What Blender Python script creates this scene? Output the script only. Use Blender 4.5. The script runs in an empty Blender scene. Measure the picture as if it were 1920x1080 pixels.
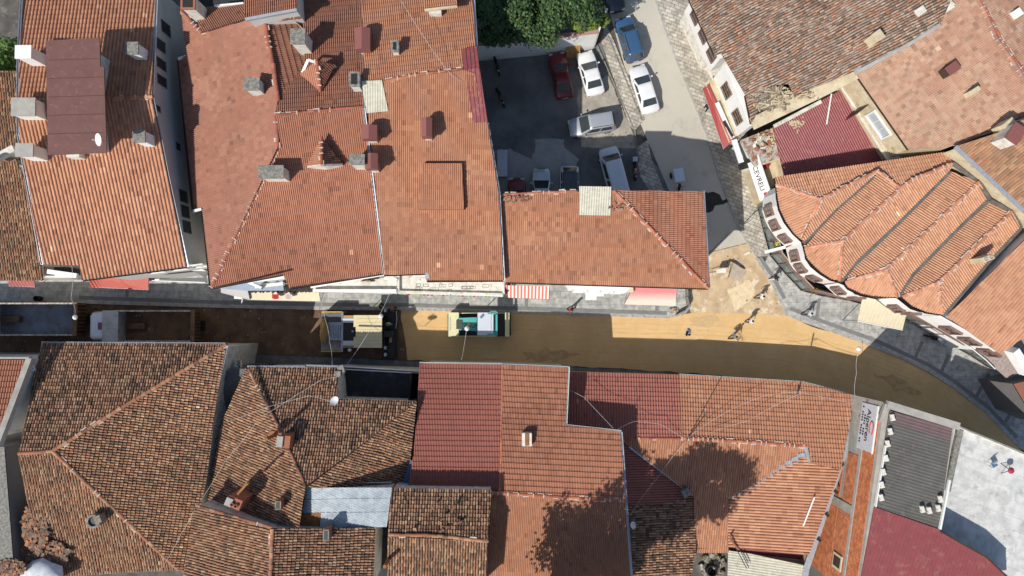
import bpy, bmesh, math, random
from mathutils import Vector, Matrix, noise, geometry
C = bpy.context.scene.collection
R = math.radians
random.seed(7)
# ---------------------------------------------------------------- camera, sky, sun, exposure
H = 62.0; F = 1297.0; NX, NY = 960.0, 590.0
tilt = math.atan((NY-540.0)/F)
cd = bpy.data.cameras.new('camera'); cam = bpy.data.objects.new('camera', cd); C.objects.link(cam)
cam.location = (0, 0, H); cam.rotation_euler = (tilt, 0, 0)
cd.sensor_width = 36.0; cd.lens = 36.0*F/1920.0; cd.clip_end = 2000; cd.clip_start = 0.5
bpy.context.scene.camera = cam
SUN_EL = 47.6
w = bpy.data.worlds.new('World'); bpy.context.scene.world = w; w.use_nodes = True
nt = w.node_tree; sky = nt.nodes.new('ShaderNodeTexSky'); sky.sky_type = 'NISHITA'; sky.sun_disc = False
sky.sun_elevation = R(SUN_EL); sky.sun_rotation = R(225)
nt.links.new(sky.outputs[0], nt.nodes['Background'].inputs[0]); nt.nodes['Background'].inputs[1].default_value = 0.11
sl = bpy.data.lights.new('sun', 'SUN'); sl.energy = 4.5; sl.angle = R(0.53); sl.color = (1.0, 0.95, 0.87)
so = bpy.data.objects.new('sun', sl); C.objects.link(so); so.location = (-40, -40, 60)
e = R(SUN_EL); sd = Vector((math.cos(e)*.7071, math.cos(e)*.7071, -math.sin(e)))
so.rotation_euler = sd.to_track_quat('-Z', 'Y').to_euler()
sc = bpy.context.scene; sc.view_settings.view_transform = 'Standard'; sc.view_settings.look = 'None'
sc.view_settings.exposure = 0.1; sc.view_settings.gamma = 1.0; sc.render.engine = 'CYCLES'
# ---------------------------------------------------------------- projection helpers (photo pixel + real height -> point)
ct, st = math.cos(tilt), math.sin(tilt)
def ray(px, py):
    x = (px-960.0)/F; y = -(py-540.0)/F; z = -1.0
    return Vector((x, y*ct - z*st, y*st + z*ct))
def U(px, py, z=0.0):
    r = ray(px, py); t = (z-H)/r.z
    return Vector((0, 0, H)) + r*t
class Plane:
    def __init__(s, a, b, c):
        s.o = U(*a); s.n = (U(*b)-s.o).cross(U(*c)-s.o).normalized()
        if s.n.z < 0: s.n = -s.n
    def at(s, px, py):
        r = ray(px, py); c0 = Vector((0, 0, H)); t = (s.o-c0).dot(s.n)/r.dot(s.n)
        return c0 + r*t
    def z(s, px, py): return s.at(px, py).z
# ---------------------------------------------------------------- materials
MAT = {}
def mat(name, col, rough=.85, col2=None, scale=3.0, amt=.5, metal=0.0, spec=.3, bump=0.0, bscale=20.0, detail=6, stain=None, stain_scale=.6, stain_lo=.55, stain_hi=.7, emit=0, alpha=None, transmission=0, coat=0):
    if name in MAT: return MAT[name]
    m = bpy.data.materials.new(name); m.use_nodes = True; t = m.node_tree; n = t.nodes; L = t.links
    b = n['Principled BSDF']; b.inputs['Roughness'].default_value = rough; b.inputs['Metallic'].default_value = metal
    b.inputs['Specular IOR Level'].default_value = spec
    if coat: b.inputs['Coat Weight'].default_value = coat
    if transmission: b.inputs['Transmission Weight'].default_value = transmission
    c = (*col, 1)
    tc = n.new('ShaderNodeTexCoord')
    if col2 is None: col2 = tuple(x*.78 for x in col)
    nz = n.new('ShaderNodeTexNoise'); nz.inputs['Scale'].default_value = scale; nz.inputs['Detail'].default_value = detail; nz.inputs['Roughness'].default_value = .65
    L.new(tc.outputs['Object'], nz.inputs['Vector'])
    rp = n.new('ShaderNodeMapRange'); rp.inputs[1].default_value = .5-.25*1/max(amt, .01)*.5; rp.inputs[2].default_value = .5+.25*1/max(amt, .01)*.5
    L.new(nz.outputs['Fac'], rp.inputs[0])
    mx = n.new('ShaderNodeMix'); mx.data_type = 'RGBA'; mx.inputs[6].default_value = c; mx.inputs[7].default_value = (*col2, 1)
    L.new(rp.outputs[0], mx.inputs[0]); out = mx.outputs[2]
    if stain:
        n2 = n.new('ShaderNodeTexNoise'); n2.inputs['Scale'].default_value = stain_scale; n2.inputs['Detail'].default_value = 8; n2.inputs['Roughness'].default_value = .7
        L.new(tc.outputs['Object'], n2.inputs['Vector'])
        r2 = n.new('ShaderNodeMapRange'); r2.inputs[1].default_value = stain_lo; r2.inputs[2].default_value = stain_hi; L.new(n2.outputs['Fac'], r2.inputs[0])
        m2 = n.new('ShaderNodeMix'); m2.data_type = 'RGBA'; m2.inputs[7].default_value = (*stain, 1); L.new(out, m2.inputs[6]); L.new(r2.outputs[0], m2.inputs[0]); out = m2.outputs[2]
    L.new(out, b.inputs['Base Color'])
    if bump:
        n3 = n.new('ShaderNodeTexNoise'); n3.inputs['Scale'].default_value = bscale; n3.inputs['Detail'].default_value = 5; L.new(tc.outputs['Object'], n3.inputs['Vector'])
        bp = n.new('ShaderNodeBump'); bp.inputs['Strength'].default_value = bump; bp.inputs['Distance'].default_value = .05
        L.new(n3.outputs['Fac'], bp.inputs['Height']); L.new(bp.outputs[0], b.inputs['Normal'])
    if emit: b.inputs['Emission Color'].default_value = c; b.inputs['Emission Strength'].default_value = emit
    MAT[name] = m; return m
def tinted(name, rough=.9, dirt=(.05, .045, .04), lo=.58, hi=.75, amt=.7):
    """clay whose colour per tile comes from the mesh attribute 'tint', plus lichen and soot"""
    m = bpy.data.materials.new(name); m.use_nodes = True; t = m.node_tree; n = t.nodes; L = t.links
    b = n['Principled BSDF']; b.inputs['Roughness'].default_value = rough; b.inputs['Specular IOR Level'].default_value = .2
    a = n.new('ShaderNodeAttribute'); a.attribute_name = 'tint'; tc = n.new('ShaderNodeTexCoord')
    nz = n.new('ShaderNodeTexNoise'); nz.inputs['Scale'].default_value = 11; nz.inputs['Detail'].default_value = 6; nz.inputs['Roughness'].default_value = .8; L.new(tc.outputs['Object'], nz.inputs['Vector'])
    mr = n.new('ShaderNodeMapRange'); mr.inputs[1].default_value = lo; mr.inputs[2].default_value = hi; mr.inputs[4].default_value = amt; L.new(nz.outputs['Fac'], mr.inputs[0])
    n2 = n.new('ShaderNodeTexNoise'); n2.inputs['Scale'].default_value = .45; n2.inputs['Detail'].default_value = 6; n2.inputs['Roughness'].default_value = .7; L.new(tc.outputs['Object'], n2.inputs['Vector'])
    m2 = n.new('ShaderNodeMapRange'); m2.inputs[1].default_value = .3; m2.inputs[2].default_value = .7; m2.inputs[3].default_value = .25; m2.inputs[4].default_value = 1.0; L.new(n2.outputs['Fac'], m2.inputs[0])
    mu = n.new('ShaderNodeMath'); mu.operation = 'MULTIPLY'; L.new(mr.outputs[0], mu.inputs[0]); L.new(m2.outputs[0], mu.inputs[1])
    mx = n.new('ShaderNodeMix'); mx.data_type = 'RGBA'; L.new(mu.outputs[0], mx.inputs[0]); L.new(a.outputs['Color'], mx.inputs[6]); mx.inputs[7].default_value = (*dirt, 1)
    L.new(mx.outputs[2], b.inputs['Base Color']); MAT[name] = m; return m
def linescol(name, c1, c2, sx, thr=.5, rough=.6, metal=0, ang=0, spec=.4, brick=None):
    """fabric or sheet with stripes across object x"""
    m = bpy.data.materials.new(name); m.use_nodes = True; t = m.node_tree; n = t.nodes; L = t.links
    b = n['Principled BSDF']; b.inputs['Roughness'].default_value = rough; b.inputs['Metallic'].default_value = metal; b.inputs['Specular IOR Level'].default_value = spec
    tc = n.new('ShaderNodeTexCoord'); mp = n.new('ShaderNodeMapping'); mp.inputs['Rotation'].default_value = (0, 0, ang); L.new(tc.outputs['Object'], mp.inputs[0])
    if brick:
        br = n.new('ShaderNodeTexBrick'); br.inputs['Color1'].default_value = (*c1, 1); br.inputs['Color2'].default_value = (*c2, 1); br.inputs['Mortar'].default_value = (*brick[3], 1)
        br.inputs['Scale'].default_value = 1; br.inputs['Brick Width'].default_value = brick[0]; br.inputs['Row Height'].default_value = brick[1]; br.inputs['Mortar Size'].default_value = brick[2]
        if len(brick) > 4:
            sp = n.new('ShaderNodeSeparateXYZ'); cb = n.new('ShaderNodeCombineXYZ'); L.new(mp.outputs[0], sp.inputs[0]); L.new(sp.outputs[1], cb.inputs[0]); L.new(sp.outputs[2], cb.inputs[1]); L.new(cb.outputs[0], br.inputs['Vector'])
        else: L.new(mp.outputs[0], br.inputs['Vector'])
        nz = n.new('ShaderNodeTexNoise'); nz.inputs['Scale'].default_value = 2.5; nz.inputs['Detail'].default_value = 8; L.new(tc.outputs['Object'], nz.inputs['Vector'])
        mr = n.new('ShaderNodeMapRange'); mr.inputs[1].default_value = .35; mr.inputs[2].default_value = .65; mr.inputs[3].default_value = .7; mr.inputs[4].default_value = 1.15; L.new(nz.outputs['Fac'], mr.inputs[0])
        mu = n.new('ShaderNodeVectorMath'); mu.operation = 'SCALE'; L.new(br.outputs['Color'], mu.inputs[0]); L.new(mr.outputs[0], mu.inputs['Scale']); L.new(mu.outputs[0], b.inputs['Base Color'])
        bp = n.new('ShaderNodeBump'); bp.inputs['Strength'].default_value = .4; bp.inputs['Distance'].default_value = .02; L.new(br.outputs['Fac'], bp.inputs['Height']); bp.invert = True; L.new(bp.outputs[0], b.inputs['Normal'])
    else:
        wv = n.new('ShaderNodeTexWave'); wv.inputs['Scale'].default_value = sx; L.new(mp.outputs[0], wv.inputs['Vector'])
        g = n.new('ShaderNodeMath'); g.operation = 'GREATER_THAN'; g.inputs[1].default_value = thr; L.new(wv.outputs['Fac'], g.inputs[0])
        mx = n.new('ShaderNodeMix'); mx.data_type = 'RGBA'; L.new(g.outputs[0], mx.inputs[0]); mx.inputs[6].default_value = (*c1, 1); mx.inputs[7].default_value = (*c2, 1); L.new(mx.outputs[2], b.inputs['Base Color'])
    MAT[name] = m; return m
clay_old = tinted('old_clay_tile', lo=.45, hi=.66, amt=.85)
clay_new = tinted('pressed_clay_tile', lo=.5, hi=.72, amt=.55, dirt=(.12, .075, .06))
under = mat('roof_underlay', (.07, .045, .03), .95)
mortar = mat('lime_mortar', (.62, .58, .52), .95, (.42, .34, .28), 6, .8)
concrete = mat('concrete', (.42, .40, .36), .9, (.3, .28, .25), 1.5, .7, bump=.2)
conc_dark = mat('weathered_concrete', (.27, .26, .23), .9, (.14, .14, .12), 5, 1.2, bump=.3)
white = mat('white_plaster', (.8, .79, .77), .85, (.68, .67, .64), 1.2, .6)
white_dirty = mat('stained_white_plaster', (.72, .70, .64), .9, (.52, .49, .42), 2.0, .9, stain=(.33, .3, .24), stain_scale=1.6, stain_lo=.56, stain_hi=.66)
grey_wall = mat('grey_render', (.60, .59, .57), .9, (.5, .49, .48), 1.0, .5)
cream_wall = mat('cream_render', (.60, .52, .36), .9, (.46, .38, .25), 1.6, .9, bump=.3, stain=(.3, .22, .14), stain_scale=1.2)
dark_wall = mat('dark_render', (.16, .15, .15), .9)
blue_wall = mat('pale_blue_render', (.33, .40, .50), .9)
gutter_m = mat('gutter_metal', (.55, .58, .62), .45, (.4, .42, .45), 4, .6, metal=.5)
white_m = mat('white_painted_metal', (.78, .78, .76), .45, (.66, .66, .64), 5, .5)
maroon_m = mat('maroon_sheet', (.26, .068, .07), .5, (.22, .06, .065), 1.5, .9, spec=.4, stain=(.33, .15, .13), stain_scale=1.8, stain_lo=.54, stain_hi=.75)
maroon_dk = mat('brown_sheet', (.17, .08, .07), .7, (.13, .065, .055), 1.2, .6, stain=(.22, .12, .10), stain_scale=3)
cowl_m = mat('brown_cowl_metal', (.24, .09, .08), .5, (.2, .08, .07), 3, .5)
dark_sheet = mat('dark_grey_sheet', (.115, .11, .10), .7, (.085, .08, .07), 1.0, .9, stain=(.15, .14, .125), stain_scale=2, stain_lo=.5)
galv = mat('galvanised_sheet', (.45, .50, .53), .45, (.3, .34, .37), 2, .8, metal=.5, stain=(.26, .10, .035), stain_scale=1.1, stain_lo=.6, stain_hi=.68)
rusty = mat('rusty_sheet', (.33, .15, .05), .8, (.2, .08, .03), 3, .9)
rust_galv = mat('rusted_galvanised_sheet', (.44, .42, .38), .7, (.30, .28, .25), 3, .9, stain=(.24, .10, .05), stain_scale=1.5, stain_lo=.5, stain_hi=.6)
fibre = mat('pale_corrugated_sheet', (.56, .54, .44), .8, (.44, .42, .34), 3, .8, stain=(.36, .34, .25), stain_scale=2)
cream_sheet = mat('cream_sheet', (.62, .55, .40), .6, (.52, .46, .33), 2, .5)
black_bit = mat('bitumen', (.035, .037, .04), .7, (.02, .021, .023), 1.5, .9, stain=(.07, .075, .08), stain_scale=.8)
brick_m = linescol('hollow_brick', (.66, .23, .095), (.52, .17, .07), 0, rough=.95, brick=(.30, .2, .012, (.22, .10, .06), 1))
wood = mat('weathered_wood', (.30, .25, .19), .9, (.14, .11, .085), 6, 1.0)
wood_dk = mat('dark_wood', (.07, .04, .03), .7, (.05, .03, .022), 8, .7)
brown_frame = mat('brown_window_frame', (.21, .135, .115), .6)
glass = mat('window_glass', (.03, .04, .045), .08, (.05, .06, .065), 2, .6, spec=.8)
glass_t = mat('shop_glass', (.10, .16, .16), .08, (.16, .2, .18), 2, .8, spec=.8)
rubber = mat('rubber', (.018, .018, .018), .8)
blackm = mat('black_metal', (.02, .02, .022), .5, (.035, .033, .03), 6, .7)
steel = mat('steel', (.4, .42, .44), .35, (.25, .26, .28), 5, .8, metal=.8)
# ---------------------------------------------------------------- mesh builder
class MB:
    def __init__(s): s.v = []; s.f = []; s.m = []; s.c = []
    def face(s, pts, m=0, c=None):
        i = len(s.v); s.v.extend([tuple(p) for p in pts]); s.f.append(tuple(range(i, i+len(pts)))); s.m.append(m); s.c.append(c)
    def mesh(s, vs, fs, m=0, c=None):
        i = len(s.v); s.v.extend([tuple(p) for p in vs])
        for f in fs: s.f.append(tuple(i+k for k in f)); s.m.append(m); s.c.append(c)
    def hexa(s, b, t, m=0, c=None):
        """prism between two equal-length rings b (low) and t (high)"""
        n = len(b); fs = [tuple(reversed(range(n))), tuple(range(n, 2*n))]
        for k in range(n): fs.append((k, (k+1) % n, n+(k+1) % n, n+k))
        s.mesh(list(b)+list(t), fs, m, c)
    def box(s, c, size, rz=0, m=0, mtx=None):
        x, y, z = size[0]/2, size[1]/2, size[2]/2; M = Matrix.Rotation(rz, 3, 'Z'); c = Vector(c)
        vs = [Vector((a, b, d)) for d in (-z, z) for a, b in ((-x, -y), (x, -y), (x, y), (-x, y))]
        vs = [(mtx @ p if mtx else M @ p)+c for p in vs]
        s.hexa(vs[:4], vs[4:], m)
    def bar(s, a, b, wd, ht, m=0, up=Vector((0, 0, 1))):
        a, b = Vector(a), Vector(b); d = (b-a); L = d.length
        if L < 1e-5: return
        d /= L; sd_ = d.cross(up)
        if sd_.length < 1e-4: sd_ = d.cross(Vector((1, 0, 0)))
        sd_.normalize(); u2 = sd_.cross(d)
        q = lambda p: [p-sd_*wd/2-u2*ht/2, p+sd_*wd/2-u2*ht/2, p+sd_*wd/2+u2*ht/2, p-sd_*wd/2+u2*ht/2]
        s.hexa(q(a), q(b), m)
    def tube(s, pts, r, n=6, m=0, cap=True):
        pts = [Vector(p) for p in pts]; rs = r if isinstance(r, (list, tuple)) else [r]*len(pts); base = len(s.v); prev = None
        for i, p in enumerate(pts):
            d = (pts[min(i+1, len(pts)-1)]-pts[max(i-1, 0)]).normalized()
            a = prev if prev is not None else (Vector((0, 0, 1)) if abs(d.z) < .9 else Vector((1, 0, 0)))
            x = (a - d*a.dot(d)).normalized(); prev = x; y = d.cross(x)
            for k in range(n):
                t = 2*math.pi*k/n; s.v.append(tuple(p+x*math.cos(t)*rs[i]+y*math.sin(t)*rs[i]))
        for i in range(len(pts)-1):
            for k in range(n):
                s.f.append((base+i*n+k, base+i*n+(k+1) % n, base+(i+1)*n+(k+1) % n, base+(i+1)*n+k)); s.m.append(m); s.c.append(None)
        if cap:
            s.f.append(tuple(base+k for k in reversed(range(n)))); s.m.append(m); s.c.append(None)
            s.f.append(tuple(base+(len(pts)-1)*n+k for k in range(n))); s.m.append(m); s.c.append(None)
    def lathe(s, c, prof, n=16, axis='Z', m=0):
        c = Vector(c); base = len(s.v)
        for (r, h) in prof:
            for k in range(n):
                t = 2*math.pi*k/n; a, b = r*math.cos(t), r*math.sin(t)
                p = (a, b, h) if axis == 'Z' else ((h, a, b) if axis == 'X' else (a, h, b)); s.v.append(tuple(c+Vector(p)))
        for i in range(len(prof)-1):
            for k in range(n): s.f.append((base+i*n+k, base+i*n+(k+1) % n, base+(i+1)*n+(k+1) % n, base+(i+1)*n+k)); s.m.append(m); s.c.append(None)
        s.f.append(tuple(base+k for k in reversed(range(n)))); s.m.append(m); s.c.append(None)
        s.f.append(tuple(base+(len(prof)-1)*n+k for k in range(n))); s.m.append(m); s.c.append(None)
    def build(s, name, mats, parent=None, local=False, smooth=False, fix=True):
        me = bpy.data.meshes.new(name)
        if not isinstance(mats, (list, tuple)): mats = [mats]
        if parent is not None: off = Vector((0, 0, 0)) if local else wloc(parent)
        elif local: off = Vector((0, 0, 0))
        else:
            xs = [p[0] for p in s.v]; ys = [p[1] for p in s.v]; off = Vector(((min(xs)+max(xs))/2, (min(ys)+max(ys))/2, min(p[2] for p in s.v)))
        ox, oy, oz = off
        me.from_pydata([(p[0]-ox, p[1]-oy, p[2]-oz) for p in s.v], [], s.f)
        for m in mats: me.materials.append(m)
        me.polygons.foreach_set('material_index', s.m)
        if smooth: me.polygons.foreach_set('use_smooth', [True]*len(s.f))
        if any(c is not None for c in s.c):
            at = me.attributes.new('tint', 'FLOAT_COLOR', 'FACE'); buf = []
            for c in s.c: c = c or (.3, .12, .07); buf.extend((c[0], c[1], c[2], 1.0))
            at.data.foreach_set('color', buf)
        elif fix:
            bm = bmesh.new(); bm.from_mesh(me); bmesh.ops.remove_doubles(bm, verts=bm.verts, dist=1e-5); bmesh.ops.recalc_face_normals(bm, faces=bm.faces); bm.to_mesh(me); bm.free()
        me.update()
        o = bpy.data.objects.new(name, me); C.objects.link(o)
        if parent is not None: o.parent = parent
        elif not local: o.location = off
        return o
def wloc(o):
    s = Vector((0, 0, 0))
    while o: s += o.location; o = o.parent
    return s
def tag(o, label=None, cat=None, group=None, kind=None):
    if label: o['label'] = label
    if cat: o['category'] = cat
    if group: o['group'] = group
    if kind: o['kind'] = kind
    return o
def thing(name, label, cat, loc=(0, 0, 0), rz=0, group=None):
    o = bpy.data.objects.new(name, None); C.objects.link(o); o.location = loc; o.rotation_euler = (0, 0, rz); o.empty_display_size = .3
    return tag(o, label, cat, group)
def kids(o): return [c for c in bpy.data.objects if c.parent == o]
def copy_thing(root, loc, rz, label, group=None, scale=None):
    c = root.copy(); C.objects.link(c); c.location = loc; c.rotation_euler = (0, 0, rz); c['label'] = label
    if scale: c.scale = scale
    if group: c['group'] = group
    def rec(a, b):
        for ch in kids(a):
            d = ch.copy(); C.objects.link(d); d.parent = b; rec(ch, d)
    rec(root, c); return c
def sheet(name, pts, z, m, kind='structure', thick=None):
    mb = MB(); p = [U(x, y, 0) for x, y in pts]
    if thick:
        mb.hexa([Vector((q.x, q.y, z-thick)) for q in p], [Vector((q.x, q.y, z)) for q in p])
    else: mb.face([Vector((q.x, q.y, z)) for q in p])
    o = mb.build(name, m)
    if kind: o['kind'] = kind
    return o
def area2(p): return sum(p[i][0]*p[(i+1) % len(p)][1]-p[(i+1) % len(p)][0]*p[i][1] for i in range(len(p)))
def inset(p, d):
    if area2(p) < 0: p = p[::-1]; rev = True
    else: rev = False
    n = len(p); out = []
    for i in range(n):
        a, b, c = Vector(p[i-1][:2]), Vector(p[i][:2]), Vector(p[(i+1) % n][:2])
        e1 = (b-a).normalized(); e2 = (c-b).normalized(); n1 = Vector((-e1.y, e1.x)); n2 = Vector((-e2.y, e2.x))
        k = 1+n1.dot(n2); k = max(k, .35); out.append(b+(n1+n2)*d/k)
    return out[::-1] if rev else out
# ---------------------------------------------------------------- roof tiles
PAL = {
 'old':   [(.24,.115,.07),(.30,.14,.085),(.33,.17,.105),(.20,.10,.065),(.28,.16,.105),(.15,.09,.065),(.35,.21,.135),(.10,.07,.052),(.27,.105,.065)],
 'oldwarm': [(.34,.155,.085),(.40,.20,.11),(.33,.14,.08),(.42,.24,.145),(.28,.14,.09),(.30,.18,.12),(.19,.11,.075),(.36,.15,.09)],
 'mossy': [(.40,.22,.14),(.34,.24,.18),(.47,.31,.22),(.30,.2,.15),(.44,.20,.11),(.40,.31,.25),(.24,.16,.12),(.42,.27,.19)],
 'dusty': [(.44,.25,.18),(.48,.28,.20),(.42,.21,.15),(.50,.31,.23),(.45,.22,.15),(.40,.25,.19)],
 'brick': [(.37,.115,.07),(.34,.10,.062),(.40,.13,.08),(.31,.095,.06),(.35,.12,.075)],
 'brick2': [(.40,.14,.08),(.43,.155,.088),(.37,.12,.07),(.46,.18,.10),(.34,.115,.07)],
 'rose':  [(.33,.115,.08),(.36,.12,.08),(.30,.10,.072),(.38,.145,.10),(.33,.13,.095)],
 'red':   [(.30,.085,.06),(.32,.09,.065),(.28,.08,.058),(.34,.105,.07)],
 'orange': [(.46,.195,.10),(.50,.23,.125),(.42,.165,.088),(.53,.26,.145),(.40,.15,.08)],
 'salmon': [(.50,.21,.12),(.54,.24,.145),(.46,.185,.11),(.57,.27,.17)],
 'dull':  [(.30,.15,.105),(.34,.18,.13),(.27,.15,.115),(.38,.19,.13),(.31,.19,.15),(.42,.17,.10)],
 'darkred': [(.27,.085,.06),(.30,.095,.065),(.24,.08,.055),(.2,.07,.05)],
}
GAIN = {'old': 1.2, 'rib': 1.2, 'roman': 1.17, 'bold': 1.2, 'smooth': 1.15}; SAT = .82
def convex_pieces(uv):
    if area2(uv) < 0: uv = uv[::-1]
    n = len(uv); cvx = True
    for i in range(n):
        a, b, c = uv[i-1], uv[i], uv[(i+1) % n]
        if (b[0]-a[0])*(c[1]-b[1])-(b[1]-a[1])*(c[0]-b[0]) < -1e-6: cvx = False
    if cvx: return [uv]
    tr = geometry.tessellate_polygon([[Vector((p[0], p[1], 0)) for p in uv]]); out = []
    for t in tr:
        q = [uv[k] for k in t]
        if area2(q) < 0: q = q[::-1]
        if abs(area2(q)) > 1e-4: out.append(q)
    return out
def clip(poly, hp):
    for (a, b, c) in hp:
        out = []; n = len(poly)
        for i in range(n):
            p, q = poly[i], poly[(i+1) % n]; dp = a*p[0]+b*p[1]+c; dq = a*q[0]+b*q[1]+c
            if dp >= 0: out.append(p)
            if (dp >= 0) != (dq >= 0):
                t = dp/(dp-dq); out.append((p[0]+(q[0]-p[0])*t, p[1]+(q[1]-p[1])*t, p[2]+(q[2]-p[2])*t))
        poly = out
        if len(poly) < 3: return None
    return poly
def tile_facet(mb, pl, outline, style='rib', pal='brick', seed=0, wdt=None, crs=None, dark=.05, wob=0.0, ang=0, stp=None):
    STP = stp; rnd = random.Random(seed*977+13)
    n = pl.n; g = (n*n.z-Vector((0, 0, 1)))
    if g.length < 1e-3: g = Vector((0, -1, 0))
    g.normalize()
    if ang: g = Matrix.Rotation(R(ang), 3, n) @ g
    u = g.cross(n).normalized(); O = pl.o
    P3 = [pl.at(*p) for p in outline]
    uv = [((p-O).dot(u), (p-O).dot(g)) for p in P3]
    pieces = convex_pieces(uv); vmax = max(p[1] for p in uv); umin = min(p[0] for p in uv)
    W = wdt or {'old': .20, 'rib': .15, 'roman': .27, 'bold': .22, 'smooth': .21}[style]
    Ln = crs or {'old': .29, 'rib': .37, 'roman': .40, 'bold': .38, 'smooth': .42}[style]
    pl_ = PAL[pal]; o3 = lambda a, b, h: O+u*a+g*b+n*h
    def tone(ci, ri):
        k = noise.noise(Vector((ci*W*.35, ri*Ln*.35, seed*3.1)))*.5+.5
        if style == 'old': c = pl_[min(len(pl_)-1, max(0, int((k*KM+rnd.random()*(1-KM))*len(pl_))))]
        else:
            q = noise.noise(Vector((ci*W*.8, ri*Ln*.25, seed*1.3)))*.5+.5
            rw = .45 if style in ('roman', 'smooth') else .25; x = max(0, min(.999, (.6*k+.4*q)*(1-rw)+rw*rnd.random()))*(len(pl_)-1); i0 = int(x); fr_ = x-i0; c = tuple(pl_[i0][j]*(1-fr_)+pl_[i0+1][j]*fr_ for j in range(3))
        f = (rnd.uniform(.72, 1.15) if style == 'old' else rnd.uniform(.955, 1.045))*GAIN.get(style, 1.2)*(1+.16*noise.noise(Vector((ci*W*.12, ri*Ln*.12, seed+9.))))
        if rnd.random() < dark*1.3: f *= rnd.uniform(.74, .92)
        if rnd.random() < .0008: f *= 1.5; c = (c[0], c[1]*1.35, c[2]*1.4)
        l = .3*c[0]+.6*c[1]+.1*c[2]
        return tuple((l+(x-l)*SAT)*f*h for x, h in zip(c, h))
    KM = .35 if style == 'old' else .8; h = {'old': (1.04, .99, .86), 'oldwarm': (1.03, 1.0, .85), 'dull': (1.0, 1.04, .95), 'mossy': [(.40,.22,.14),(.34,.24,.18),(.47,.31,.22),(.30,.2,.15),(.44,.20,.11),(.40,.31,.25),(.24,.16,.12),(.42,.27,.19)],
 'dusty': (1.0, 1.03, .92), 'mossy': (1.0, 1.0, .95), 'orange': (1.0, 1.04, .98), 'salmon': (1.0, 1.10, .97), 'rose': (.98, 1.15, 1.03), 'red': (1.0, 1.1, 1.06)}.get(pal, (.98, 1.16, 1.02)); cache = {}
    for q in pieces:
        mb.face([o3(a, b, -.02 if style != 'old' else 0) for a, b in q], 1, (.06, .035, .025) if style == 'old' else (.15, .06, .04))  # old roofs: darker under-sheet colour stands in for shade between tile columns
        hp = []
        for i in range(len(q)):
            (x0, y0), (x1, y1) = q[i], q[(i+1) % len(q)]; a, b = -(y1-y0), (x1-x0); L = math.hypot(a, b) or 1; a /= L; b /= L; hp.append((a, b, -(a*x0+b*y0)))
        u0 = min(p[0] for p in q); u1 = max(p[0] for p in q); v0 = min(p[1] for p in q); v1 = max(p[1] for p in q)
        for ri in range(max(0, int((vmax-v1)/Ln)-1), int((vmax-v0)/Ln)+2):
            vl = vmax-ri*Ln; vu = vl-Ln
            for ci in range(int((u0-umin)/W)-1, int((u1-umin)/W)+2):
                ul = umin+ci*W
                cx, cy = ul+W/2, vl-Ln/2; dm = min(a*cx+b*cy+c for a, b, c in hp); rad = math.hypot(W, Ln)*.62+wob
                if dm < -rad: continue
                inside = dm > rad
                key = (ci//2 if style == 'rib' else ci, ri)
                if key not in cache: cache[key] = (tone(*key), rnd.uniform(-1, 1), rnd.uniform(-1, 1), rnd.uniform(-1, 1))
                col, j1, j2, j3 = cache[key]
                wv = wob*noise.noise(Vector((ci*W*.5, vl*.45, seed*1.7)))*1.6 if wob else 0
                wv2 = wob*noise.noise(Vector((ci*W*.5, vu*.45, seed*1.7)))*1.6 if wob else 0
                fs = []
                if style == 'old':
                    c0 = cx+j1*.015; sk = j2*.018; vl_ = vl+j3*.03; r1 = W*.44; r0 = W*.35; lift = .04+j1*.012
                    pr = [(-1, 0), (-.78, .62), (-.3, .97), (.3, .97), (.78, .62), (1, 0)]
                    for k in range(5):
                        (a0, h0), (a1, h1) = pr[k], pr[k+1]
                        fs.append([(c0+wv+sk+a0*r1, vl_, h0*r1*1.05+lift), (c0+wv+sk+a1*r1, vl_, h1*r1*1.05+lift), (c0+wv2+a1*r0, vu-.03, h1*r0*.8), (c0+wv2+a0*r0, vu-.03, h0*r0*.8)])
                else:
                    if style == 'rib': pr = [(0, 0), (.2, .9), (.52, 1), (.7, .02), (1, 0)]; hh = .066; stp = .04
                    elif style == 'roman': pr = [(0, .0), (.12, .75), (.3, 1), (.48, .75), (.6, .05), (1, 0)]; hh = .105; stp = .035
                    elif style == 'bold': pr = [(0, .0), (.15, .7), (.4, 1), (.65, .7), (.76, .0), (1, 0)]; hh = .085; stp = .055
                    else: pr = [(0, .0), (.14, .7), (.4, 1), (.66, .7), (.78, .0), (1, 0)]; hh = .10; stp = .018
                    stp = STP or stp; dz = j1*.005
                    for k in range(len(pr)-1):
                        (a0, h0), (a1, h1) = pr[k], pr[k+1]
                        A = (ul+a0*W+wv, vl, h0*hh+stp+dz); B = (ul+a1*W+wv, vl, h1*hh+stp+dz)
                        fs.append([A, B, (ul+a1*W+wv2, vu, h1*hh), (ul+a0*W+wv2, vu, h0*hh)])
                        fs.append([(A[0], A[1], h0*hh-.012), (B[0], B[1], h1*hh-.012), B, A])
                for f in fs:
                    if not inside:
                        f = clip(f, hp)
                        if not f: continue
                    mb.face([o3(*p) for p in f], 0, col)
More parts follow.
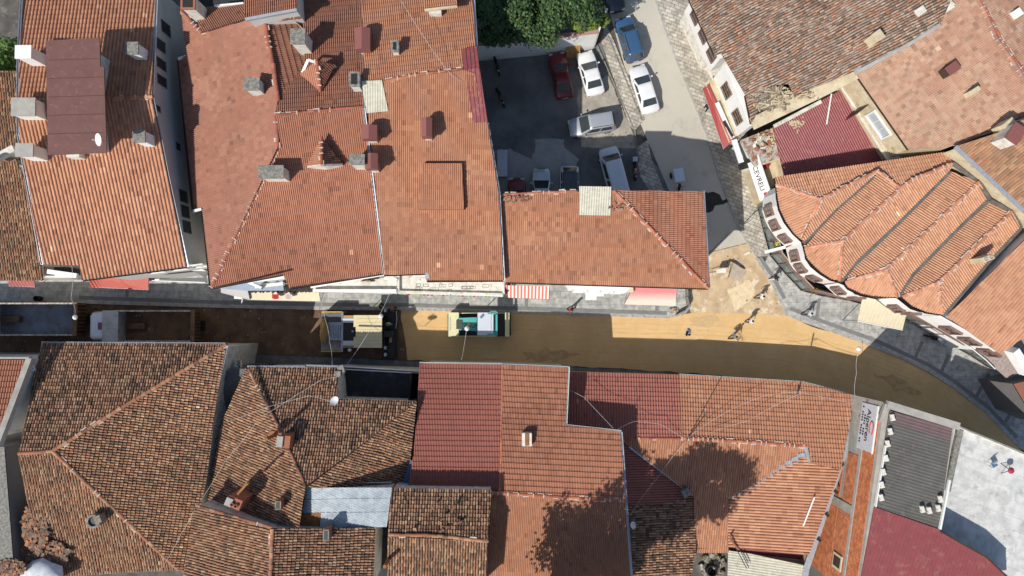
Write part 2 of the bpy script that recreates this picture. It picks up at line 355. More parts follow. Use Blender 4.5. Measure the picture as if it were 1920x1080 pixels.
def corr_facet(mb, pl, outline, pitch=.2, hgt=.03, m=0, kind='sine', ang=0):
    """corrugated sheet, ribs running downhill"""
    n = pl.n; g = (n*n.z-Vector((0, 0, 1)))
    if g.length < 1e-3: g = Vector((0, -1, 0))
    g.normalize()
    if ang: g = Matrix.Rotation(R(ang), 3, n) @ g
    u = g.cross(n).normalized(); O = pl.o
    uv = [((p-O).dot(u), (p-O).dot(g)) for p in [pl.at(*q) for q in outline]]
    pr = {'sine': [(0, 0), (.2, .5), (.35, 1), (.5, 1), (.65, .5), (.85, 0), (1, 0)], 'box': [(0, 0), (.7, 0), (.76, 1), (.94, 1), (1, 0)], 'seam': [(0, 0), (.9, 0), (.91, 1), (.99, 1), (1, 0)]}[kind]
    v0 = min(p[1] for p in uv)-.1; v1 = max(p[1] for p in uv)+.1; umin = min(p[0] for p in uv)
    for q in convex_pieces(uv):
        hp = []
        for i in range(len(q)):
            (x0, y0), (x1, y1) = q[i], q[(i+1) % len(q)]; a, b = -(y1-y0), (x1-x0); L = math.hypot(a, b) or 1; a /= L; b /= L; hp.append((a, b, -(a*x0+b*y0)))
        u0 = min(p[0] for p in q); u1 = max(p[0] for p in q)
        for ci in range(int((u0-umin)/pitch)-1, int((u1-umin)/pitch)+2):
            ul = umin+ci*pitch
            for k in range(len(pr)-1):
                (a0, h0), (a1, h1) = pr[k], pr[k+1]
                f = clip([(ul+a0*pitch, v0, h0*hgt), (ul+a1*pitch, v0, h1*hgt), (ul+a1*pitch, v1, h1*hgt), (ul+a0*pitch, v1, h0*hgt)], hp)
                if f: mb.face([O+u*a+g*b+n*h for a, b, h in f], m)
def slab(mb, pts, th, m=0):
    """solid slab below 3-D ring pts"""
    mb.hexa([Vector(p)-Vector((0, 0, th)) for p in pts], [Vector(p) for p in pts], m)
def ridge(pts, parent, pal='brick', r=.13, mort=.4, seg=.38, seed=1, name='ridge_tiles', lift=.03):
    rnd = random.Random(seed); mb = MB(); mm = MB(); P = [U(*p)+Vector((0, 0, lift)) for p in pts]
    for a, b in zip(P[:-1], P[1:]):
        d = b-a; L = d.length; k = max(1, int(L/seg)); d.normalize(); s = d.cross(Vector((0, 0, 1))).normalized(); up = s.cross(d)
        for i in range(k):
            p, q = a+d*L*i/k, a+d*(L*(i+1)/k+.04); c = PAL[pal][rnd.randrange(len(PAL[pal]))]; f = rnd.uniform(.85, 1.15); c = (c[0]*f, c[1]*f, c[2]*f)
            j = s*rnd.uniform(-.02, .02)+up*rnd.uniform(0, .02)
            ring = lambda o, rr: [o+j+s*math.cos(t)*rr+up*math.sin(t)*rr*.8 for t in [math.pi*x/6 for x in range(7)]]
            A, B = ring(p, r*1.1), ring(q, r*.92)
            for x in range(6): mb.face([A[x], A[x+1], B[x+1], B[x]], 0, c)
            mb.face(A, 0, c)
            if rnd.random() < mort:
                sg = rnd.choice((-1, 1)); o = p+s*sg*r*1.15; wv = rnd.uniform(.05, .11); ln = rnd.uniform(.2, .5)
                if rnd.random() < .5: mb.bar(o-d*.05, o+d*ln+s*rnd.uniform(-.04, .04), wv*1.4, .07, m=1)
                else: mb.bar(p-s*r*1.25+up*.06, p+s*r*1.25+up*.06, .07, .13, m=1)
    o = mb.build(name, [clay_new, mortar], parent)
    return o
def gutter(pts, parent, w_=.13, m=None, name='gutter', drop=.05):
    mb = MB(); P = [U(*p)-Vector((0, 0, drop)) for p in pts]
    for a, b in zip(P[:-1], P[1:]):
        d = (b-a).normalized(); s = d.cross(Vector((0, 0, 1))).normalized()
        mb.bar(a, b, w_, .02); mb.bar(a+s*w_/2+Vector((0, 0, .05)), b+s*w_/2+Vector((0, 0, .05)), .018, .11); mb.bar(a-s*w_/2+Vector((0, 0, .05)), b-s*w_/2+Vector((0, 0, .05)), .018, .11)
    return mb.build(name, m or gutter_m, parent)
def house(name, label, outline, facets, wall=None, ins=.35, base=0.0, cat='house', group=None, extra_under=True, wall_pts=None, group_style=None):
    """outline: ring of (px,py,z). facets: list of (plane, pixel outline, style, palette, opts)"""
    P = [U(*p) for p in outline]; cx = sum(p.x for p in P)/len(P); cy = sum(p.y for p in P)/len(P)
    t = thing(name, label, cat, (cx, cy, base), 0, group)
    ring = inset([(p.x, p.y) for p in P], ins) if wall_pts is None else [Vector(q[:2]) for q in wall_pts]
    mb = MB(); n = len(ring)
    zs = [p.z for p in P] if wall_pts is None else [q[2] for q in wall_pts]
    for i in range(n):
        a, b = ring[i], ring[(i+1) % n]
        mb.face([(a.x, a.y, base), (b.x, b.y, base), (b.x, b.y, zs[(i+1) % n]-.10), (a.x, a.y, zs[i]-.10)])
    mb.build('wall', wall or white_dirty, t, fix=True)
    if facets:
        rb = MB()
        for i, (pl, ol, stl, pal, op) in enumerate(facets): tile_facet(rb, pl, ol, stl, pal, seed=hash(name) % 97 + i*7 if False else len(name)*3+i*7+int(outline[0][0]) % 50, **op)
        old = all(f[2] == 'old' for f in facets)
        rf = rb.build('roof', [clay_old if old else clay_new, clay_old if old else clay_new], t)
    else: rf = None
    return t, rf
# ---------------------------------------------------------------- ground, roads, pavements
asph_old = mat('old_asphalt', (.20, .20, .195), .9, (.115, .118, .12), .35, 1.0, bump=.3, stain=(.16, .155, .145), stain_scale=.9, stain_lo=.55, stain_hi=.68)
conc_road = mat('concrete_road', (.50, .47, .395), .9, (.45, .42, .355), .25, .8, bump=.15, stain=(.36, .34, .29), stain_scale=.5, stain_lo=.55)
conc_patch = mat('old_concrete', (.38, .38, .37), .9, (.30, .30, .29), .8, .9, stain=(.42, .40, .36), stain_scale=1.5)
sand_m = mat('fresh_sand_bed', (.66, .445, .215), .95, (.585, .38, .17), .55, 1.0, bump=.35, bscale=26, stain=(.66, .49, .26), stain_scale=.8, stain_lo=.55, stain_hi=.75)
soil_m = mat('milled_brown_soil', (.20, .125, .075), .95, (.12, .07, .045), .9, 1.1, bump=.6, bscale=12, stain=(.26, .22, .18), stain_scale=1.3, stain_lo=.6, stain_hi=.7)
dirt_m = mat('pale_dirt', (.56, .43, .27), .95, (.43, .31, .19), .7, 1.3, bump=.5, bscale=14, stain=(.68, .58, .42), stain_scale=.9, stain_lo=.53, stain_hi=.62)
dirt_lt = mat('spread_gravel', (.72, .60, .40), .95, (.60, .47, .29), 2.5, 1.1, bump=.5, bscale=20)
ground_m = mat('bare_ground', (.13, .12, .105), .95, (.07, .065, .06), .8, 1.0, bump=.3, stain=(.22, .2, .17), stain_scale=1.0)
side_m = linescol('grey_slab_paving', (.43, .43, .405), (.38, .38, .36), 0, rough=.85, brick=(1.1, .6, .012, (.22, .22, .21)))
curb_m = mat('kerb_stone', (.44, .43, .40), .9, (.30, .29, .27), 3, 1.0, bump=.3)
dark_slab = mat('darker_paving_band', (.17, .17, .165), .9, (.22, .22, .21), 2, .8)
paver_m = linescol('interlocking_pavers', (.54, .50, .43), (.37, .335, .275), 0, rough=.9, brick=(.62, .31, .03, (.26, .24, .2)), ang=R(22))
oil_m = mat('wet_black_spill', (.02, .018, .018), .6, (.05, .045, .04), 2, .8)
def wob_sheet(name, pts, z, m, amp=.25, step=.35, seed=0):
    """patch with an irregular edge"""
    mb = MB(); P = [U(x, y, 0) for x, y in pts]; out = []; rnd = random.Random(seed)
    for i in range(len(P)):
        a, b = P[i], P[(i+1) % len(P)]; k = max(1, int((b-a).length/step))
        for j in range(k):
            p = a.lerp(b, j/k); out.append(Vector((p.x+amp*noise.noise(p*.9+Vector((seed, 0, 0)))+rnd.uniform(-.2, .2)*amp, p.y+amp*noise.noise(p*.9+Vector((0, seed, 5)))+rnd.uniform(-.2, .2)*amp, z)))
    mb.face(out); o = mb.build(name, m, fix=False); o['kind'] = 'structure'; return o
g = MB(); g.face([(-400, -400, -.02), (400, -400, -.02), (400, 400, -.02), (-400, 400, -.02)]); tag(g.build('ground', ground_m), kind='structure')
# main street: milled soil in the west, spread sand in the east
N_curb = [(-60, 566), (150, 570), (370, 577), (600, 583), (770, 583), (975, 588), (1250, 597)]
tag(sheet('road', [(-60, 563), (150, 567), (370, 574), (600, 579), (790, 580), (790, 674), (600, 668), (440, 663), (200, 663), (-60, 663)], .0, soil_m))
wob_sheet('road_sand', [(750, 578), (980, 584), (1270, 592), (1300, 585), (1470, 588), (1520, 612), (1640, 645), (1740, 695), (1830, 755), (1900, 825), (1960, 900), (1960, 1000), (1860, 830), (1700, 770), (1600, 748), (1440, 712), (1300, 700), (1150, 690), (975, 683), (765, 676)], .012, sand_m, amp=.12, seed=3)
# pavements
def pave(name, pts, z=.13, m=None, th=.16):
    return sheet(name, pts, z, m or side_m, thick=th)
pave('pavement', [(-60, 500), (370, 500), (600, 500), (940, 500), (1270, 500), (1285, 540), (1290, 574), (1280, 586), (1250, 593), (975, 583), (770, 578), (600, 577), (370, 572), (150, 565), (-60, 561)])
pave('pavement', [(1430, 500), (1440, 478), (1500, 470), (1960, 560), (1960, 868), (1905, 830), (1850, 772), (1790, 725), (1740, 693), (1690, 668), (1640, 648), (1590, 630), (1545, 613), (1500, 598), (1475, 588), (1464, 560), (1443, 520), (1418, 482)])
def kerb(pts, name='kerb', w_=.16, z=.15):
    mb = MB(); P = [U(x, y, 0) for x, y in pts]
    for a, b in zip(P[:-1], P[1:]):
        d = b-a; k = max(1, int(d.length/1.0))
        for i in range(k): mb.bar(a+d*i/k+Vector((0, 0, z/2)), a+d*(i+.975)/k+Vector((0, 0, z/2)), w_, z)
    o = mb.build(name, curb_m); o['kind'] = 'structure'; return o
kerb([(-60, 562), (150, 566.5), (370, 573.5), (600, 578.5), (770, 579.5), (975, 584.5), (1250, 594.5), (1282, 587.5), (1292, 574), (1288, 548)], w_=.24, z=.14)
kerb([(1418, 484), (1443, 522), (1463, 562), (1474, 590), (1500, 600), (1545, 615), (1590, 632), (1640, 650), (1690, 670), (1740, 695), (1790, 727), (1850, 774), (1905, 832), (1960, 870)], w_=.24, z=.14)
def bands(pts, off, name='paving_band', w_=.34, z=.136):
    mb = MB(); P = [U(x, y, 0) for x, y in pts]
    for a, b in zip(P[:-1], P[1:]): mb.bar(a+Vector((0, 0, z)), b+Vector((0, 0, z)), w_, .004)
    o = mb.build(name, dark_slab); o['kind'] = 'structure'
bands([(150, 558), (370, 565.5), (600, 571)], 0); bands([(600, 571), (770, 572), (975, 578), (1250, 587)], 0, z=.1375)
bands([(1424, 482), (1450, 522), (1470, 560)], 0); bands([(1480, 578), (1545, 604), (1640, 638), (1740, 684), (1790, 716), (1850, 762), (1905, 820)], 0)
for a, b in (((987, 548), (987, 577)), ((1231, 560), (1231, 586)), ((1535, 560), (1530, 597)), ((1728, 640), (1712, 675)), ((1777, 665), (1762, 700)), ((1852, 700), (1828, 745)), ((1905, 755), (1880, 795)), ((240, 540), (240, 557))):
    bands([a, b], 0, z=.139, w_=.3)
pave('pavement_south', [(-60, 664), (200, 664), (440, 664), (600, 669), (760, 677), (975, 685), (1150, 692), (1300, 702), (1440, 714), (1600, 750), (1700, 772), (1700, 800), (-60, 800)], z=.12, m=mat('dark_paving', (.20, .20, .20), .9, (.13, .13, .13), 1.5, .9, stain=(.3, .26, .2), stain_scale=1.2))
# side street and yard
sheet('side_street', [(1120, -60), (1300, -60), (1330, 60), (1400, 250), (1425, 420), (1432, 480), (1300, 500), (1290, 440), (1200, 230)], .0, conc_road)
sheet('yard_asphalt', [(880, 90), (1130, 80), (1140, 140), (1192, 275), (1330, 400), (1330, 470), (880, 470)], -.008, asph_old)
wob_sheet('yard_concrete', [(905, 285), (960, 282), (990, 300), (1005, 262), (1060, 262), (1082, 300), (1075, 330), (1090, 360), (1085, 400), (905, 420)], -.003, conc_patch, amp=.5, seed=5)
wob_sheet('yard_light_ground', [(1082, 170), (1140, 140), (1196, 275), (1150, 280), (1090, 276)], -.0035, mat('worn_light_ground', (.40, .37, .31), .95, (.28, .26, .22), .9, 1.2, bump=.4), amp=.2, seed=9)
pave('yard_pavement', [(1122, 62), (1137, 50), (1150, 75), (1208, 225), (1190, 245), (1180, 235)], z=.10, m=paver_m)
sheet('yard_pavers', [(1192, 278), (1215, 262), (1222, 300), (1262, 400), (1330, 480), (1300, 480), (1200, 330)], .006, paver_m)
mbk = MB()
for a, b in (((1119, 84), (1190, 245)), ((1190, 245), (1198, 300)), ((1140, 66), (1204, 226))): mbk.bar(U(*a, .06), U(*b, .06), .12, .13)
tag(mbk.build('yard_kerb', conc_dark), kind='structure')
pave('street_pavement', [(1300, -60), (1330, 60), (1400, 250), (1428, 400), (1440, 480), (1420, 482), (1385, 430), (1350, 335), (1323, 250), (1292, 172), (1262, 97), (1228, 0), (1208, -60)], z=.10, m=paver_m)
kerb([(1208, -60), (1228, 0), (1262, 97), (1292, 172), (1323, 250), (1350, 335), (1385, 430), (1419, 484)], w_=.12, z=.115)
wob_sheet('dirt', [(1288, 480), (1340, 468), (1402, 456), (1420, 486), (1445, 526), (1466, 566), (1476, 592), (1400, 588), (1296, 586), (1288, 560)], .0165, dirt_m, amp=.15, seed=11)
wob_sheet('dirt_patch', [(1362, 545), (1405, 524), (1415, 548), (1405, 565), (1378, 584), (1372, 565)], .024, dirt_lt, amp=.12, seed=12)
wob_sheet('broken_concrete', [(1375, 492), (1392, 490), (1400, 512), (1390, 526), (1368, 520)], .028, mat('dusty_concrete', (.46, .39, .30), .95, (.36, .31, .25), 2, 1), amp=.2, seed=13)
wob_sheet('tar_spill', [(1318, 362), (1345, 358), (1350, 372), (1374, 372), (1366, 384), (1330, 394), (1318, 396)], .008, oil_m, amp=.5, step=.2, seed=14)
mb = MB(); mb.bar(U(1328, 478, .02), U(1366, 438, .02), .1, .03); tag(mb.build('drain_channel', steel), kind='structure')
mb = MB(); mb.bar(U(1300, 481, .03), U(1402, 456, .03), .06, .04); tag(mb.build('trench_edge', conc_dark), kind='structure')
# ---------------------------------------------------------------- wall fittings
def frame(a, b):
    a, b = Vector(a[:2]), Vector(b[:2]); d = (b-a).normalized(); return a, d, (b-a).length
def window(parent, a, b, s, wd, z0, ht, side=1, fm=None, gm=None, bars=(1, 1), th=.07, name='window', deep=.09, pane_name='pane'):
    """window on the wall line a-b at distance s from a; side=+1 puts outside to the right of a->b"""
    A, d, L = frame(a, b); nr = Vector((d.y, -d.x))*side; X = Vector((d.x, d.y, 0)); N = Vector((nr.x, nr.y, 0)); Z = Vector((0, 0, 1))
    O = Vector((A.x, A.y, z0))+X*s
    mb = MB(); f = lambda x0, x1, y0, y1, d0, d1: mb.hexa([O+X*x0+Z*y0+N*d0, O+X*x1+Z*y0+N*d0, O+X*x1+Z*y0+N*d1, O+X*x0+Z*y0+N*d1], [O+X*x0+Z*y1+N*d0, O+X*x1+Z*y1+N*d0, O+X*x1+Z*y1+N*d1, O+X*x0+Z*y1+N*d1])
    f(-th, wd+th, -th, 0, -.02, deep+.03); f(-th, wd+th, ht, ht+th, -.02, deep); f(-th, 0, 0, ht, -.02, deep); f(wd, wd+th, 0, ht, -.02, deep)
    for i in range(1, bars[0]+1): x = wd*i/(bars[0]+1); f(x-.025, x+.025, 0, ht, 0, deep*.55)
    for i in range(1, bars[1]+1): y = ht*i/(bars[1]+1); f(0, wd, y-.025, y+.025, 0, deep*.5)
    w_ = mb.build(name, fm or white_m, parent)
    mb = MB(); f(0, wd, 0, ht, -.01, .015); mb.build(pane_name, gm or glass, w_); return w_
def dish(px, py, z, label, base=None, r=.45, az=200, group='satellite dishes on the roofs', pole=.9):
    P = U(px, py, z); b = P-Vector((0, 0, pole)) if base is None else base
    t = thing('satellite_dish', label, 'satellite dish', b, 0, group)
    d = Vector((math.cos(R(az))*.62, math.sin(R(az))*.62, .78)).normalized(); x = d.cross(Vector((0, 0, 1))).normalized(); y = d.cross(x)
    mb = MB(); n = 20; vs = []; fs = []
    for j in range(5):
        rr = r*j/4; h = .16*(rr/r)**2*r*2
        for k in range(n): a = 2*math.pi*k/n; vs.append(P+x*math.cos(a)*rr+y*math.sin(a)*rr*1.08+d*h)
    for j in range(4):
        for k in range(n): fs.append((j*n+k, j*n+(k+1) % n, (j+1)*n+(k+1) % n, (j+1)*n+k))
    mb.mesh(vs, fs); mb.mesh([v-d*.02 for v in vs], [tuple(reversed(f)) for f in fs]); mb.build('reflector', white_m, t, fix=False, smooth=True)
    mb = MB(); mb.tube([b, P-d*.05], .025); mb.build('pole', steel, t)
    mb = MB(); mb.tube([P-y*r*-.95+d*.1, P+d*r*1.1], .012); mb.box(P+d*r*1.1, (.09, .07, .07)); mb.build('receiver_arm', gutter_m, t)
    return t
def chimney(px, py, z, zb, wx, wy, label, cap=None, capm=None, wall=None, over=.08, rz=0, group='chimneys on the tiled roofs', flashing=False, open_=False, pots=0):
    """px,py is the middle of the top, z the top height, zb where it meets the roof"""
    if zb > 11: z += .45
    P = U(px, py, z); t = thing('chimney', label, 'chimney', (P.x, P.y, zb-.3), rz, group)
    h = z-zb+.3; mb = MB(); mb.box((0, 0, h/2-.06), (wx, wy, h-.12)); mb.build('stack', wall or white_dirty, t, local=True)
    mb = MB(); mb.box((0, 0, h-.06), (wx+2*over, wy+2*over, .12)); mb.build('cap', capm or concrete, t, local=True)
    if flashing: mb = MB(); mb.box((0, -.05, .36), (wx+.35, wy+.4, .05)); mb.build('flashing', gutter_m, t, local=True)
    if open_: mb = MB(); mb.box((0, 0, h+.005), (wx-.15, wy-.15, .02)); mb.build('flue', blackm, t, local=True)
    for i in range(pots):
        mb = MB(); mb.lathe(((i-(pots-1)/2)*wx*.45, 0, h), [(.09, 0), (.09, .12), (.06, .12), (.06, .02)], 10); mb.build('pot', clay_pl, t, local=True)
    return t
clay_pl = mat('plain_clay', (.36, .14, .08), .9, (.28, .11, .07), 4, .8)
def cowl(px, py, z, zb, wx, wy, label, rz=0, group='brown metal cowls over the chimneys'):
    """gabled sheet-metal hood over a white stack"""
    P = U(px, py, z); t = thing('chimney_cowl', label, 'chimney', (P.x, P.y, zb-.3), rz, group); h = z-zb+.3
    mb = MB(); mb.box((0, -.08, (h-.8)/2), (wx*.62, wy*.7, h-.8)); mb.build('stack', white_dirty, t, local=True)
    mb = MB(); x, y = wx/2, wy/2; z0, z1, z2 = h-.95, h-.22, h
    mb.hexa([(-x, -y, z0), (x, -y, z0), (x, y, z0), (-x, y, z0)], [(-x, -y, z1), (x, -y, z1), (x, y, z1), (-x, y, z1)])
    x += .03; y += .03
    mb.mesh([(-x, -y, z1), (x, -y, z1), (0, -y, z2), (-x, y, z1), (x, y, z1), (0, y, z2)], [(0, 1, 2), (5, 4, 3), (0, 2, 5, 3), (1, 4, 5, 2), (0, 3, 4, 1)]); mb.build('hood', cowl_m, t, local=True); return t

rut_m = mat('compacted_sand', (.53, .355, .165), .95, (.60, .42, .2), 2.5, 1.2, bump=.4, bscale=30); damp_m = mat('damp_sand', (.40, .26, .12), .8, (.52, .35, .17), 1.8, 1.3)
def track(pts, off, w_, seed, m=rut_m, z=.016):
    """thin ragged ribbon following the road"""
    rnd = random.Random(seed); P = [U(x, y, 0) for x, y in pts]; L_ = []; R_ = []; out = []
    for a, b in zip(P[:-1], P[1:]):
        d = (b-a).normalized(); s_ = Vector((-d.y, d.x, 0)); k = max(1, int((b-a).length/.5))
        for i in range(k): p = a+(b-a)*i/k+s_*(off+.12*noise.noise(a*.4+Vector((i*.2, seed, 0)))); ww = w_*rnd.uniform(.25, 1.0); L_.append(p+s_*ww/2+Vector((0, 0, z))); R_.append(p-s_*ww/2+Vector((0, 0, z)))
    mb = MB()
    for i in range(len(L_)-1): mb.face([R_[i], R_[i+1], L_[i+1], L_[i]])
    o = mb.build('tyre_track', m, fix=False); o['kind'] = 'structure'
mid_ = [(770, 630), (975, 636), (1150, 642), (1300, 645), (1470, 655), (1600, 690), (1720, 735), (1830, 800), (1900, 870)]
for k, (o_, w2) in enumerate(((-.95, .16), (.85, .14), (-1.9, .10), (1.7, .09), (.1, .07), (-.5, .05), (1.25, .05))): track(mid_, o_, w2, k, z=.0165+k*.0004)
wet_ = [(1120, 590), (1200, 596), (1290, 600), (1350, 598)]
wob_sheet('damp_patch', [(980, 660), (1060, 656), (1090, 668), (1040, 678), (985, 676)], .0205, damp_m, amp=.5, seed=61); wob_sheet('damp_patch', [(1640, 700), (1700, 712), (1730, 740), (1680, 738)], .0205, damp_m, amp=.5, seed=62); wob_sheet('damp_patch', [(1290, 596), (1340, 590), (1352, 604), (1330, 614), (1300, 610)], .0205, mat('churned_sand', (.56, .38, .19), .95, (.66, .47, .25), 6, 1.4, bump=1.0, bscale=40), amp=.35, seed=63)
rnd = random.Random(77); mb = MB()
for k in range(420):
    x, y = rnd.choice(((rnd.uniform(1292, 1470), rnd.uniform(462, 592)), (rnd.uniform(0, 760), rnd.uniform(570, 665)), (rnd.uniform(760, 1900), rnd.uniform(590, 690)), (rnd.uniform(1085, 1190), rnd.uniform(150, 275))))
    s_ = rnd.uniform(.03, .10)*(1 if x < 760 or y < 585 else .6); mb.box(U(x, y, .03), (s_*1.3, s_, s_*.6), rz=rnd.random()*3, m=rnd.randrange(3))
tag(mb.build('stones', [conc_patch, dirt_m, conc_dark]), 'stones and clods scattered over the dug street and the yard', 'stones', kind='stuff')
# ================================================================ NORTH-WEST ROW
# A: tall house at the far left with the orange roman tiles
zA = 10.0
A_S = Plane((155, 525, zA), (350, 500, zA), (250, 184, 12.5)); A_N = Plane((60, 186, 12.5), (285, 182, 12.5), (170, 0, 10.9))
tA, rA = house('tall_house', 'tall pale house under bright orange roof tiles with a brown roof box at left', [(44, -40, 10.7), (294, -40, 10.7), (292, 60, 11.5), (285, 182, 12.4), (315, 330, A_S.z(315, 330)), (350, 500, zA), (155, 525, zA), (148, 500, A_S.z(148, 500)), (80, 497, A_S.z(80, 497)), (36, 250, A_S.z(36, 250)), (36, 120, 12.1)],
    [(A_S, [(36, 184), (285, 182), (315, 330), (350, 500), (155, 525), (150, 498), (80, 495), (62, 400), (36, 250)], 'roman', 'orange', {}),
     (A_N, [(44, -40), (294, -40), (285, 184), (36, 184), (37, 112)], 'roman', 'brick2', {})], wall=grey_wall, ins=.3)
ridge([(215, 184, 12.5), (286, 182, 12.5)], rA, 'orange', mort=.9)
gutter([(296, -40, 10.8), (286, 182, 12.4), (315, 330, A_S.z(315, 330)-.05), (352, 500, zA)], tA, w_=.2, m=gutter_m)
gutter([(43, -40, 10.8), (34, 115, 12.0), (34, 250, A_S.z(36, 250)), (79, 496, A_S.z(80, 497))], tA, w_=.16)
gutter([(155, 526, zA), (350, 501, zA)], tA, w_=.14, m=blackm)
# its east wall: windows
eA = [U(285, 182, 13.5), U(350, 500, zA)]; 
ringA = inset([(U(*p).x, U(*p).y) for p in [(44, -40, 10.7), (294, -40, 10.7), (292, 60, 11.5), (285, 182, 12.4), (315, 330, A_S.z(315, 330)), (350, 500, zA), (155, 525, zA), (148, 500, A_S.z(148, 500)), (80, 497, A_S.z(80, 497)), (36, 250, A_S.z(36, 250)), (36, 120, 12.1)]], .3)
a0, a1, a2, a3, a4, a5 = ringA[1], ringA[2], ringA[3], ringA[4], ringA[5], ringA[6]
gw = dict(side=-1, fm=conc_dark, gm=glass, bars=(0, 0), deep=.03, th=.05)
for (pa, pb, s, zz, ww, hh) in ((a2, a1, 1.6, 9.6, .7, 1.3), (a2, a1, 2.9, 9.6, .7, 1.3), (a2, a1, 4.3, 9.6, .8, 1.3), (a3, a2, 2.7, 8.2, .5, .6), (a3, a2, 5.0, 10.8, .4, .5), (a4, a3, 3.7, 8.0, .9, 1.2), (a4, a3, 4.9, 8.0, .9, 1.2), (a4, a3, 2.5, 8.0, .9, 1.2), (a4, a3, 3.7, 4.5, .9, 1.2), (a1, a0, .8, 8.6, .9, 1.3)):
    window(tA, pa, pb, s, ww, zz, hh, **{**gw, 'side': 1})
# south front
for s in (3.2, 5.0, 6.8): window(tA, a5, a4, s, 1.2, 6.8, 1.5, side=1, fm=white_m)
mb = MB(); q = [U(205, 535, 5.2), U(390, 528, 5.2)]; mb.hexa([U(290, 523, 5.0), U(388, 520, 5.0), U(389, 530, 5.0), U(290, 527, 5.0)], [U(290, 523, 5.2), U(388, 520, 5.2), U(389, 530, 5.2), U(290, 527, 5.2)]); mb.build('balcony_slab', white, tA)
mb = MB(); mb.bar(U(290, 526.5, 5.7), U(389, 530, 5.7), .06, .9); mb.build('balcony_parapet', white, tA)
mb = MB(); mb.bar(U(352, 497, 4.6), U(388, 515, 4.6), .5, .25); mb.build('string_course', white, tA)
# open bay under A's south-west corner
mb = MB(); mb.bar(U(90, 509, 7.5), U(145, 517, 7.5), .35, .25); mb.bar(U(90, 518, 6.0), U(150, 519, 6.0), .22, .7); mb.build('bay_parapet', white, tA)
mb = MB(); mb.hexa([U(82, 500, 7.0), U(150, 501, 7.0), U(150, 516, 7.0), U(82, 514, 7.0)], [U(82, 500, 7.1), U(150, 501, 7.1), U(150, 516, 7.1), U(82, 514, 7.1)]); mb.build('bay_floor', wood_dk, tA)
# brown roof box
mb = MB(); zt = 14.9; top = [U(87, 78, zt), U(186, 72, zt), U(187, 125, zt), U(194, 127, zt), U(199, 284, zt), U(91, 288, zt)]
cen_ = sum(top, Vector())/6; tin = [cen_+Vector(((p.x-cen_.x)*(.05 if p.x > cen_.x else .6), (p.y-cen_.y)*.86, 0)) for p in top]; mb.hexa([Vector((p.x, p.y, 10.8)) for p in tin], [Vector((p.x, p.y, zt-.1)) for p in tin]); bx_ = thing('roof_box', 'large brown flat-topped roof room on the bright orange tiles', 'roof room', (top[0].x, top[0].y, 12.5))
mb.build('wall', white_dirty, bx_)
mb = MB(); c_ = sum(top, Vector())/6; big = [c_+(p-c_)*1.02+Vector((0, 0, 0)) for p in top]; mb.hexa([Vector((p.x, p.y, zt-.1)) for p in big], [Vector((p.x, p.y, zt)) for p in big]); mb.build('roof', maroon_dk, bx_)
mb = MB()
for k in range(1, 6):
    y = 78+(286-78)*k/6; mb.bar(U(89, y, zt+.012), U(196 if k > 1 else 186, y-3, zt+.012), .035, .02)
mb.build('sheet_joint', mat('joint_brown', (.12, .055, .048), .8), bx_)
chimney(43, 97, 13.3, 11.7, 1.0, .8, 'white chimney with pale cap on the roof edge above the tree', capm=white, wall=white)
chimney(43, 200, 13.3, 12.0, 1.55, 1.15, 'widest white chimney with a big square cap at the left roof edge', capm=concrete, wall=white, flashing=True)
chimney(45, 281, 13.2, 11.5, 1.1, .8, 'white chimney with grey flashing left of the roof box lower corner', capm=concrete, wall=white, flashing=True)
chimney(247, 90, 12.9, 11.6, .75, .75, 'slim white chimney right of the roof box near its top', capm=conc_dark, wall=white, flashing=True)
chimney(260, 255, 13.0, 11.6, .75, .75, 'slim white chimney right of the roof box near its dish', capm=conc_dark, wall=white, flashing=True)
mb = MB(); p = U(136, 288, 12.6); mb.box((p.x, p.y+.1, 11.8), (.95, .7, 1.6)); o = mb.build('low_chimney', white_dirty); tag(o, 'stub of white chimney at the foot of the brown roof room', 'chimney')
dish(188, 262, 15.7, 'white satellite dish at the lower right corner of the brown roof room', az=200, r=.42, pole=.9)
# E: old roofs at far left
E1 = Plane((-10, 133, 9.6), (40, 133, 9.6), (-20, 300, 8.2)); tE, rE = house('old_house', 'weathered brown tiled roof at the left edge below the tree', [(-80, 133, 9.4), (42, 133, 9.2), (36, 250, 8.4), (40, 300, 8.2), (-80, 302, 8.2)], [(E1, [(-80, 133), (42, 133), (36, 250), (38, 300), (-80, 302)], 'old', 'oldwarm', {'wob': .03})])
E2 = Plane((-10, 526, 7.0), (82, 526, 7.0), (30, 300, 9.4)); tE2, rE2 = house('old_house', 'weathered brown tiled roof beside the tall house in the lower left of the row', [(-80, 305, 9.6), (34, 300, 9.4), (70, 420, 8.2), (82, 526, 7.0), (-80, 526, 7.0)], [(E2, [(-80, 305), (30, 296), (45, 330), (66, 420), (82, 526), (-80, 526)], 'old', 'oldwarm', {'wob': .03})], wall=white_dirty)
ridge([(-60, 306, 9.7), (30, 298, 9.6)], rE2, 'oldwarm', mort=.3)
mb = MB(); p = U(10, 285, 10.2); mb.box((p.x, p.y, 9.6), (1.3, .5, 1.2), rz=.5); tag(mb.build('low_chimney', white_dirty), 'squat leaning pale chimney between the two weathered left edge roofs', 'chimney')
dish(-1, 300, 10.4, 'satellite dish cut by the left edge between the weathered roofs', r=.4, az=180)
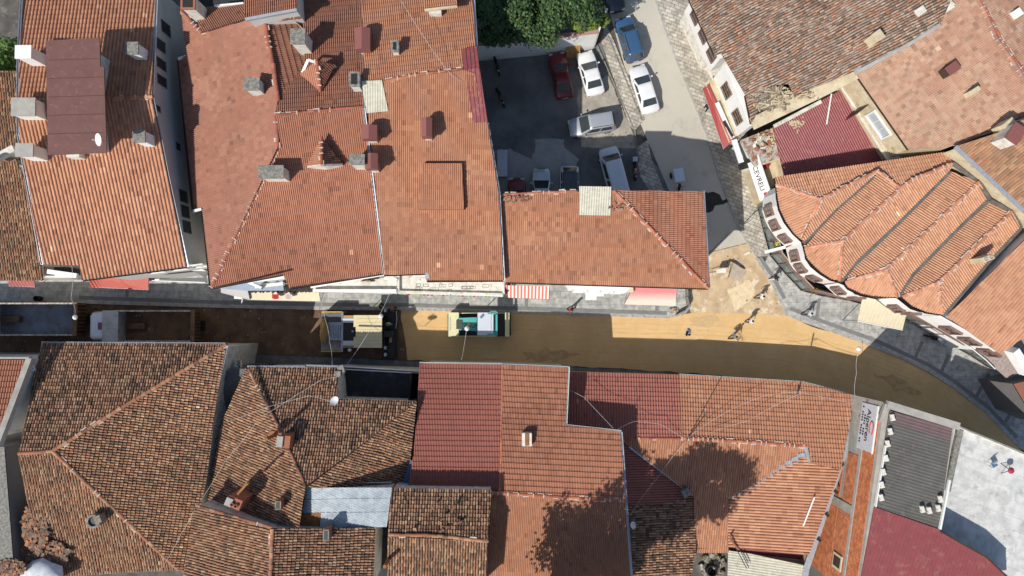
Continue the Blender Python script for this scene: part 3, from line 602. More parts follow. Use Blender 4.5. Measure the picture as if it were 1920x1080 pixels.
# B: long red-roofed house with west and south slopes
zB = 9.5
B_W = Plane((335, 110, zB), (395, 540, zB), (521, 215, 12.6)); B_S = Plane((395, 540, zB), (718, 513, zB), (522, 245, 12.6)); B_N = Plane((515, 217, 12.7), (680, 202, 12.7), (660, 0, 11.4)); B_E = Plane((494, 32, 12.4), (521, 190, 12.6), (562, 60, 11.6))
outB = [(340, 20, 9.6), (376, 62, 10.4), (490, 30, 12.7), (556, 26, 12.3), (566, 42, 11.8), (566, -40, 11.4), (676, -40, 11.4), (682, 200, 12.9), (719, 513, zB), (543, 541, zB-.1), (530, 515, 9.8), (395, 541, zB), (380, 393, zB), (362, 396, zB), (334, 112, zB), (350, 105, 9.7)]
tB, rB = house('red_roof_house', 'long house with a rose red roof meeting in a mortared hip beside the grey alley', outB,
    [(B_W, [(341, 20), (378, 62), (492, 31), (521, 190), (517, 216), (522, 275), (397, 541), (380, 393), (362, 396), (334, 112), (350, 105)], 'rib', 'rose', {}),
     (B_S, [(516, 217), (681, 202), (719, 513), (543, 541), (532, 515), (397, 541), (522, 275)], 'rib', 'brick', {}),
     (B_N, [(516, 217), (523, 188), (572, 118), (567, 30), (566, -40), (676, -40), (682, 202)], 'rib', 'darkred', {}),
     (B_E, [(494, 31), (556, 26), (567, 45), (572, 118), (523, 190)], 'rib', 'darkred', {'crs': .42, 'stp': .07})], wall=white_dirty, ins=.4)
ridge([(397, 538, zB), (522, 275, 12.25)], rB, 'rose', mort=.95, seed=4); ridge([(521, 276, 12.4), (517, 218, 12.75)], rB, 'rose', mort=.6)
ridge([(517, 217, 12.8), (681, 201, 12.8)], rB, 'brick', mort=.9, seed=5); ridge([(494, 30, 12.5), (512, 120, 12.65), (522, 190, 12.7)], rB, 'rose', mort=.3, r=.16); ridge([(341, 21, 9.8), (378, 62, 10.4)], rB, 'rose', mort=.4)
ridge([(380, 62, 10.5), (416, 50, 11.1)], rB, 'rose', mort=1.0, r=.08)
gutter([(395, 542, zB), (531, 516, 10.6)], tB, m=blackm, w_=.1); gutter([(543, 542, zB), (719, 514, zB)], tB, m=blackm, w_=.1)
gutter([(678, -40, 11.6), (683, 150, 12.6), (683, 202, 12.9), (720, 514, zB+.05)], tB, w_=.14, m=gutter_m)
gutter([(333, 112, zB), (361, 396, zB)], tB, m=blackm, w_=.08); gutter([(379, 395, zB), (394, 541, zB)], tB, m=blackm, w_=.08)
mb = MB(); mb.bar(U(334, 111, 9.6), U(350, 106, 9.7), .25, .1); mb.build('flashing', white_m, tB); mb = MB(); mb.bar(U(362, 396, 9.6), U(378, 392, 9.7), .2, .1); mb.build('flashing', white_m, tB)
# dormers
def dormer(ridge_pts, left, right, front, label, pal='brick'):
    t = thing('dormer', label, 'dormer', U(*front[0]), 0, 'tiled dormers on the red roof'); rb = MB()
    a, b = ridge_pts
    tile_facet(rb, Plane(a, b, left), [a[:2], b[:2], left[:2]], 'rib', pal, 3); tile_facet(rb, Plane(a, b, right), [a[:2], b[:2], right[:2]], 'rib', 'darkred', 4)
    r_ = rb.build('roof', [clay_new, clay_new], t); ridge([a, b], r_, pal, mort=1.0, r=.11)
    mb = MB(); A, L_, R_ = U(*a), U(*left), U(*right); dz = Vector((0, 0, -1.6))
    mb.hexa([L_+dz, R_+dz, A+dz], [L_-Vector((0, 0, .06)), R_-Vector((0, 0, .06)), A-Vector((0, 0, .06))]); mb.build('wall', white_dirty, t)
dormer([(594, 113, 14.1), (601, 171, 12.6)], (563, 138, 12.9), (628, 121, 12.9), [(594, 113, 12.0)], 'small tiled dormer on the north slope with torn pale flashing')
dormer([(603, 309, 13.6), (603, 258, 13.0)], (577, 312, 12.4), (641, 308, 12.4), [(603, 309, 11.5)], 'small tiled dormer with pale gable trim on the south slope')
mb = MB(); mb.bar(U(567, 137, 12.9), U(578, 112, 13.2), .2, .08); mb.bar(U(578, 112, 13.2), U(592, 118, 13.8), .18, .06); o = mb.build('torn_flashing', white_m); tag(o, 'bent pale metal flashing lying at the corner of the upper dormer', 'flashing')
mb = MB(); mb.bar(U(577, 313, 12.5), U(603, 310, 13.6), .14, .12); mb.bar(U(603, 310, 13.6), U(642, 309, 12.5), .14, .12); tag(mb.build('gable_trim', mortar), 'pale mortar edging along the front gable of the lower dormer', 'trim')
chimney(558, 68, 13.6, 12.0, .9, .95, 'concrete capped chimney standing in the dark roof valley', capm=conc_dark, wall=white_dirty)
chimney(472, 157, 13.1, 11.5, .95, .75, 'concrete capped chimney alone on the rose west slope', capm=conc_dark, wall=white_dirty)
chimney(508, 322, 12.9, 11.4, 1.6, .75, 'wide lichened chimney straddling the mortared hip', capm=conc_dark, wall=white_dirty, over=.1)
chimney(669, 299, 13.3, 11.8, .95, .6, 'concrete capped chimney beside the brown hood on the party gutter', capm=conc_dark, wall=white_dirty)
chimney(664, 148, 13.5, 12.3, .6, .9, 'open-topped dark chimney left of the pale roof sheet', capm=conc_dark, wall=white_dirty, open_=True)
chimney(740, 86, 13.4, 12.8, .4, .7, 'small sooty chimney standing by itself on the upper brick slope', capm=conc_dark, wall=white_dirty, open_=True)
cowl(678, 70, 13.9, 12.0, 1.05, 1.5, 'brown gabled chimney hood on the party gutter at the top')
cowl(691, 246, 13.9, 12.2, 1.05, .95, 'brown gabled chimney hood on the party gutter below the pale sheet')
cowl(695, 301, 13.6, 11.9, .85, 1.05, 'brown gabled chimney hood beside a concrete capped chimney')
cowl(799, 237, 14.1, 12.6, .7, 1.3, 'brown gabled chimney hood alone on the orange south slope')
# small roofs at the very top, behind B
T1 = Plane((345, 10, 10.6), (460, 30, 11.6), (455, 0, 11.2)); T1 = Plane((380, 62, 11.3), (462, 34, 11.9), (400, 14, 10.6))
tT, rT = house('small_house', 'low red roof tucked behind the rose roof at the top edge', [(378, 60, 11.2), (366, 14, 10.4), (458, 8, 11.2), (463, 34, 11.8)], [(T1, [(378, 62), (366, 24), (362, 16), (458, 8), (463, 36)], 'rib', 'darkred', {})], ins=.15)
mb = MB(); mb.bar(U(404, 12, 10.9), U(458, 7, 11.3), .12, .3); mb.build('parapet', white, tT)
T2 = Plane((455, 36, 14.0), (556, 18, 14.0), (500, -40, 12.6)); tT2, rT2 = house('raised_house', 'raised red roof with pale verge and grey side wall at the top edge', [(454, -60, 12.3), (560, -60, 12.3), (556, 18, 14.0), (460, 36, 14.0)], [(T2, [(454, -60), (560, -60), (556, 18), (460, 36)], 'rib', 'brick', {})], wall=grey_wall, ins=.1)
mb = MB(); mb.bar(U(460, 37, 14.0), U(557, 19, 14.0), .2, .22); mb.build('verge', gutter_m, tT2)
chimney(352, 4, 12.8, 10.8, .9, .9, 'open brick chimney on the corner behind the rose roof', capm=clay_pl, wall=white_dirty, open_=True)
mb = MB(); p = U(356, 5, 9); mb.box((p.x, p.y+1.1, 9.6), (1.3, 1.4, .5)); tag(mb.build('water_tank', blue_wall), 'pale blue tank behind the open brick chimney at the top', 'tank')
mb = MB(); zz = 7.5; mb.hexa([U(370, -60, zz-.2), U(460, -60, zz-.2), U(460, 14, zz-.2), U(372, 18, zz-.2)], [U(370, -60, zz), U(460, -60, zz), U(460, 14, zz), U(372, 18, zz)]); o = mb.build('courtyard_roof', black_bit); tag(o, 'dark flat roof behind the small red roof at the top', 'flat roof')
# broken tile heap in B's valley
def heap(name, label, cx, cy, z, rx, ry, n, m=None, seed=0, sz=(.34, .16, .05), zf=None, cat='tile pile', hgt=.3):
    rnd = random.Random(seed); mb = MB()
    for i in range(n):
        a = rnd.uniform(0, 6.283); rr = math.sqrt(rnd.random()); p = U(cx+math.cos(a)*rr*rx, cy+math.sin(a)*rr*ry, z); dz = (1-rr)*hgt*rnd.random()
        mt = Matrix.Rotation(rnd.choice((0, 1.57, .4))+rnd.gauss(0, .35), 3, 'Z') @ Matrix.Rotation(rnd.gauss(0, .2), 3, 'X') @ Matrix.Rotation(rnd.gauss(0, .2), 3, 'Y')
        mb.box((p.x, p.y, p.z+dz), (sz[0]*rnd.uniform(.5, 1.2), sz[1]*rnd.uniform(.6, 1.3), sz[2]*rnd.uniform(.7, 1.5)), mtx=mt, m=rnd.randrange(3))
    return tag(mb.build(name, m or [clay_pl, mat('dusty_clay', (.40, .24, .16), .95), mat('dark_clay', (.2, .1, .07), .95)]), label, cat, kind='stuff')
heap('loose_tiles', 'scatter of broken red tiles under the raised roof verge', 530, 32, 12.7, 34, 5, 70, seed=3)
# B2: orange-brick roof next to the yard
zC = 9.5
C_S = Plane((720, 516, zC), (943, 526, zC), (800, 142, 13.4)); C_N = Plane((700, 152, 13.2), (870, 132, 13.2), (780, 0, 12.3))
outC = [(677, -40, 12.2), (884, -40, 12.0), (893, 90, 12.9), (873, 131, 13.15), (914, 230, 12.5), (935, 364, 11.1), (944, 526, zC), (800, 527, zC), (797, 513, zC+.1), (720, 516, zC), (683, 152, 13.0)]
tC, rC = house('brick_roof_house', 'wide orange brick tiled house between the red roof and the car yard', outC,
    [(C_S, [(684, 154), (720, 152), (870, 131), (890, 138), (914, 230), (935, 364), (944, 526), (800, 527), (797, 513), (720, 516)], 'rib', 'brick2', {}),
     (C_N, [(677, -40), (884, -40), (892, 90), (870, 132), (720, 153), (683, 154)], 'rib', 'brick2', {})], wall=white_dirty, ins=.3)
ridge([(724, 152, 13.25), (790, 140, 13.25), (868, 131, 13.25)], rC, 'brick2', mort=.9, seed=8)
gutter([(886, -40, 12.1), (894, 90, 12.8)], tC, w_=.16, m=gutter_m); gutter([(914, 230, 12.45), (936, 364, 11.1), (945, 526, zC)], tC, w_=.16, m=gutter_m)
gutter([(720, 517, zC), (797, 514, zC)], tC, m=blackm, w_=.1); gutter([(800, 528, zC), (944, 527, zC)], tC, m=blackm, w_=.1)
mb = MB(); mb.bar(U(800, 511, zC+.1), U(803, 522, zC+.1), .25, .08); mb.build('flashing', gutter_m, tC)
# raised tile field whose step throws the L-shaped shadow
rb = MB(); L2 = Plane((720, 516, zC), (943, 526, zC), (800, 142, 13.4)); L2.o = L2.o+Vector((0, 0, .5)); tile_facet(rb, L2, [(792, 306), (866, 306), (870, 392), (784, 392)], 'rib', 'brick2', 5)
o = rb.build('raised_roof_field', [clay_new, clay_new], rC)
mb = MB(); a, b, c_, d_ = L2.at(792, 306), L2.at(866, 306), L2.at(870, 392), L2.at(784, 392)
for p, q in ((a, b), (b, c_), (c_, d_), (d_, a)): mb.face([p, q, q-Vector((0, 0, .55)), p-Vector((0, 0, .55))])
mb.build('riser', clay_pl, o)
# maroon strip at C's east edge
pts = [(866, 92), (893, 86), (914, 228), (888, 231), (872, 133)]
mb = MB(); Mp = Plane((870, 131, 13.55), (899, 128, 13.55), (900, 229, 12.75)); Mq = Plane((870, 131, 13.55), (899, 128, 13.55), (880, 90, 13.2)); corr_facet(mb, Mp, [(870, 131), (899, 127), (914, 228), (888, 231)], .28, .05, kind='box'); corr_facet(mb, Mq, [(866, 92), (893, 86), (899, 127), (870, 131)], .28, .05, kind='box')
o = mb.build('maroon_strip', maroon_m); tag(o, 'narrow maroon metal strip along the roof edge over the yard', 'metal roof')
mb = MB(); mb.bar(U(871, 131, 13.42), U(900, 128, 13.32), .35, .06); ob = mb.build('ridge_flashing', mat('deep_maroon', (.2, .035, .03), .5), o)
# pale sheets
def sheetpatch(name, label, pl, pts, m, lift=.12, pitch=.18, h=.03, kind='sine', ang=0, cat='roof sheet', group=None):
    mb = MB(); pl2 = Plane((0, 0, 0), (10, 0, 0), (0, 10, 0)); pl2.n = pl.n; pl2.o = pl.o+Vector((0, 0, lift)); corr_facet(mb, pl2, pts, pitch, h, kind=kind, ang=ang)
    ring = [pl2.at(*p) for p in pts]; slab(mb, [p-Vector((0, 0, .02)) for p in ring], .05)
    o = mb.build(name, m, fix=False); return tag(o, label, cat, group)
sheetpatch('corrugated_sheet', 'pale corrugated sheet patch beside the mortared ridge', C_S, [(678, 152), (716, 150), (728, 208), (686, 212)], fibre)
zz = C_N.z(820, 10); mb = MB(); p = U(815, 18, zz+.9); mb.box((p.x, p.y+.1, zz-.1), (.9, .6, 1.6)); ch = mb.build('stack', white_dirty); tag(ch, 'pale chimney below a narrow roof shelf at the top centre', 'chimney')
mb = MB(); mb.bar(U(796, 17, zz+1.2), U(857, 10, zz+1.2), .35, .12); tag(mb.build('roof_shelf', cream_wall), 'cream coping edge of the raised roof at the top centre', 'coping')
rb = MB(); Tt = Plane((796, 15, zz+1.3), (857, 8, zz+1.3), (800, -40, zz+.9)); tile_facet(rb, Tt, [(793, -40), (860, -40), (857, 9), (796, 16)], 'rib', 'brick2', 9); ob = rb.build('raised_roof', [clay_new, clay_new]); tag(ob, 'strip of raised brick tile roof above the cream coping', 'roof')
# F: half-hipped house south of the yard
F_S = Plane((948, 529, 8.8), (1327, 540, 8.8), (1040, 360, 10.7)); F_E = Plane((1150, 357, 10.7), (1320, 360, 8.9), (1328, 540, 8.8))
outF = [(937, 364, 10.6), (1150, 356, 10.7), (1318, 359, 8.9), (1329, 541, 8.8), (949, 529, 8.8)]
tF, rF = house('hipped_house', 'brick tiled house with a mortared hip between the car yard and the sandy street', outF,
    [(F_S, [(937, 364), (1150, 357), (1329, 541), (949, 529)], 'rib', 'brick2', {'dark': .1}), (F_E, [(1150, 357), (1318, 359), (1329, 541)], 'rib', 'brick', {'crs': .34, 'stp': .06})], wall=white, ins=.35)
ridge([(1150, 357, 10.75), (1327, 540, 8.85)], rF, 'brick2', mort=.7, seed=21); ridge([(938, 365, 10.65), (1080, 359, 10.7)], rF, 'brick2', mort=1.0, seed=22, r=.1)
gutter([(1319, 357, 8.9), (1330, 542, 8.75)], tF, w_=.14, m=gutter_m); gutter([(949, 530, 8.8), (1328, 542, 8.8)], tF, m=blackm, w_=.1)
sheetpatch('corrugated_sheet', 'pale corrugated sheet patch overlooking the parked cars', F_S, [(1086, 349), (1146, 350), (1145, 404), (1087, 403)], fibre, lift=.16)
heap('loose_tiles', 'broken tile pieces and mortar along the ridge by the gutter', 968, 372, 10.7, 28, 7, 60, seed=5)
heap('loose_tiles', 'broken tile pieces beside the pale sheet over the cars', 1158, 385, 10.55, 16, 12, 22, seed=6)
# F front: projecting white bay with two rows of windows
bay = [U(1072, 530, 6.6), U(1190, 533, 6.6), U(1166, 540, 6.6), U(1060, 537, 6.6)]
zb0 = 3.0; fr = [U(1066, 546, zb0), U(1160, 549, zb0)]; bk = [U(1060, 520, 7.0), U(1180, 524, 7.0)]
tb = thing('bay_front', 'white projecting bay with two rows of grey windows over the pavement', 'bay', (fr[0].x, fr[0].y, zb0))
ring = [Vector((fr[0].x, fr[0].y, 0)), Vector((fr[1].x, fr[1].y, 0)), Vector((fr[1].x+1.1, fr[1].y+.9, 0)), Vector((fr[0].x-.5, fr[0].y+.9, 0))]
mb = MB(); mb.hexa([p+Vector((0, 0, zb0)) for p in ring], [p+Vector((0, 0, 7.2)) for p in ring]); mb.build('wall', white, tb)
for k in range(4):
    for zz in (3.55, 5.4): window(tb, ring[0], ring[1], .35+k*1.05, .75, zz, 1.0, side=1, fm=white_m, bars=(0, 0), deep=.12, gm=mat('grey_pane', (.25, .25, .26), .2))
# ================================================================ north side street front: concrete canopy, parapets, signs
mb = MB(); cz = 7.4; can = [(722, 527), (797, 515), (800, 526), (945, 530), (945, 553), (748, 548), (745, 520)]
ring = [U(p[0], p[1], 6.4) for p in [(748, 515), (800, 513), (944, 520), (944, 552), (748, 547)]]
mb.hexa([p-Vector((0, 0, .25)) for p in ring], ring); tcn = thing('concrete_canopy', 'cracked white concrete terrace along the brick tiled house front', 'terrace', ring[0]); mb.build('slab', white_dirty, tcn)
mb = MB()
for a, b in ((ring[4], ring[3]), (ring[4], ring[0]), (ring[3], ring[2])): mb.bar(a+Vector((0, 0, .14)), b+Vector((0, 0, .14)), .16, .28)
mb.build('kerb', white_dirty, tcn)
mb = MB()
for k in range(14):
    x = random.uniform(770, 935); y = random.uniform(531, 545); w2 = random.uniform(6, 16)
    q = [U(x, y, 6.41), U(x+w2, y, 6.41), U(x+w2, y+5, 6.41), U(x, y+5, 6.41)]
    for i in range(4): mb.bar(q[i], q[(i+1) % 4], .03, .012)
mb.build('patch_seams', conc_dark, tcn)
# angled white facade under B (balcony with triangular gaps)
tfa = thing('skewed_balcony', 'white skewed balcony with lattice openings under the red roof eave', 'balcony', U(640, 530, 7))
mb = MB(); mb.hexa([U(570, 530, 6.2), U(725, 512, 6.2), U(744, 524, 6.2), U(744, 546, 6.2), U(595, 546, 6.2)], [U(570, 530, 6.4), U(725, 512, 6.4), U(744, 524, 6.4), U(744, 546, 6.4), U(595, 546, 6.4)]); mb.build('floor', white_dirty, tfa)
mb = MB()
for a, b, hgt in (((588, 545), (744, 545), .35), ((584, 538), (725, 514), .35), ((726, 514), (745, 526), .35)): mb.bar(U(*a, 6.6), U(*b, 6.6), .22, .5)
mb.build('parapet', white, tfa)
mb = MB()
for k, (x, y) in enumerate(((600, 536), (618, 533), (684, 526), (702, 523))): mb.mesh([U(x-9, y+2, 6.45), U(x+9, y, 6.45), U(x+4, y-5, 6.45), U(x-9, y+2, 6.8), U(x+9, y, 6.8), U(x+4, y-5, 6.8)], [(0, 1, 2), (3, 4, 5), (0, 1, 4, 3), (1, 2, 5, 4), (2, 0, 3, 5)])
mb.build('stair_gap', wood_dk, tfa)
mb = MB()
for x, y in ((608, 533), (626, 531), (694, 528), (712, 521)): mb.mesh([U(x-9, y+2, 6.5), U(x+9, y, 6.5), U(x, y-5, 6.5), U(x, y, 6.75)], [(0, 1, 3), (1, 2, 3), (2, 0, 3)])
mb.build('cream_panel', cream_sheet, tfa)
tfb = thing('corner_balcony', 'white framed balcony with blue shaded side under the hip corner', 'balcony', U(480, 528, 7))
mb = MB(); mb.hexa([U(402, 540, 5.6), U(465, 528, 5.6), U(530, 520, 5.6), U(532, 545, 5.6), U(462, 545, 5.6)], [U(402, 540, 5.7), U(465, 528, 5.7), U(530, 520, 5.7), U(532, 545, 5.7), U(462, 545, 5.7)]); mb.build('floor', blue_wall, tfb)
mb = MB(); mb.bar(U(458, 527, 8.0), U(534, 519, 8.0), .35, .3); mb.bar(U(480, 538, 7.2), U(532, 532, 7.2), .25, .5); mb.bar(U(462, 527, 7.6), U(492, 540, 7.6), .2, .5); mb.build('parapet', white, tfb)
mb = MB()
for x in (498, 520): mb.mesh([U(x-9, 533, 6.9), U(x+9, 530, 6.9), U(x, 526, 6.9), U(x, 530, 7.3)], [(0, 1, 3), (1, 2, 3), (2, 0, 3)])
mb.build('cream_panel', cream_sheet, tfb)
mb = MB(); mb.hexa([U(414, 532, 3.0), U(470, 545, 3.0), U(468, 563, 3.0), U(414, 549, 3.0)], [U(414, 532, 4.3), U(462, 536, 4.3), U(468, 561, 3.4), U(414, 548, 3.4)]); o = mb.build('shop_side_panel', mat('grey_violet_panel', (.42, .41, .42), .6, (.5, .48, .48), 1, .6)); tag(o, 'grey slanted shop canopy beside the cream awning', 'canopy')
mb = MB(); mb.tube([U(444, 559, 3.0), U(455, 560, 3.0), U(453, 569, 2.6)], .07); mb.box(U(447, 558, 3.1), (.7, .22, .12)); tag(mb.build('sign_bracket', white_m), 'white bent bracket at the corner of the grey canopy', 'bracket')
# shop sign strip
tss = thing('shop_sign', 'long white shop sign strip with coloured marks above the pavement', 'sign', U(700, 550, 3))
mb = MB(); 
for a, b in (((590, 546), (745, 549)), ((748, 549), (845, 552)), ((847, 552), (943, 555))): mb.bar(U(*a, 3.9), U(*b, 3.9), .14, .75)
mb.build('board', white, tss)
mb = MB(); rnd = random.Random(4)
for k in range(26):
    x = 752+k*7.2; y = 551.6+(x-748)*.03; mb.box(U(x, y, 4.28), (.22, .1, .02), m=rnd.randrange(4))
mb.build('mark', [mat('sign_red', (.5, .05, .06), .5), mat('sign_green', (.2, .4, .08), .5), mat('sign_grey', (.35, .35, .36), .5), mat('sign_yellow', (.6, .5, .1), .5)], tss)
# awnings
def awning(name, label, back, front, zb, zf, m, parts=True, corr=None, val=.25, frame_m=None):
    """back, front: pixel pairs; slopes from zb down to zf"""
    t = thing(name, label, 'awning', U(*back[0], zf)); a, b = U(*back[0], zb), U(*back[1], zb); c_, d_ = U(*front[1], zf), U(*front[0], zf); mb = MB()
    if corr:
        pl = Plane((*back[0], zb), (*back[1], zb), (*front[0], zf)); corr_facet(mb, pl, [back[0], back[1], front[1], front[0]], corr[0], corr[1], kind=corr[2]); slab(mb, [p-Vector((0, 0, .02)) for p in (a, b, c_, d_)], .04)
    else:
        n = 8; vs = []
        for i in range(n+1):
            for j in range(5):
                p = a.lerp(b, i/n).lerp(d_.lerp(c_, i/n), j/4); p.z -= .06*math.sin(math.pi*j/4)*(1 if j else 0)+(.015 if i % 2 else 0); vs.append(p)
        fs = [(i*5+j, (i+1)*5+j, (i+1)*5+j+1, i*5+j+1) for i in range(n) for j in range(4)]
        mb.mesh(vs, fs); mb.mesh([v-Vector((0, 0, .02)) for v in vs], [tuple(reversed(f)) for f in fs])
        k = 14
        for i in range(k):
            p, q = d_.lerp(c_, i/k), d_.lerp(c_, (i+1)/k); mb.face([p, q, q.lerp(p, .2)-Vector((0, 0, val)), p.lerp(q, .2)-Vector((0, 0, val))])
    mb.build('cover', m, t, fix=False)
    mb = MB(); mb.tube([a-Vector((0, 0, .05)), d_-Vector((0, 0, .08))], .03); mb.tube([b-Vector((0, 0, .05)), c_-Vector((0, 0, .08))], .03); mb.tube([d_-Vector((0, 0, .06)), c_-Vector((0, 0, .06))], .03)
    mb.tube([d_-Vector((0, 0, .08)), Vector((a.x, a.y, zf-.9))], .02); mb.tube([c_-Vector((0, 0, .08)), Vector((b.x, b.y, zf-.9))], .02); mb.build('frame', frame_m or steel, t); return t
red_tile = mat('red_tile_sheet', (.48, .13, .10), .55, (.42, .11, .09), 2, .5)
awning('metal_awning', 'coral red tile-pattern metal awning over the shaded pavement', [(168, 516), (278, 507)], [(168, 538), (278, 543)], 3.9, 2.9, red_tile, corr=(.30, .09, 'sine'))
awning('metal_awning', 'short faded red metal awning at the left end of the pavement', [(16, 524), (64, 524)], [(16, 536), (65, 538)], 3.6, 3.0, mat('faded_red', (.42, .14, .13), .6), corr=(.28, .04, 'sine'))
tw = awning('fabric_awning', 'long cream fabric awning with ragged back edge by the white balcony', [(468, 545), (598, 548)], [(467, 562), (601, 565)], 3.7, 3.1, mat('cream_canvas', (.68, .61, .44), .9, (.6, .53, .38), 2, .6))
mb = MB()
for k in range(16): mb.box(U(472+k*8+random.uniform(-2, 2), 546+random.uniform(-1, 1.5), 3.85), (.3, .18, .1), rz=random.random())
mb.build('ragged_edge', wood_dk, tw)
for x, m_, lb in ((516, mat('flag_red', (.4, .04, .04), .8), 'dark red flag hanging over the cream awning'), (540, mat('flag_pale', (.55, .42, .42), .8), 'faded pink flag hanging over the cream awning')):
    t = thing('flag', lb, 'flag', U(x, 552, 3.8)); mb = MB(); vs = [U(x-6+i*3.2, 550+j*3+math.sin(i)*1.2+i*.5, 4.3-.16*j+.08*math.sin(i*2)) for j in range(4) for i in range(5)]; mb.mesh(vs, [(j*5+i, j*5+i+1, j*5+i+6, j*5+i+5) for j in range(3) for i in range(4)]); mb.build('cloth', m_, t, fix=False, smooth=True)
    mb = MB(); mb.tube([U(x-6, 549, 4.3), U(x-5, 540, 4.6)], .025); mb.build('pole', steel, t)
awning('fabric_awning', 'red and white striped fabric awning over the pavement', [(948, 535), (1030, 537)], [(953, 558), (1031, 561)], 3.9, 2.9, linescol('red_white_stripes', (.72, .68, .62), (.62, .15, .11), 1.05, .5, .85), val=.3)
def grad_mat():
    m = bpy.data.materials.new('pink_canvas'); m.use_nodes = True; t = m.node_tree; b = t.nodes['Principled BSDF']; b.inputs['Roughness'].default_value = .9
    tc = t.nodes.new('ShaderNodeTexCoord'); sp = t.nodes.new('ShaderNodeSeparateXYZ'); t.links.new(tc.outputs['Object'], sp.inputs[0]); r = t.nodes.new('ShaderNodeValToRGB'); mr = t.nodes.new('ShaderNodeMapRange')
    nz = t.nodes.new('ShaderNodeTexNoise'); nz.inputs['Scale'].default_value = 5; nz.inputs['Detail'].default_value = 6; t.links.new(tc.outputs['Object'], nz.inputs['Vector']); ad = t.nodes.new('ShaderNodeMath'); ad.operation = 'MULTIPLY_ADD'; ad.inputs[1].default_value = .35; t.links.new(nz.outputs['Fac'], ad.inputs[0]); t.links.new(sp.outputs[1], ad.inputs[2])
    mr.inputs[1].default_value = -1.9; mr.inputs[2].default_value = .1; t.links.new(ad.outputs[0], mr.inputs[0]); t.links.new(mr.outputs[0], r.inputs[0])
    cr = r.color_ramp; cr.elements[0].color = (.66, .55, .46, 1); cr.elements[0].position = .45; cr.elements[1].color = (.60, .20, .20, 1); cr.elements[1].position = .85; t.links.new(r.outputs[0], b.inputs['Base Color']); return m
awning('fabric_awning', 'sun-bleached pink fabric awning at the corner of the hipped house', [(1186, 539), (1270, 542)], [(1171, 571), (1267, 574)], 4.3, 3.0, grad_mat(), val=.2)
mb = MB(); mb.box(U(1175, 543, 4.4), (1.05, .5, .35)); tag(mb.build('awning_box', cream_sheet), 'cream box between the white bay and the pink awning', 'box')
mb = MB(); mb.box(U(1108, 555.5, 2.9), (.95, .65, .1)); mb.box(U(1125, 552.5, 3.0), (.65, .3, .35)); tag(mb.build('white_sign_box', white_m), 'two joined white sign boxes under the projecting bay', 'sign box')
mb = MB(); mb.hexa([U(944, 530, 3.5), U(958, 530, 3.5), U(956, 545, 3.2), U(948, 556, 3.0)], [U(944, 530, 3.6), U(958, 530, 3.6), U(956, 545, 3.3), U(948, 556, 3.1)]); tag(mb.build('small_canopy', mat('crimson', (.32, .05, .05), .6)), 'dark crimson flap at the left end of the striped awning', 'canopy')
# box kiosk and low wall at the corner
mb = MB(); 
for a, b in (((1287, 540), (1288, 556)), ((1268, 590), (1284, 582)), ((1284, 582), (1290, 574)), ((1287, 557), (1290, 572))): mb.bar(U(*a, .5), U(*b, .5), .1, .8)
tag(mb.build('low_corner_wall', conc_dark), 'low curved concrete wall at the corner beside the pink awning', 'wall')
heap('rubble', 'small heap of stones inside the low corner wall', 1262, 582, .2, 9, 4, 26, seed=9, sz=(.22, .18, .14), cat='rubble', m=[concrete, conc_dark, dirt_m])
PILE = [mat('pile_clay', (.42, .19, .10), .95), mat('grey_clay', (.25, .17, .12), .95), mat('sooty_clay', (.17, .12, .09), .95)]
# ================================================================ SOUTH ROW
# G0 and G1 at the left
G0 = Plane((0, 673, 9.2), (55, 673, 9.2), (20, 800, 10.4))
t, r0 = house('red_corner_house', 'small coral red tiled roof with pale parapet at the left edge', [(-420, 673, 9.2), (57, 673, 9.2), (4, 812, 10.4), (-420, 820, 10.4)], [(G0, [(-420, 675), (53, 675), (2, 806), (-420, 820)], 'bold', 'brick', {'crs': .42, 'wdt': .2})], wall=grey_wall, ins=.02)
mb = MB(); mb.bar(U(58, 672, 9.5), U(-4, 836, 10.5), .42, .5); mb.bar(U(-420, 671, 9.3), U(58, 671, 9.3), .14, .3); mb.build('parapet', concrete, t)
mb = MB(); mb.tube([U(60, 681, 9.4), U(66, 694, 9.2)], .03); mb.tube([U(66, 694, 9.2), U(60, 694, 9.3)], .03); mb.build('bracket', white_m, t)
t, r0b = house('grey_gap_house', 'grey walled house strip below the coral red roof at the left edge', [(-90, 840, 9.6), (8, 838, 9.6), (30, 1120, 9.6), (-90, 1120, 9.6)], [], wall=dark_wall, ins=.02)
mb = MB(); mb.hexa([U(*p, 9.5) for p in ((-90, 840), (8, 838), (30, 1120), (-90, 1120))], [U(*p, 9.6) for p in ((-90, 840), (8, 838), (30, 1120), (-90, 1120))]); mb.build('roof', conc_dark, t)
G1N = Plane((78, 643, 7.7), (425, 646, 7.7), (99, 846, 10.3)); G1E = Plane((425, 646, 7.7), (349, 1070, 7.7), (99, 846, 10.3)); G1S = Plane((35, 850, 10.3), (99, 846, 10.3), (330, 1068, 7.7))
z_ = G1N.z(35, 849)
t, rG1 = house('old_hipped_house', 'large weathered brown barrel-tile hip roof beside the dump trucks', [(76, 642, 7.7), (426, 644, 7.7), (405, 760, 7.75), (388, 900, 7.75), (347, 1072, 7.7), (240, 1070, 7.75), (118, 1078, 7.7), (60, 980, 8.8), (35, 850, 10.2)],
    [(G1N, [(78, 643), (425, 645), (99, 846), (35, 850)], 'old', 'old', {'wob': .05}), (G1E, [(425, 645), (405, 760), (388, 900), (347, 1072), (330, 1066), (99, 846)], 'old', 'oldwarm', {'wob': .04}), (G1S, [(35, 850), (99, 846), (332, 1068), (240, 1072), (118, 1080), (60, 980)], 'old', 'oldwarm', {'wob': .05})], ins=.3)
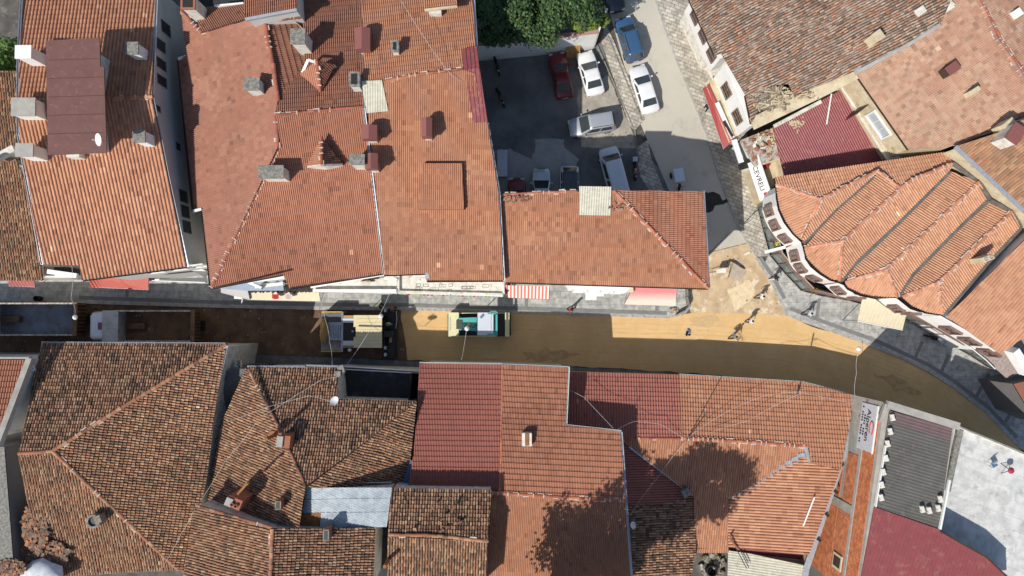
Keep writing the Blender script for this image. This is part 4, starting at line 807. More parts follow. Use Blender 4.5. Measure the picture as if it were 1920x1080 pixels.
ridge([(425, 646, 7.75), (310, 715, G1N.z(310, 715)+.05), (200, 782, G1N.z(200, 782)+.05), (99, 846, 10.35)], rG1, 'oldwarm', mort=.25, seed=31, r=.14); ridge([(99, 846, 10.35), (215, 955, G1S.z(215, 955)+.06), (335, 1068, 7.75)], rG1, 'oldwarm', mort=.2, seed=32, r=.14); ridge([(35, 850, 10.35), (99, 846, 10.35)], rG1, 'oldwarm', mort=.2, seed=33)
gutter([(78, 642, 7.7), (428, 644, 7.7), (410, 722, 7.7)], t, w_=.09, m=gutter_m)
# bowl chimney on G1's south slope
P = U(174, 978, 9.8); t = thing('round_chimney', 'broken round concrete chimney pot on the weathered hip roof', 'chimney', P-Vector((0, 0, 1.1)))
mb = MB(); mb.lathe((0, 0, 0), [(.5, 0), (.48, .9), (.52, 1.1), (.36, 1.12), (.34, .7)], 14); mb.build('pot', conc_dark, t, local=True); mb = MB(); mb.lathe((0, 0, .95), [(.34, 0), (.3, .02)], 12); mb.build('flue', blackm, t, local=True)
mb = MB(); mb.box((.45, .2, .95), (.5, .55, .7), rz=.4); mb.build('brace', wood, t, local=True)
heap('tile_pile', 'long heap of stacked and fallen old tiles on the hip roof edge', 66, 990, 9.0, 24, 50, 190, seed=41, hgt=.15, sz=(.44, .2, .05), m=PILE); heap('tile_pile', 'tumbled heap of old tiles beside the white bag', 85, 1040, 8.7, 45, 26, 200, seed=42, hgt=.18, sz=(.44, .2, .05), m=PILE); heap('tile_pile', 'row of loose old tiles at the lower left corner', 20, 1065, 9.65, 26, 16, 160, seed=43, hgt=.3, m=PILE)
mb = MB(); vs = []; n = 12
P = U(80, 1078, 9.0)
for j in range(6):
    for k in range(n): a = 6.283*k/n; rr = 1.5*math.cos(j*.28)*(1+.12*math.sin(k*2.3+j)); vs.append(P+Vector((math.cos(a)*rr*1.05, math.sin(a)*rr*.8, .75*math.sin(j*.3)+.08*math.sin(k*3.1+j*2))))
mb.mesh(vs, [(j*n+k, j*n+(k+1) % n, (j+1)*n+(k+1) % n, (j+1)*n+k) for j in range(5) for k in range(n)]+[tuple(5*n+k for k in range(n))])
tag(mb.build('white_bag', mat('white_sack', (.7, .72, .74), .7, (.5, .53, .56), 3, .8), smooth=True), 'large crumpled white bag among tiles at the bottom left', 'bag')
# alley between G1 and G2
pts = [(425, 690, .5), (440, 690, .5), (438, 780, .5), (400, 900, .5)]
t = thing('back_building', 'low building with pale wall and a street end raised to block sun in the gap between the old roofs', 'building', U(430, 740, 2)); ring = [U(430, 690, 6.3), U(462, 692, 6.3), U(424, 790, 4.2), U(398, 900, 2.6), U(360, 1075, 2.6), U(340, 1075, 2.6), U(385, 900, 2.6), U(405, 800, 2.6), U(413, 740, 6.0)]  # street end built up to keep sun off the road behind
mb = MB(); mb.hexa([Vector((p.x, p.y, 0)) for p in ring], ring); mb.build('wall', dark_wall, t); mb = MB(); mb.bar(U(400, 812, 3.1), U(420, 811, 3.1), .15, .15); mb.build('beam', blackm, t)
t = thing('hanging_sign', 'narrow white vertical sign with dark marks in the gap over the pavement', 'sign', U(447, 685, 5.2)); mb = MB(); mb.box(U(447, 689, 5.2), (.45, 1.3, .35)); mb.build('board', white_m, t); mb = MB(); mb.box(U(451, 689, 5.25), (.06, 1.3, .3)); mb.build('edge', rusty, t)
for k in range(8): mb = MB(); mb.box(U(446.5+(k % 2)*2-1, 677+k*3.3, 5.385), (.14, .08, .01)); mb.build('mark', blackm, t)
# G2: pyramid roof of old tiles
G2N = Plane((465, 688, 7.15), (780, 700, 7.15), (574, 912, 10.4)); G2W = Plane((462, 690, 7.15), (392, 945, 7.15), (574, 912, 10.4)); G2E = Plane((780, 752, 7.9), (764, 890, 7.15), (574, 912, 10.4))
t, rG2 = house('old_pyramid_house', 'weathered brown barrel-tile roof carrying the satellite dish and cables', [(462, 688, 7.15), (635, 688, 7.15), (632, 748, 8.3), (782, 752, 7.9), (766, 888, 7.15), (735, 914, 8.3), (574, 914, 10.2), (562, 988, 9.6), (388, 946, 7.15), (404, 860, 7.15), (420, 785, 7.15)],
    [(G2N, [(465, 688), (635, 689), (632, 748), (781, 752), (690, 825), (574, 912), (520, 795)], 'old', 'old', {'wob': .06}), (G2W, [(462, 690), (520, 795), (574, 912), (562, 988), (388, 946), (404, 860), (420, 785)], 'old', 'oldwarm', {'wob': .06}), (G2E, [(781, 752), (766, 888), (735, 914), (574, 914), (690, 825)], 'old', 'oldwarm', {'wob': .08})], ins=.3)
ridge([(466, 692, 7.7), (520, 795, G2N.z(520, 795)+.06), (574, 912, 10.45)], rG2, 'old', mort=.1, seed=35, r=.11)
gutter([(464, 687, 7.15), (572, 687, 7.15)], t, w_=.08); gutter([(575, 685, 7.7), (634, 687, 7.7)], t, w_=.08)
dish(628, 753, 9.6, 'white satellite dish at the inner corner of the pyramid roof', r=.36, az=120, pole=1.0)
P = U(527, 830, 10.6); t = thing('chimney', 'leaning chimney with orange side and pale face on the pyramid roof', 'chimney', P-Vector((0, 0, 1.6)), -.1); mb = MB(); mb.box((.15, 0, .6), (.75, .9, 1.2)); mb.build('stack', clay_pl, t, local=True); mb = MB(); mb.box((-.2, 0, 1.25), (.45, .8, .2)); mb.build('cap', concrete, t, local=True)
mb = MB(); mb.tube([U(518, 814, 9.4), U(518, 814, 9.4)+Vector((0, 0, 2.2))], .13, 8); tag(mb.build('stove_pipe', rusty), 'rusty upright stove pipe on the pyramid roof', 'pipe')
mb = MB(); mb.box(U(513, 812, 9.7), (.5, .35, .5)); tag(mb.build('brick_stub', clay_pl), 'small brick stub at the foot of the rusty stove pipe', 'chimney')
# flat black roof with rail
t, _ = house('flat_roof_shop', 'low shop with a black flat roof and white front rail between tiled roofs', [(632, 688, 4.0), (786, 696, 4.0), (784, 765, 4.0), (632, 760, 4.0)], [], ins=0)
mb = MB(); mb.hexa([U(*p, 3.9) for p in ((632, 688), (786, 696), (784, 765), (632, 760))], [U(*p, 4.0) for p in ((632, 688), (786, 696), (784, 765), (632, 760))]); mb.build('roof', black_bit, t)
mb = MB(); mb.tube([U(640, 687, 4.7), U(786, 696, 4.7)], .06); mb.tube([U(640, 692, 4.2), U(786, 700, 4.2)], .05); mb.build('rail', white_m, t)
mb = MB(); mb.tube([U(641, 700, 4.2), U(637, 742, 4.2)], .3, 8); mb.build('rolled_felt', conc_dark, t)
mb = MB(); mb.box(U(640, 692, 7.2), (.5, .6, .4), rz=.3); mb.box(U(634, 700, 7.3), (.5, .4, .5)); tag(mb.build('chimney_rubble', conc_dark), 'dark broken masonry at the corner of the flat black roof', 'rubble')
# metal patch
PM = Plane((572, 915, 9.9), (735, 914, 9.6), (563, 990, 9.4))
t = thing('metal_roof', 'galvanised corrugated lean-to roof of mixed sheets, one sheet rusty', 'metal roof', U(650, 950, 8)); cells = [((573, 915), (634, 914), (633, 935), (571, 937), galv), ((634, 914), (690, 914), (690, 934), (633, 935), galv), ((690, 914), (737, 914), (732, 934), (690, 934), galv), ((571, 937), (660, 935), (659, 961), (567, 962), galv), ((660, 935), (732, 934), (729, 960), (659, 961), galv), ((567, 962), (602, 961), (600, 989), (563, 990), rusty), ((602, 961), (656, 961), (655, 989), (600, 989), galv), ((656, 961), (729, 960), (725, 988), (655, 989), galv)]
for i, (a, b, c_, d_, m_) in enumerate(cells):
    pl = Plane((*a, PM.z(*a)+.01*i+.05), (*b, PM.z(*b)+.01*i+.05), (*d_, PM.z(*d_)+.01*i+.05)); mb = MB()
    corr_facet(mb, pl, [a, b, c_, d_], .12, .025, ang=90); mb.build('sheet', m_, t, fix=False)
mb = MB(); slab(mb, [PM.at(*p) for p in ((573, 915), (737, 914), (725, 988), (563, 990))], .12); mb.build('deck', wood_dk, t)
t, _ = house('lean_to', 'plain lean-to building under the galvanised sheets', [(573, 915, 9.7), (736, 914, 9.5), (725, 988, 9.3), (563, 990, 9.3)], [], ins=.1)
# G3/G4
G3 = Plane((367, 948, 9.7), (345, 1080, 9.7), (512, 990, 11.0)); G4 = Plane((512, 990, 11.0), (505, 1080, 11.0), (703, 988, 9.2))
t, rG3 = house('old_ridge_house', 'weathered barrel-tile roof with a north-south ridge at the bottom edge', [(366, 946, 9.7), (512, 989, 10.9), (704, 987, 9.2), (700, 1110, 9.2), (340, 1110, 9.7)],
    [(G3, [(366, 947), (511, 990), (505, 1110), (340, 1110)], 'old', 'oldwarm', {'wob': .06}), (G4, [(511, 990), (704, 988), (700, 1110), (505, 1110)], 'old', 'old', {'wob': .05})], ins=.2)
ridge([(511, 991, 11.05), (507, 1080, 11.05), (505, 1110, 11.05)], rG3, 'oldwarm', mort=.3, r=.15, seed=37); ridge([(368, 947, 9.8), (511, 989, 11.0)], rG3, 'old', mort=.1, r=.1, seed=38)
P = U(432, 945, 11.4); t = thing('chimney', 'double flue brick chimney in the shadowed strip between old roofs', 'chimney', P-Vector((0, 0, 2.6)), -.4); mb = MB(); mb.box((.1, 0, 1.1), (1.1, .75, 2.2)); mb.build('stack', clay_pl, t, local=True); mb = MB(); mb.box((-.25, -.05, 2.25), (.5, .6, .15)); mb.build('cap', concrete, t, local=True)
for x in (.05, .35): mb = MB(); mb.lathe((x, -.1, 2.15), [(.14, 0), (.14, .25), (.1, .25), (.1, .1)], 10); mb.build('pot', clay_pl, t, local=True)
mb = MB(); mb.tube([U(446, 926, 10.9), U(462, 908, 11.5), U(466, 906, 12.0)], .09, 8); tag(mb.build('stove_pipe', rusty), 'long rusty stove pipe slanting over the shadowed roof strip', 'pipe')
P = U(521, 946, 10.1); chimney(521, 948, 10.9, 9.6, .4, .6, 'small two-pot brick chimney near the galvanised sheets', capm=wood, wall=clay_pl, over=.02, open_=True)
chimney(611, 1004, 11.0, 10.0, .4, .8, 'two-pot brick chimney at the top of the bottom edge roof', capm=conc_dark, wall=clay_pl, over=.02, open_=True)
mb = MB(); p = U(541, 1073, 10.4); mb.box(p, (1.15, .7, .2)); tag(mb.build('roof_hatch', cowl_m), 'grey brown roof hatch lid on the barrel tiles at the bottom edge', 'hatch')
mb = MB(); mb.tube([U(586, 1003, 10.2), U(589, 1015, 10.2)], .05); tag(mb.build('loose_pipe', white_dirty), 'short pale pipe lying on the barrel tiles', 'pipe')
# G5
zz = 9.6; G5N = Plane((735, 916, zz), (921, 919, zz), (820, 1008, 10.5)); G5S = Plane((728, 1005, 10.5), (915, 1014, 10.5), (820, 1100, 9.4))
t, rG5 = house('small_old_house', 'small weathered barrel-tile roof with a crooked ridge between galvanised sheets and brick tiles', [(734, 915, zz), (922, 918, zz), (915, 1014, 10.4), (911, 1110, 9.4), (725, 1110, 9.4), (727, 1004, 10.4)],
    [(G5N, [(735, 915), (922, 918), (915, 1014), (727, 1005)], 'old', 'old', {'wob': .03}), (G5S, [(727, 1005), (915, 1014), (911, 1110), (725, 1110)], 'old', 'oldwarm', {'wob': .02})], ins=.1)
ridge([(729, 1003, 10.55), (800, 1003, 10.6), (860, 1008, 10.55), (915, 1015, 10.55)], rG5, 'oldwarm', mort=.15, r=.12, seed=39)
heap('loose_tiles', 'a few loose barrel tiles lying on the small old roof', 830, 975, 10.5, 85, 40, 9, seed=44, sz=(.42, .17, .1))
mb = MB(); mb.tube([U(729, 1047, 9.9), U(729, 1047, 9.9)+Vector((0, 0, 1.7))], .14, 8); tag(mb.build('stove_pipe', rusty), 'rusty stove pipe standing at the left edge of the small old roof', 'pipe')
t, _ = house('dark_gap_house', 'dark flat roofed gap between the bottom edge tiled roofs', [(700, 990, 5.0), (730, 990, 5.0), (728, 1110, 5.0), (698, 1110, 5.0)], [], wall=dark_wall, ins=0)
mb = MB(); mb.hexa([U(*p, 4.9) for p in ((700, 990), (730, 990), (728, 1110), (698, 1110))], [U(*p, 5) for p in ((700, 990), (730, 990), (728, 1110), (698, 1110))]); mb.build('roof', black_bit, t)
# H: red modern roof
HL = Plane((788, 682, 6.5), (942, 684, 6.5), (930, 922, 8.3)); HR = Plane((942, 684, 6.6), (1065, 690, 6.6), (942, 922, 8.4)); HS = Plane((925, 925, 8.4), (1172, 938, 8.4), (1050, 1100, 6.9))
t, rH = house('red_terrace_house', 'red modern tiled house with bold course lines stepping along the sand street', [(787, 681, 6.5), (943, 683, 6.5), (1066, 689, 6.6), (1061, 797, 7.4), (1164, 809, 7.5), (1172, 938, 8.4), (1184, 1110, 6.8), (910, 1110, 6.8), (922, 924, 8.3), (765, 912, 8.2), (775, 855, 7.8), (783, 770, 7.1)],
    [(HL, [(788, 682), (942, 684), (939, 920), (765, 914), (775, 855), (783, 770)], 'rib', 'red', {'wdt': .125, 'crs': .40, 'dark': .0, 'stp': .065}), (HR, [(942, 684), (1065, 690), (1060, 797), (1163, 809), (1172, 938), (938, 922)], 'rib', 'brick', {'wdt': .125, 'crs': .42, 'dark': .04, 'stp': .07}), (HS, [(922, 924), (1172, 938), (1184, 1110), (910, 1110)], 'rib', 'brick2', {'wdt': .14})], wall=white_dirty, ins=.2)
ridge([(924, 924, 8.45), (1172, 939, 8.45)], rH, 'brick2', mort=1.0, seed=40, r=.12); ridge([(942, 684, 6.6), (941, 800, 7.4), (937, 922, 8.4)], rH, 'brick2', mort=0, r=.09, seed=45)
gutter([(787, 680, 6.5), (942, 682, 6.5)], t, w_=.08, m=white_m); gutter([(943, 683, 6.6), (1067, 688, 6.6)], t, w_=.08, m=white_m); gutter([(1067, 688, 6.6), (1062, 797, 7.4), (1165, 808, 7.5)], t, w_=.1, m=white_m); gutter([(1165, 810, 7.5), (1174, 938, 8.3)], t, w_=.16); gutter([(1174, 938, 8.3), (1186, 1100, 6.9)], t, w_=.16)
mb = MB(); mb.bar(U(788, 681, 6.55), U(783, 770, 7.1), .1, .1); mb.build('verge', maroon_m, t)
P = U(988, 825, 8.4); t = thing('roof_vent', 'small rusty white roof vent box on the red modern roof', 'roof vent', P-Vector((0, 0, .8))); mb = MB(); mb.box((0, 0, .35), (.75, 1.0, .7)); mb.build('box', white_dirty, t, local=True); mb = MB(); mb.box((0, 0, .73), (.3, .9, .08)); mb.build('slot', rusty, t, local=True)
mb = MB(); mb.box(U(768, 885, 7.6), (.5, 1.8, .1), rz=-.35); tag(mb.build('tarp', mat('blue_tarp', (.06, .12, .22), .6)), 'dark blue tarp strip between old tiles and the red roof', 'tarp')
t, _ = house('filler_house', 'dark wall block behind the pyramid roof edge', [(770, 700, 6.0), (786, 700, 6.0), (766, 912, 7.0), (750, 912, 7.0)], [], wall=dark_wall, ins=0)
# J: long low roof on the bend
J1 = Plane((1065, 698, 4.2), (1275, 704, 4.2), (1170, 822, 5.7)); J2 = Plane((1273, 704, 4.2), (1505, 718, 4.2), (1400, 830, 5.8)); JS = Plane((1275, 822, 5.7), (1512, 836, 5.7), (1365, 1035, 3.9)); JE = Plane((1365, 935, 4.4), (1365, 1035, 4.4), (1555, 950, 5.7)); JW = Plane((1300, 930, 4.4), (1300, 1040, 4.4), (1176, 950, 5.4))
t, rJ = house('long_tiled_house', 'long low orange tiled house following the bend of the sandy street', [(1058, 697, 4.2), (1274, 703, 4.2), (1505, 717, 4.2), (1602, 742, 4.3), (1575, 882, 5.0), (1515, 1068, 4.9), (1366, 1036, 4.0), (1304, 1036, 4.2), (1290, 1110, 4.2), (1178, 1110, 5.0), (1172, 940, 5.2), (1160, 822, 5.5), (1060, 800, 5.3)],
    [(J1, [(1055, 697), (1274, 703), (1278, 822), (1160, 822), (1050, 810)], 'bold', 'red', {'dark': .06}), (J2, [(1274, 703), (1505, 717), (1602, 742), (1576, 882), (1520, 868), (1515, 838), (1278, 822)], 'bold', 'brick2', {'dark': .05}), (JS, [(1160, 822), (1278, 822), (1516, 838), (1515, 850), (1365, 935), (1365, 1036), (1304, 1036), (1300, 930)], 'smooth', 'brick2', {'wdt': .19}), (JE, [(1516, 848), (1574, 884), (1517, 1040), (1365, 1026), (1365, 935)], 'smooth', 'orange', {'wdt': .24}), (JW, [(1160, 822), (1300, 930), (1236, 945), (1173, 945)], 'smooth', 'red', {}), (JW, [(1173, 945), (1236, 945), (1300, 930), (1304, 1036), (1290, 1110), (1178, 1110)], 'old', 'old', {'wob': .03})], wall=cream_wall, ins=.25)
ridge([(1278, 822, 5.75), (1290, 822, 5.8), (1400, 828, 5.8), (1515, 837, 5.75)], rJ, 'brick2', mort=1.0, seed=51, r=.13); ridge([(1162, 822, 5.7), (1278, 822, 5.72)], rJ, 'brick', mort=.1, seed=52, r=.09)
gutter([(1274, 702, 4.2), (1505, 716, 4.2), (1602, 741, 4.3)], t, w_=.09, m=white_m)
mb = MB(); rnd = random.Random(5)
for k in range(12): x = 1368+k*12.2; y = 930-k*7.0; mb.box(U(x, y, 4.6+k*.1), (.5, .3, .05), rz=.3); mb.box(U(x+5, y+1, 4.62+k*.1), (.2, .42, .05), rz=.2)
mb.build('step_flashing', gutter_m, rJ); mb = MB(); mb.bar(U(1510, 838, 5.85), U(1518, 866, 5.6), .3, .06); mb.bar(U(1518, 866, 5.55), U(1572, 883, 5.1), .12, .06); mb.build('valley_flashing', gutter_m, rJ)
mb = MB(); mb.bar(U(1180, 838, 5.6), U(1300, 930, 4.6), .14, .04); mb.build('valley_flashing', gutter_m, rJ)
mb = MB()
for a, b in (((1599, 765, 4.6), (1590, 830, 4.9)), ((1590, 830, 4.9), (1571, 885, 5.0)), ((1571, 885, 5.0), (1512, 1066, 5.0)), ((1512, 1066, 5.0), (1505, 1100, 5.0))): mb.bar(U(*a), U(*b), .5, .06)
mb.build('wide_gutter', gutter_m, t)
mb = MB()
for x, y in ((1580, 812), (1574, 838), (1572, 870), (1562, 922), (1545, 965), (1530, 1012)): mb.box(U(x+6, y, 5.1), (.25, .35, .1), rz=rnd.random())
mb.build('gutter_bracket', blackm, t)
t2 = thing('lean_to_roof', 'cream and maroon corrugated lean-to at the foot of the orange tiles', 'metal roof', U(1440, 1050, 3))
for i, (pts, m_) in enumerate(([[(1388, 1023), (1518, 1038), (1514, 1052), (1392, 1037)], maroon_m], [[(1365, 1032), (1392, 1036), (1514, 1051), (1508, 1110), (1363, 1110)], fibre])):
    pl = Plane((*pts[0], 4.0-i*.12), (*pts[1], 4.0-i*.12), (*pts[-1], 3.8-i*.3)); mb = MB(); corr_facet(mb, pl, pts, .22, .04, ang=90); mb.build('sheet', m_, t2, fix=False)
mb = MB(); slab(mb, [U(1365, 1030, 3.5), U(1516, 1040, 3.5), U(1508, 1110, 3.3), U(1363, 1110, 3.3)], .1); mb.build('deck', wood_dk, t2)
mb = MB(); mb.bar(U(1527, 932, 5.9), U(1506, 986, 5.6), .1, .08); tag(mb.build('white_batten', white_m), 'long white batten lying across the orange tiles', 'batten')
mb = MB(); mb.tube([U(1379, 1026, 4.5), U(1400, 1066, 4.3)], .04); mb.tube([U(1384, 1024, 4.5), U(1404, 1064, 4.3)], .04); tag(mb.build('ladder', blackm), 'thin dark pole pair lying on the cream lean-to sheets', 'ladder')
mb = MB(); mb.tube([U(1385, 1030, 4.6), U(1368, 1010, 4.9), U(1372, 1004, 5.0)], .09); tag(mb.build('bent_pipe', clay_pl), 'bent clay coloured pipe at the lower tile corner', 'pipe')
heap('rubble', 'litter of dark rubble in the small yard at the bottom', 1335, 1060, .2, 24, 22, 90, seed=46, sz=(.35, .3, .2), cat='rubble', m=[conc_dark, concrete, wood])
mb = MB(); mb.lathe(U(1331, 1066, .3), [(.5, 0), (.5, .7), (.4, .7), (.4, .1)], 14); tag(mb.build('black_barrel', rubber), 'black open barrel in the small yard at the bottom', 'barrel')
mb = MB(); mb.box(U(1284, 924, 5.2), (.45, .6, .5), rz=.5); mb.box(U(1288, 917, 5.3), (.2, .3, .7), rz=.2); tag(mb.build('ruined_chimney', conc_dark), 'ruined chimney stub in the shaded roof valley', 'chimney')
dish(1186, 985, 6.6, 'small tilted satellite dish by the shaded gutter', r=.28, az=30, pole=.8)
# antenna
t = thing('tv_antenna', 'television antenna mast with crossed rods on the mortared ridge', 'antenna', U(1287, 826, 5.8)); mb = MB(); mb.tube([U(1287, 826, 5.8), U(1322, 777, 8.8)], .035); mb.build('mast', blackm, t); mb = MB()
for d in (-.35, -.15, .05, .25): p = U(1322+d*12, 777+d*22, 8.8); mb.tube([p+Vector((-.32, .1, 0)), p+Vector((.32, -.1, 0))], .014)
mb.tube([U(1318, 768, 8.8), U(1327, 788, 8.8)], .018); mb.build('rod', blackm, t)
mb = MB(); mb.tube([U(1496, 738, 4.8), U(1497, 722, 6.2)], .06); mb.tube([U(1498, 728, 5.8), U(1506, 728, 5.8)], .03); tag(mb.build('roof_mast', blackm), 'short dark mast on the long tiled roof holding cables', 'mast')
# L: brick-flanked tall building with grey, maroon and white roofs
zL = 9.6
t = thing('brick_side_building', 'tall building with an exposed brick side wall and dark sheet roof', 'building', U(1640, 900, 0))
base_ = [U(1660, 757, zL), U(1612, 1110, zL)]; Wt = [Vector((base_[0].x, base_[0].y, 0)), Vector((base_[1].x, base_[1].y, 0))]
ringL = [(1660, 757), (1793, 797), (1762, 992), (1890, 1080), (1890, 1110), (1612, 1110)]
mb = MB(); R0 = [U(*p, zL) for p in ringL]; mb.hexa([Vector((p.x, p.y, 0)) for p in R0], [Vector((p.x, p.y, zL-.15)) for p in R0]); mb.build('wall', concrete, t)
A_, B_ = Vector((R0[0].x, R0[0].y)), Vector((R0[-1].x, R0[-1].y)); dW = (B_-A_).normalized(); LW = (B_-A_).length; out = Vector((-abs(dW.y), dW.x*(-1 if dW.y > 0 else 1), 0)); out = Vector((dW.y, -dW.x, 0)); out = out if out.x < 0 else -out; XW = Vector((dW.x, dW.y, 0))
def wallpanel(mb, s0, s1, z0, z1, d0=.0, d1=.03):
    q = lambda z: [Vector((A_.x, A_.y, z))+XW*s0+out*d0, Vector((A_.x, A_.y, z))+XW*s1+out*d0, Vector((A_.x, A_.y, z))+XW*s1+out*d1, Vector((A_.x, A_.y, z))+XW*s0+out*d1]
    mb.hexa(q(z0), q(z1))
for s0, s1, z0, z1 in ((4.5, 8.4, 5.2, 6.95), (9.2, 15.5, 4.8, 6.95), (1.3, 15.8, 7.35, 9.1), (2.0, 4.0, 1.0, 4.6), (5.0, 15, 1, 4.7)): mb = MB(); wallpanel(mb, s0, s1, z0, z1); mb.build('brick_panel', brick_m, t)
mb = MB(); wallpanel(mb, -.05, 16, 6.97, 7.33, 0, .09); wallpanel(mb, -.1, 1.0, 0, 9.55, 0, .09); wallpanel(mb, 8.45, 9.15, 0, 6.96, 0, .085); mb.build('concrete_beam', concrete, t)
mb = MB(); wallpanel(mb, 12.6, 13.8, 5.2, 6.6, .03, .12); f_ = mb.build('window_frame', cream_sheet, t); mb = MB(); wallpanel(mb, 12.8, 13.6, 5.35, 6.45, .12, .135); mb.build('pane', wood_dk, f_)
# sign
ts = thing('wall_sign', 'white board sign lettered Alperen on the brick side wall', 'sign', U(1630, 790, 8)); mb = MB(); s0, s1, z0, z1 = .3, 3.9, 6.6, 8.9; wallpanel(mb, s0, s1, z0, z1, .1, .16); mb.build('board', mat('sign_white', (.62, .64, .68), .4), ts)
mb = MB(); wallpanel(mb, s0, s1+.05, z1, z1+.1, .08, .2); mb.build('rim', white_m, ts)
def text_mesh(s, size, O, X, Y, m, parent, name='lettering', depth=.015, align='CENTER'):
    cu = bpy.data.curves.new(name, 'FONT'); cu.body = s; cu.size = size; cu.extrude = depth; cu.align_x = align; cu.align_y = 'CENTER'
    o = bpy.data.objects.new(name, cu); C.objects.link(o); bpy.context.view_layer.update()
    me = bpy.data.meshes.new_from_object(o); bpy.data.objects.remove(o); Z = X.cross(Y); M = Matrix((X, Y, Z)).transposed().to_4x4(); M.translation = O-wloc(parent); me.transform(M)
    me.materials.clear(); me.materials.append(m); ob = bpy.data.objects.new(name, me); C.objects.link(ob); ob.parent = parent; return ob
def onwall(s, z, d=.17): return Vector((A_.x, A_.y, z))+XW*s+out*d
XL = XW; YL = Vector((0, 0, 1)); dkt = mat('sign_ink', (.03, .03, .04), .6); rdt = mat('sign_red_ink', (.55, .04, .05), .6)
if XL.cross(YL).dot(out) < 0: XL = -XL
text_mesh('Alperen', .78, onwall(1.95, 7.82), XL, YL, dkt, ts); 
for row, (zz_, k0, n_) in enumerate(((7.28, 1.25, 8), (6.9, .6, 14))):
    for k in range(n_):
        if (k*7+row) % 5 != 3: mb = MB(); c0 = onwall(k0+k*.21, zz_); mb.bar(c0-XL*.06, c0+XL*.06, .02, .2); mb.build('mark', dkt, ts)
mb = MB(); c0 = onwall(2.1, 8.45)
mb.tube([c0+XL*math.cos(a)*.55+YL*math.sin(a)*.28 for a in [x*.35+.6 for x in range(15)]], .05); mb.build('emblem', rdt, ts)
mb = MB(); a_ = [onwall(-.0+s, z, .12) for s, z in ((1.15, 5.0), (2.1, 5.35), (1.95, 4.7), (1.15, 5.0))]
a_ = [U(1606, 796, 5.4), U(1615, 788, 5.6), U(1613, 778, 6.2), U(1606, 796, 5.4)]; mb.tube(a_, .07); tag(mb.build('steel_bracket', steel), 'triangular steel bracket fixed on the side wall by the sign', 'bracket')
# roofs on L
DG = Plane((1672, 765, zL+.15), (1792, 800, zL+.15), (1642, 952, zL)); mb = MB(); corr_facet(mb, DG, [(1668, 775), (1785, 808), (1760, 992), (1640, 951)], .24, .022, ang=90); slab(mb, [DG.at(*p)-Vector((0, 0, .03)) for p in ((1668, 775), (1785, 808), (1760, 992), (1640, 951))], .1)
mb.build('dark_sheet_roof', dark_sheet, t, fix=False)
mb = MB(); corr_facet(mb, Plane((1672, 765, zL+.2), (1792, 800, zL+.2), (1642, 952, zL+.05)), [(1669, 770), (1786, 803), (1781, 826), (1664, 790)], .24, .022, ang=90); mb.build('weathered_strip', mat('dusty_maroon', (.16, .10, .105), .8, (.12, .09, .09), 2, .8), t, fix=False)
MR = Plane((1640, 951, zL+.05), (1760, 992, zL+.05), (1612, 1110, zL-.4)); MR = Plane((1640, 951, zL+.08), (1760, 993, zL+.08), (1700, 1100, zL+.02)); mb = MB(); corr_facet(mb, MR, [(1640, 951), (1762, 993), (1850, 1045), (1890, 1080), (1892, 1120), (1608, 1120)], .27, .035, kind='box', ang=0); slab(mb, [MR.at(*p)-Vector((0, 0, .03)) for p in ((1640, 951), (1762, 993), (1890, 1080), (1892, 1120), (1608, 1120))], .1); mb.build('maroon_roof', maroon_m, t, fix=False)
mb = MB(); mb.bar(U(1662, 758, zL+.25), U(1796, 799, zL+.25), .55, .45); mb.bar(U(1662, 758, zL+.2), U(1650, 790, zL+.2), .3, .3); mb.build('parapet', concrete, t)
mb = MB(); mb.bar(U(1660, 835, zL+.25), U(1641, 950, zL+.15), .08, .25); mb.bar(U(1780, 900, zL+.2), U(1762, 992, zL+.2), .14, .2); mb.build('white_edge', white_m, t)
mb = MB(); mb.bar(U(1762, 996, zL+.1), U(1850, 1045, zL+.1), .12, .12); mb.bar(U(1850, 1045, zL+.1), U(1890, 1083, zL+.1), .12, .12); mb.build('edge_flashing', wood_dk, t)
for k, (x, y) in enumerate(((1673, 782), (1669, 808), (1664, 831), (1661, 858), (1656, 884), (1653, 908), (1652, 932), (1729, 954), (1742, 956), (1763, 935), (1759, 952))):
    mb = MB(); mb.box(U(x, y, zL+.35), (.22, .42, .24), rz=.2); mb.box(U(x+1, y+5, zL+.35), (.3, .12, .22), rz=.2); o = mb.build('hollow_block', white_dirty)
    tag(o, 'pale concrete block weighing down the dark sheet roof, one of a scattered row', 'block', 'pale concrete blocks on the dark roof')
# white terrace
zT = 7.6; tt = thing('white_terrace_house', 'house with a white painted flat terrace roof at the right edge', 'house', U(1850, 950, 0)); rg = [(1791, 798), (1960, 868), (1960, 1120), (1850, 1120), (1755, 1000), (1765, 900)]
R0 = [U(*p, zT) for p in rg]; mb = MB(); mb.hexa([Vector((p.x, p.y, 0)) for p in R0], R0); tw_ = mat('worn_white_terrace', (.60, .60, .575), .85, (.47, .47, .455), 1.2, 1.4, bump=.3, bscale=5, stain=(.33, .325, .30), stain_scale=1.1, stain_lo=.54, stain_hi=.70); mb.build('wall', tw_, tt)
mb = MB(); mb.bar(U(1791, 798, zT+.15), U(1960, 868, zT+.15), .16, .3); mb.bar(U(1792, 799, zT+.35), U(1960, 869, zT+.35), .06, .08); mb.build('parapet', white_dirty, tt)
mb = MB(); mb.bar(U(1800, 803, zT+.2), U(1775, 920, zT+.2), .45, .3); mb.build('kerb', conc_dark, tt)
mb = MB()
rnd = random.Random(8)
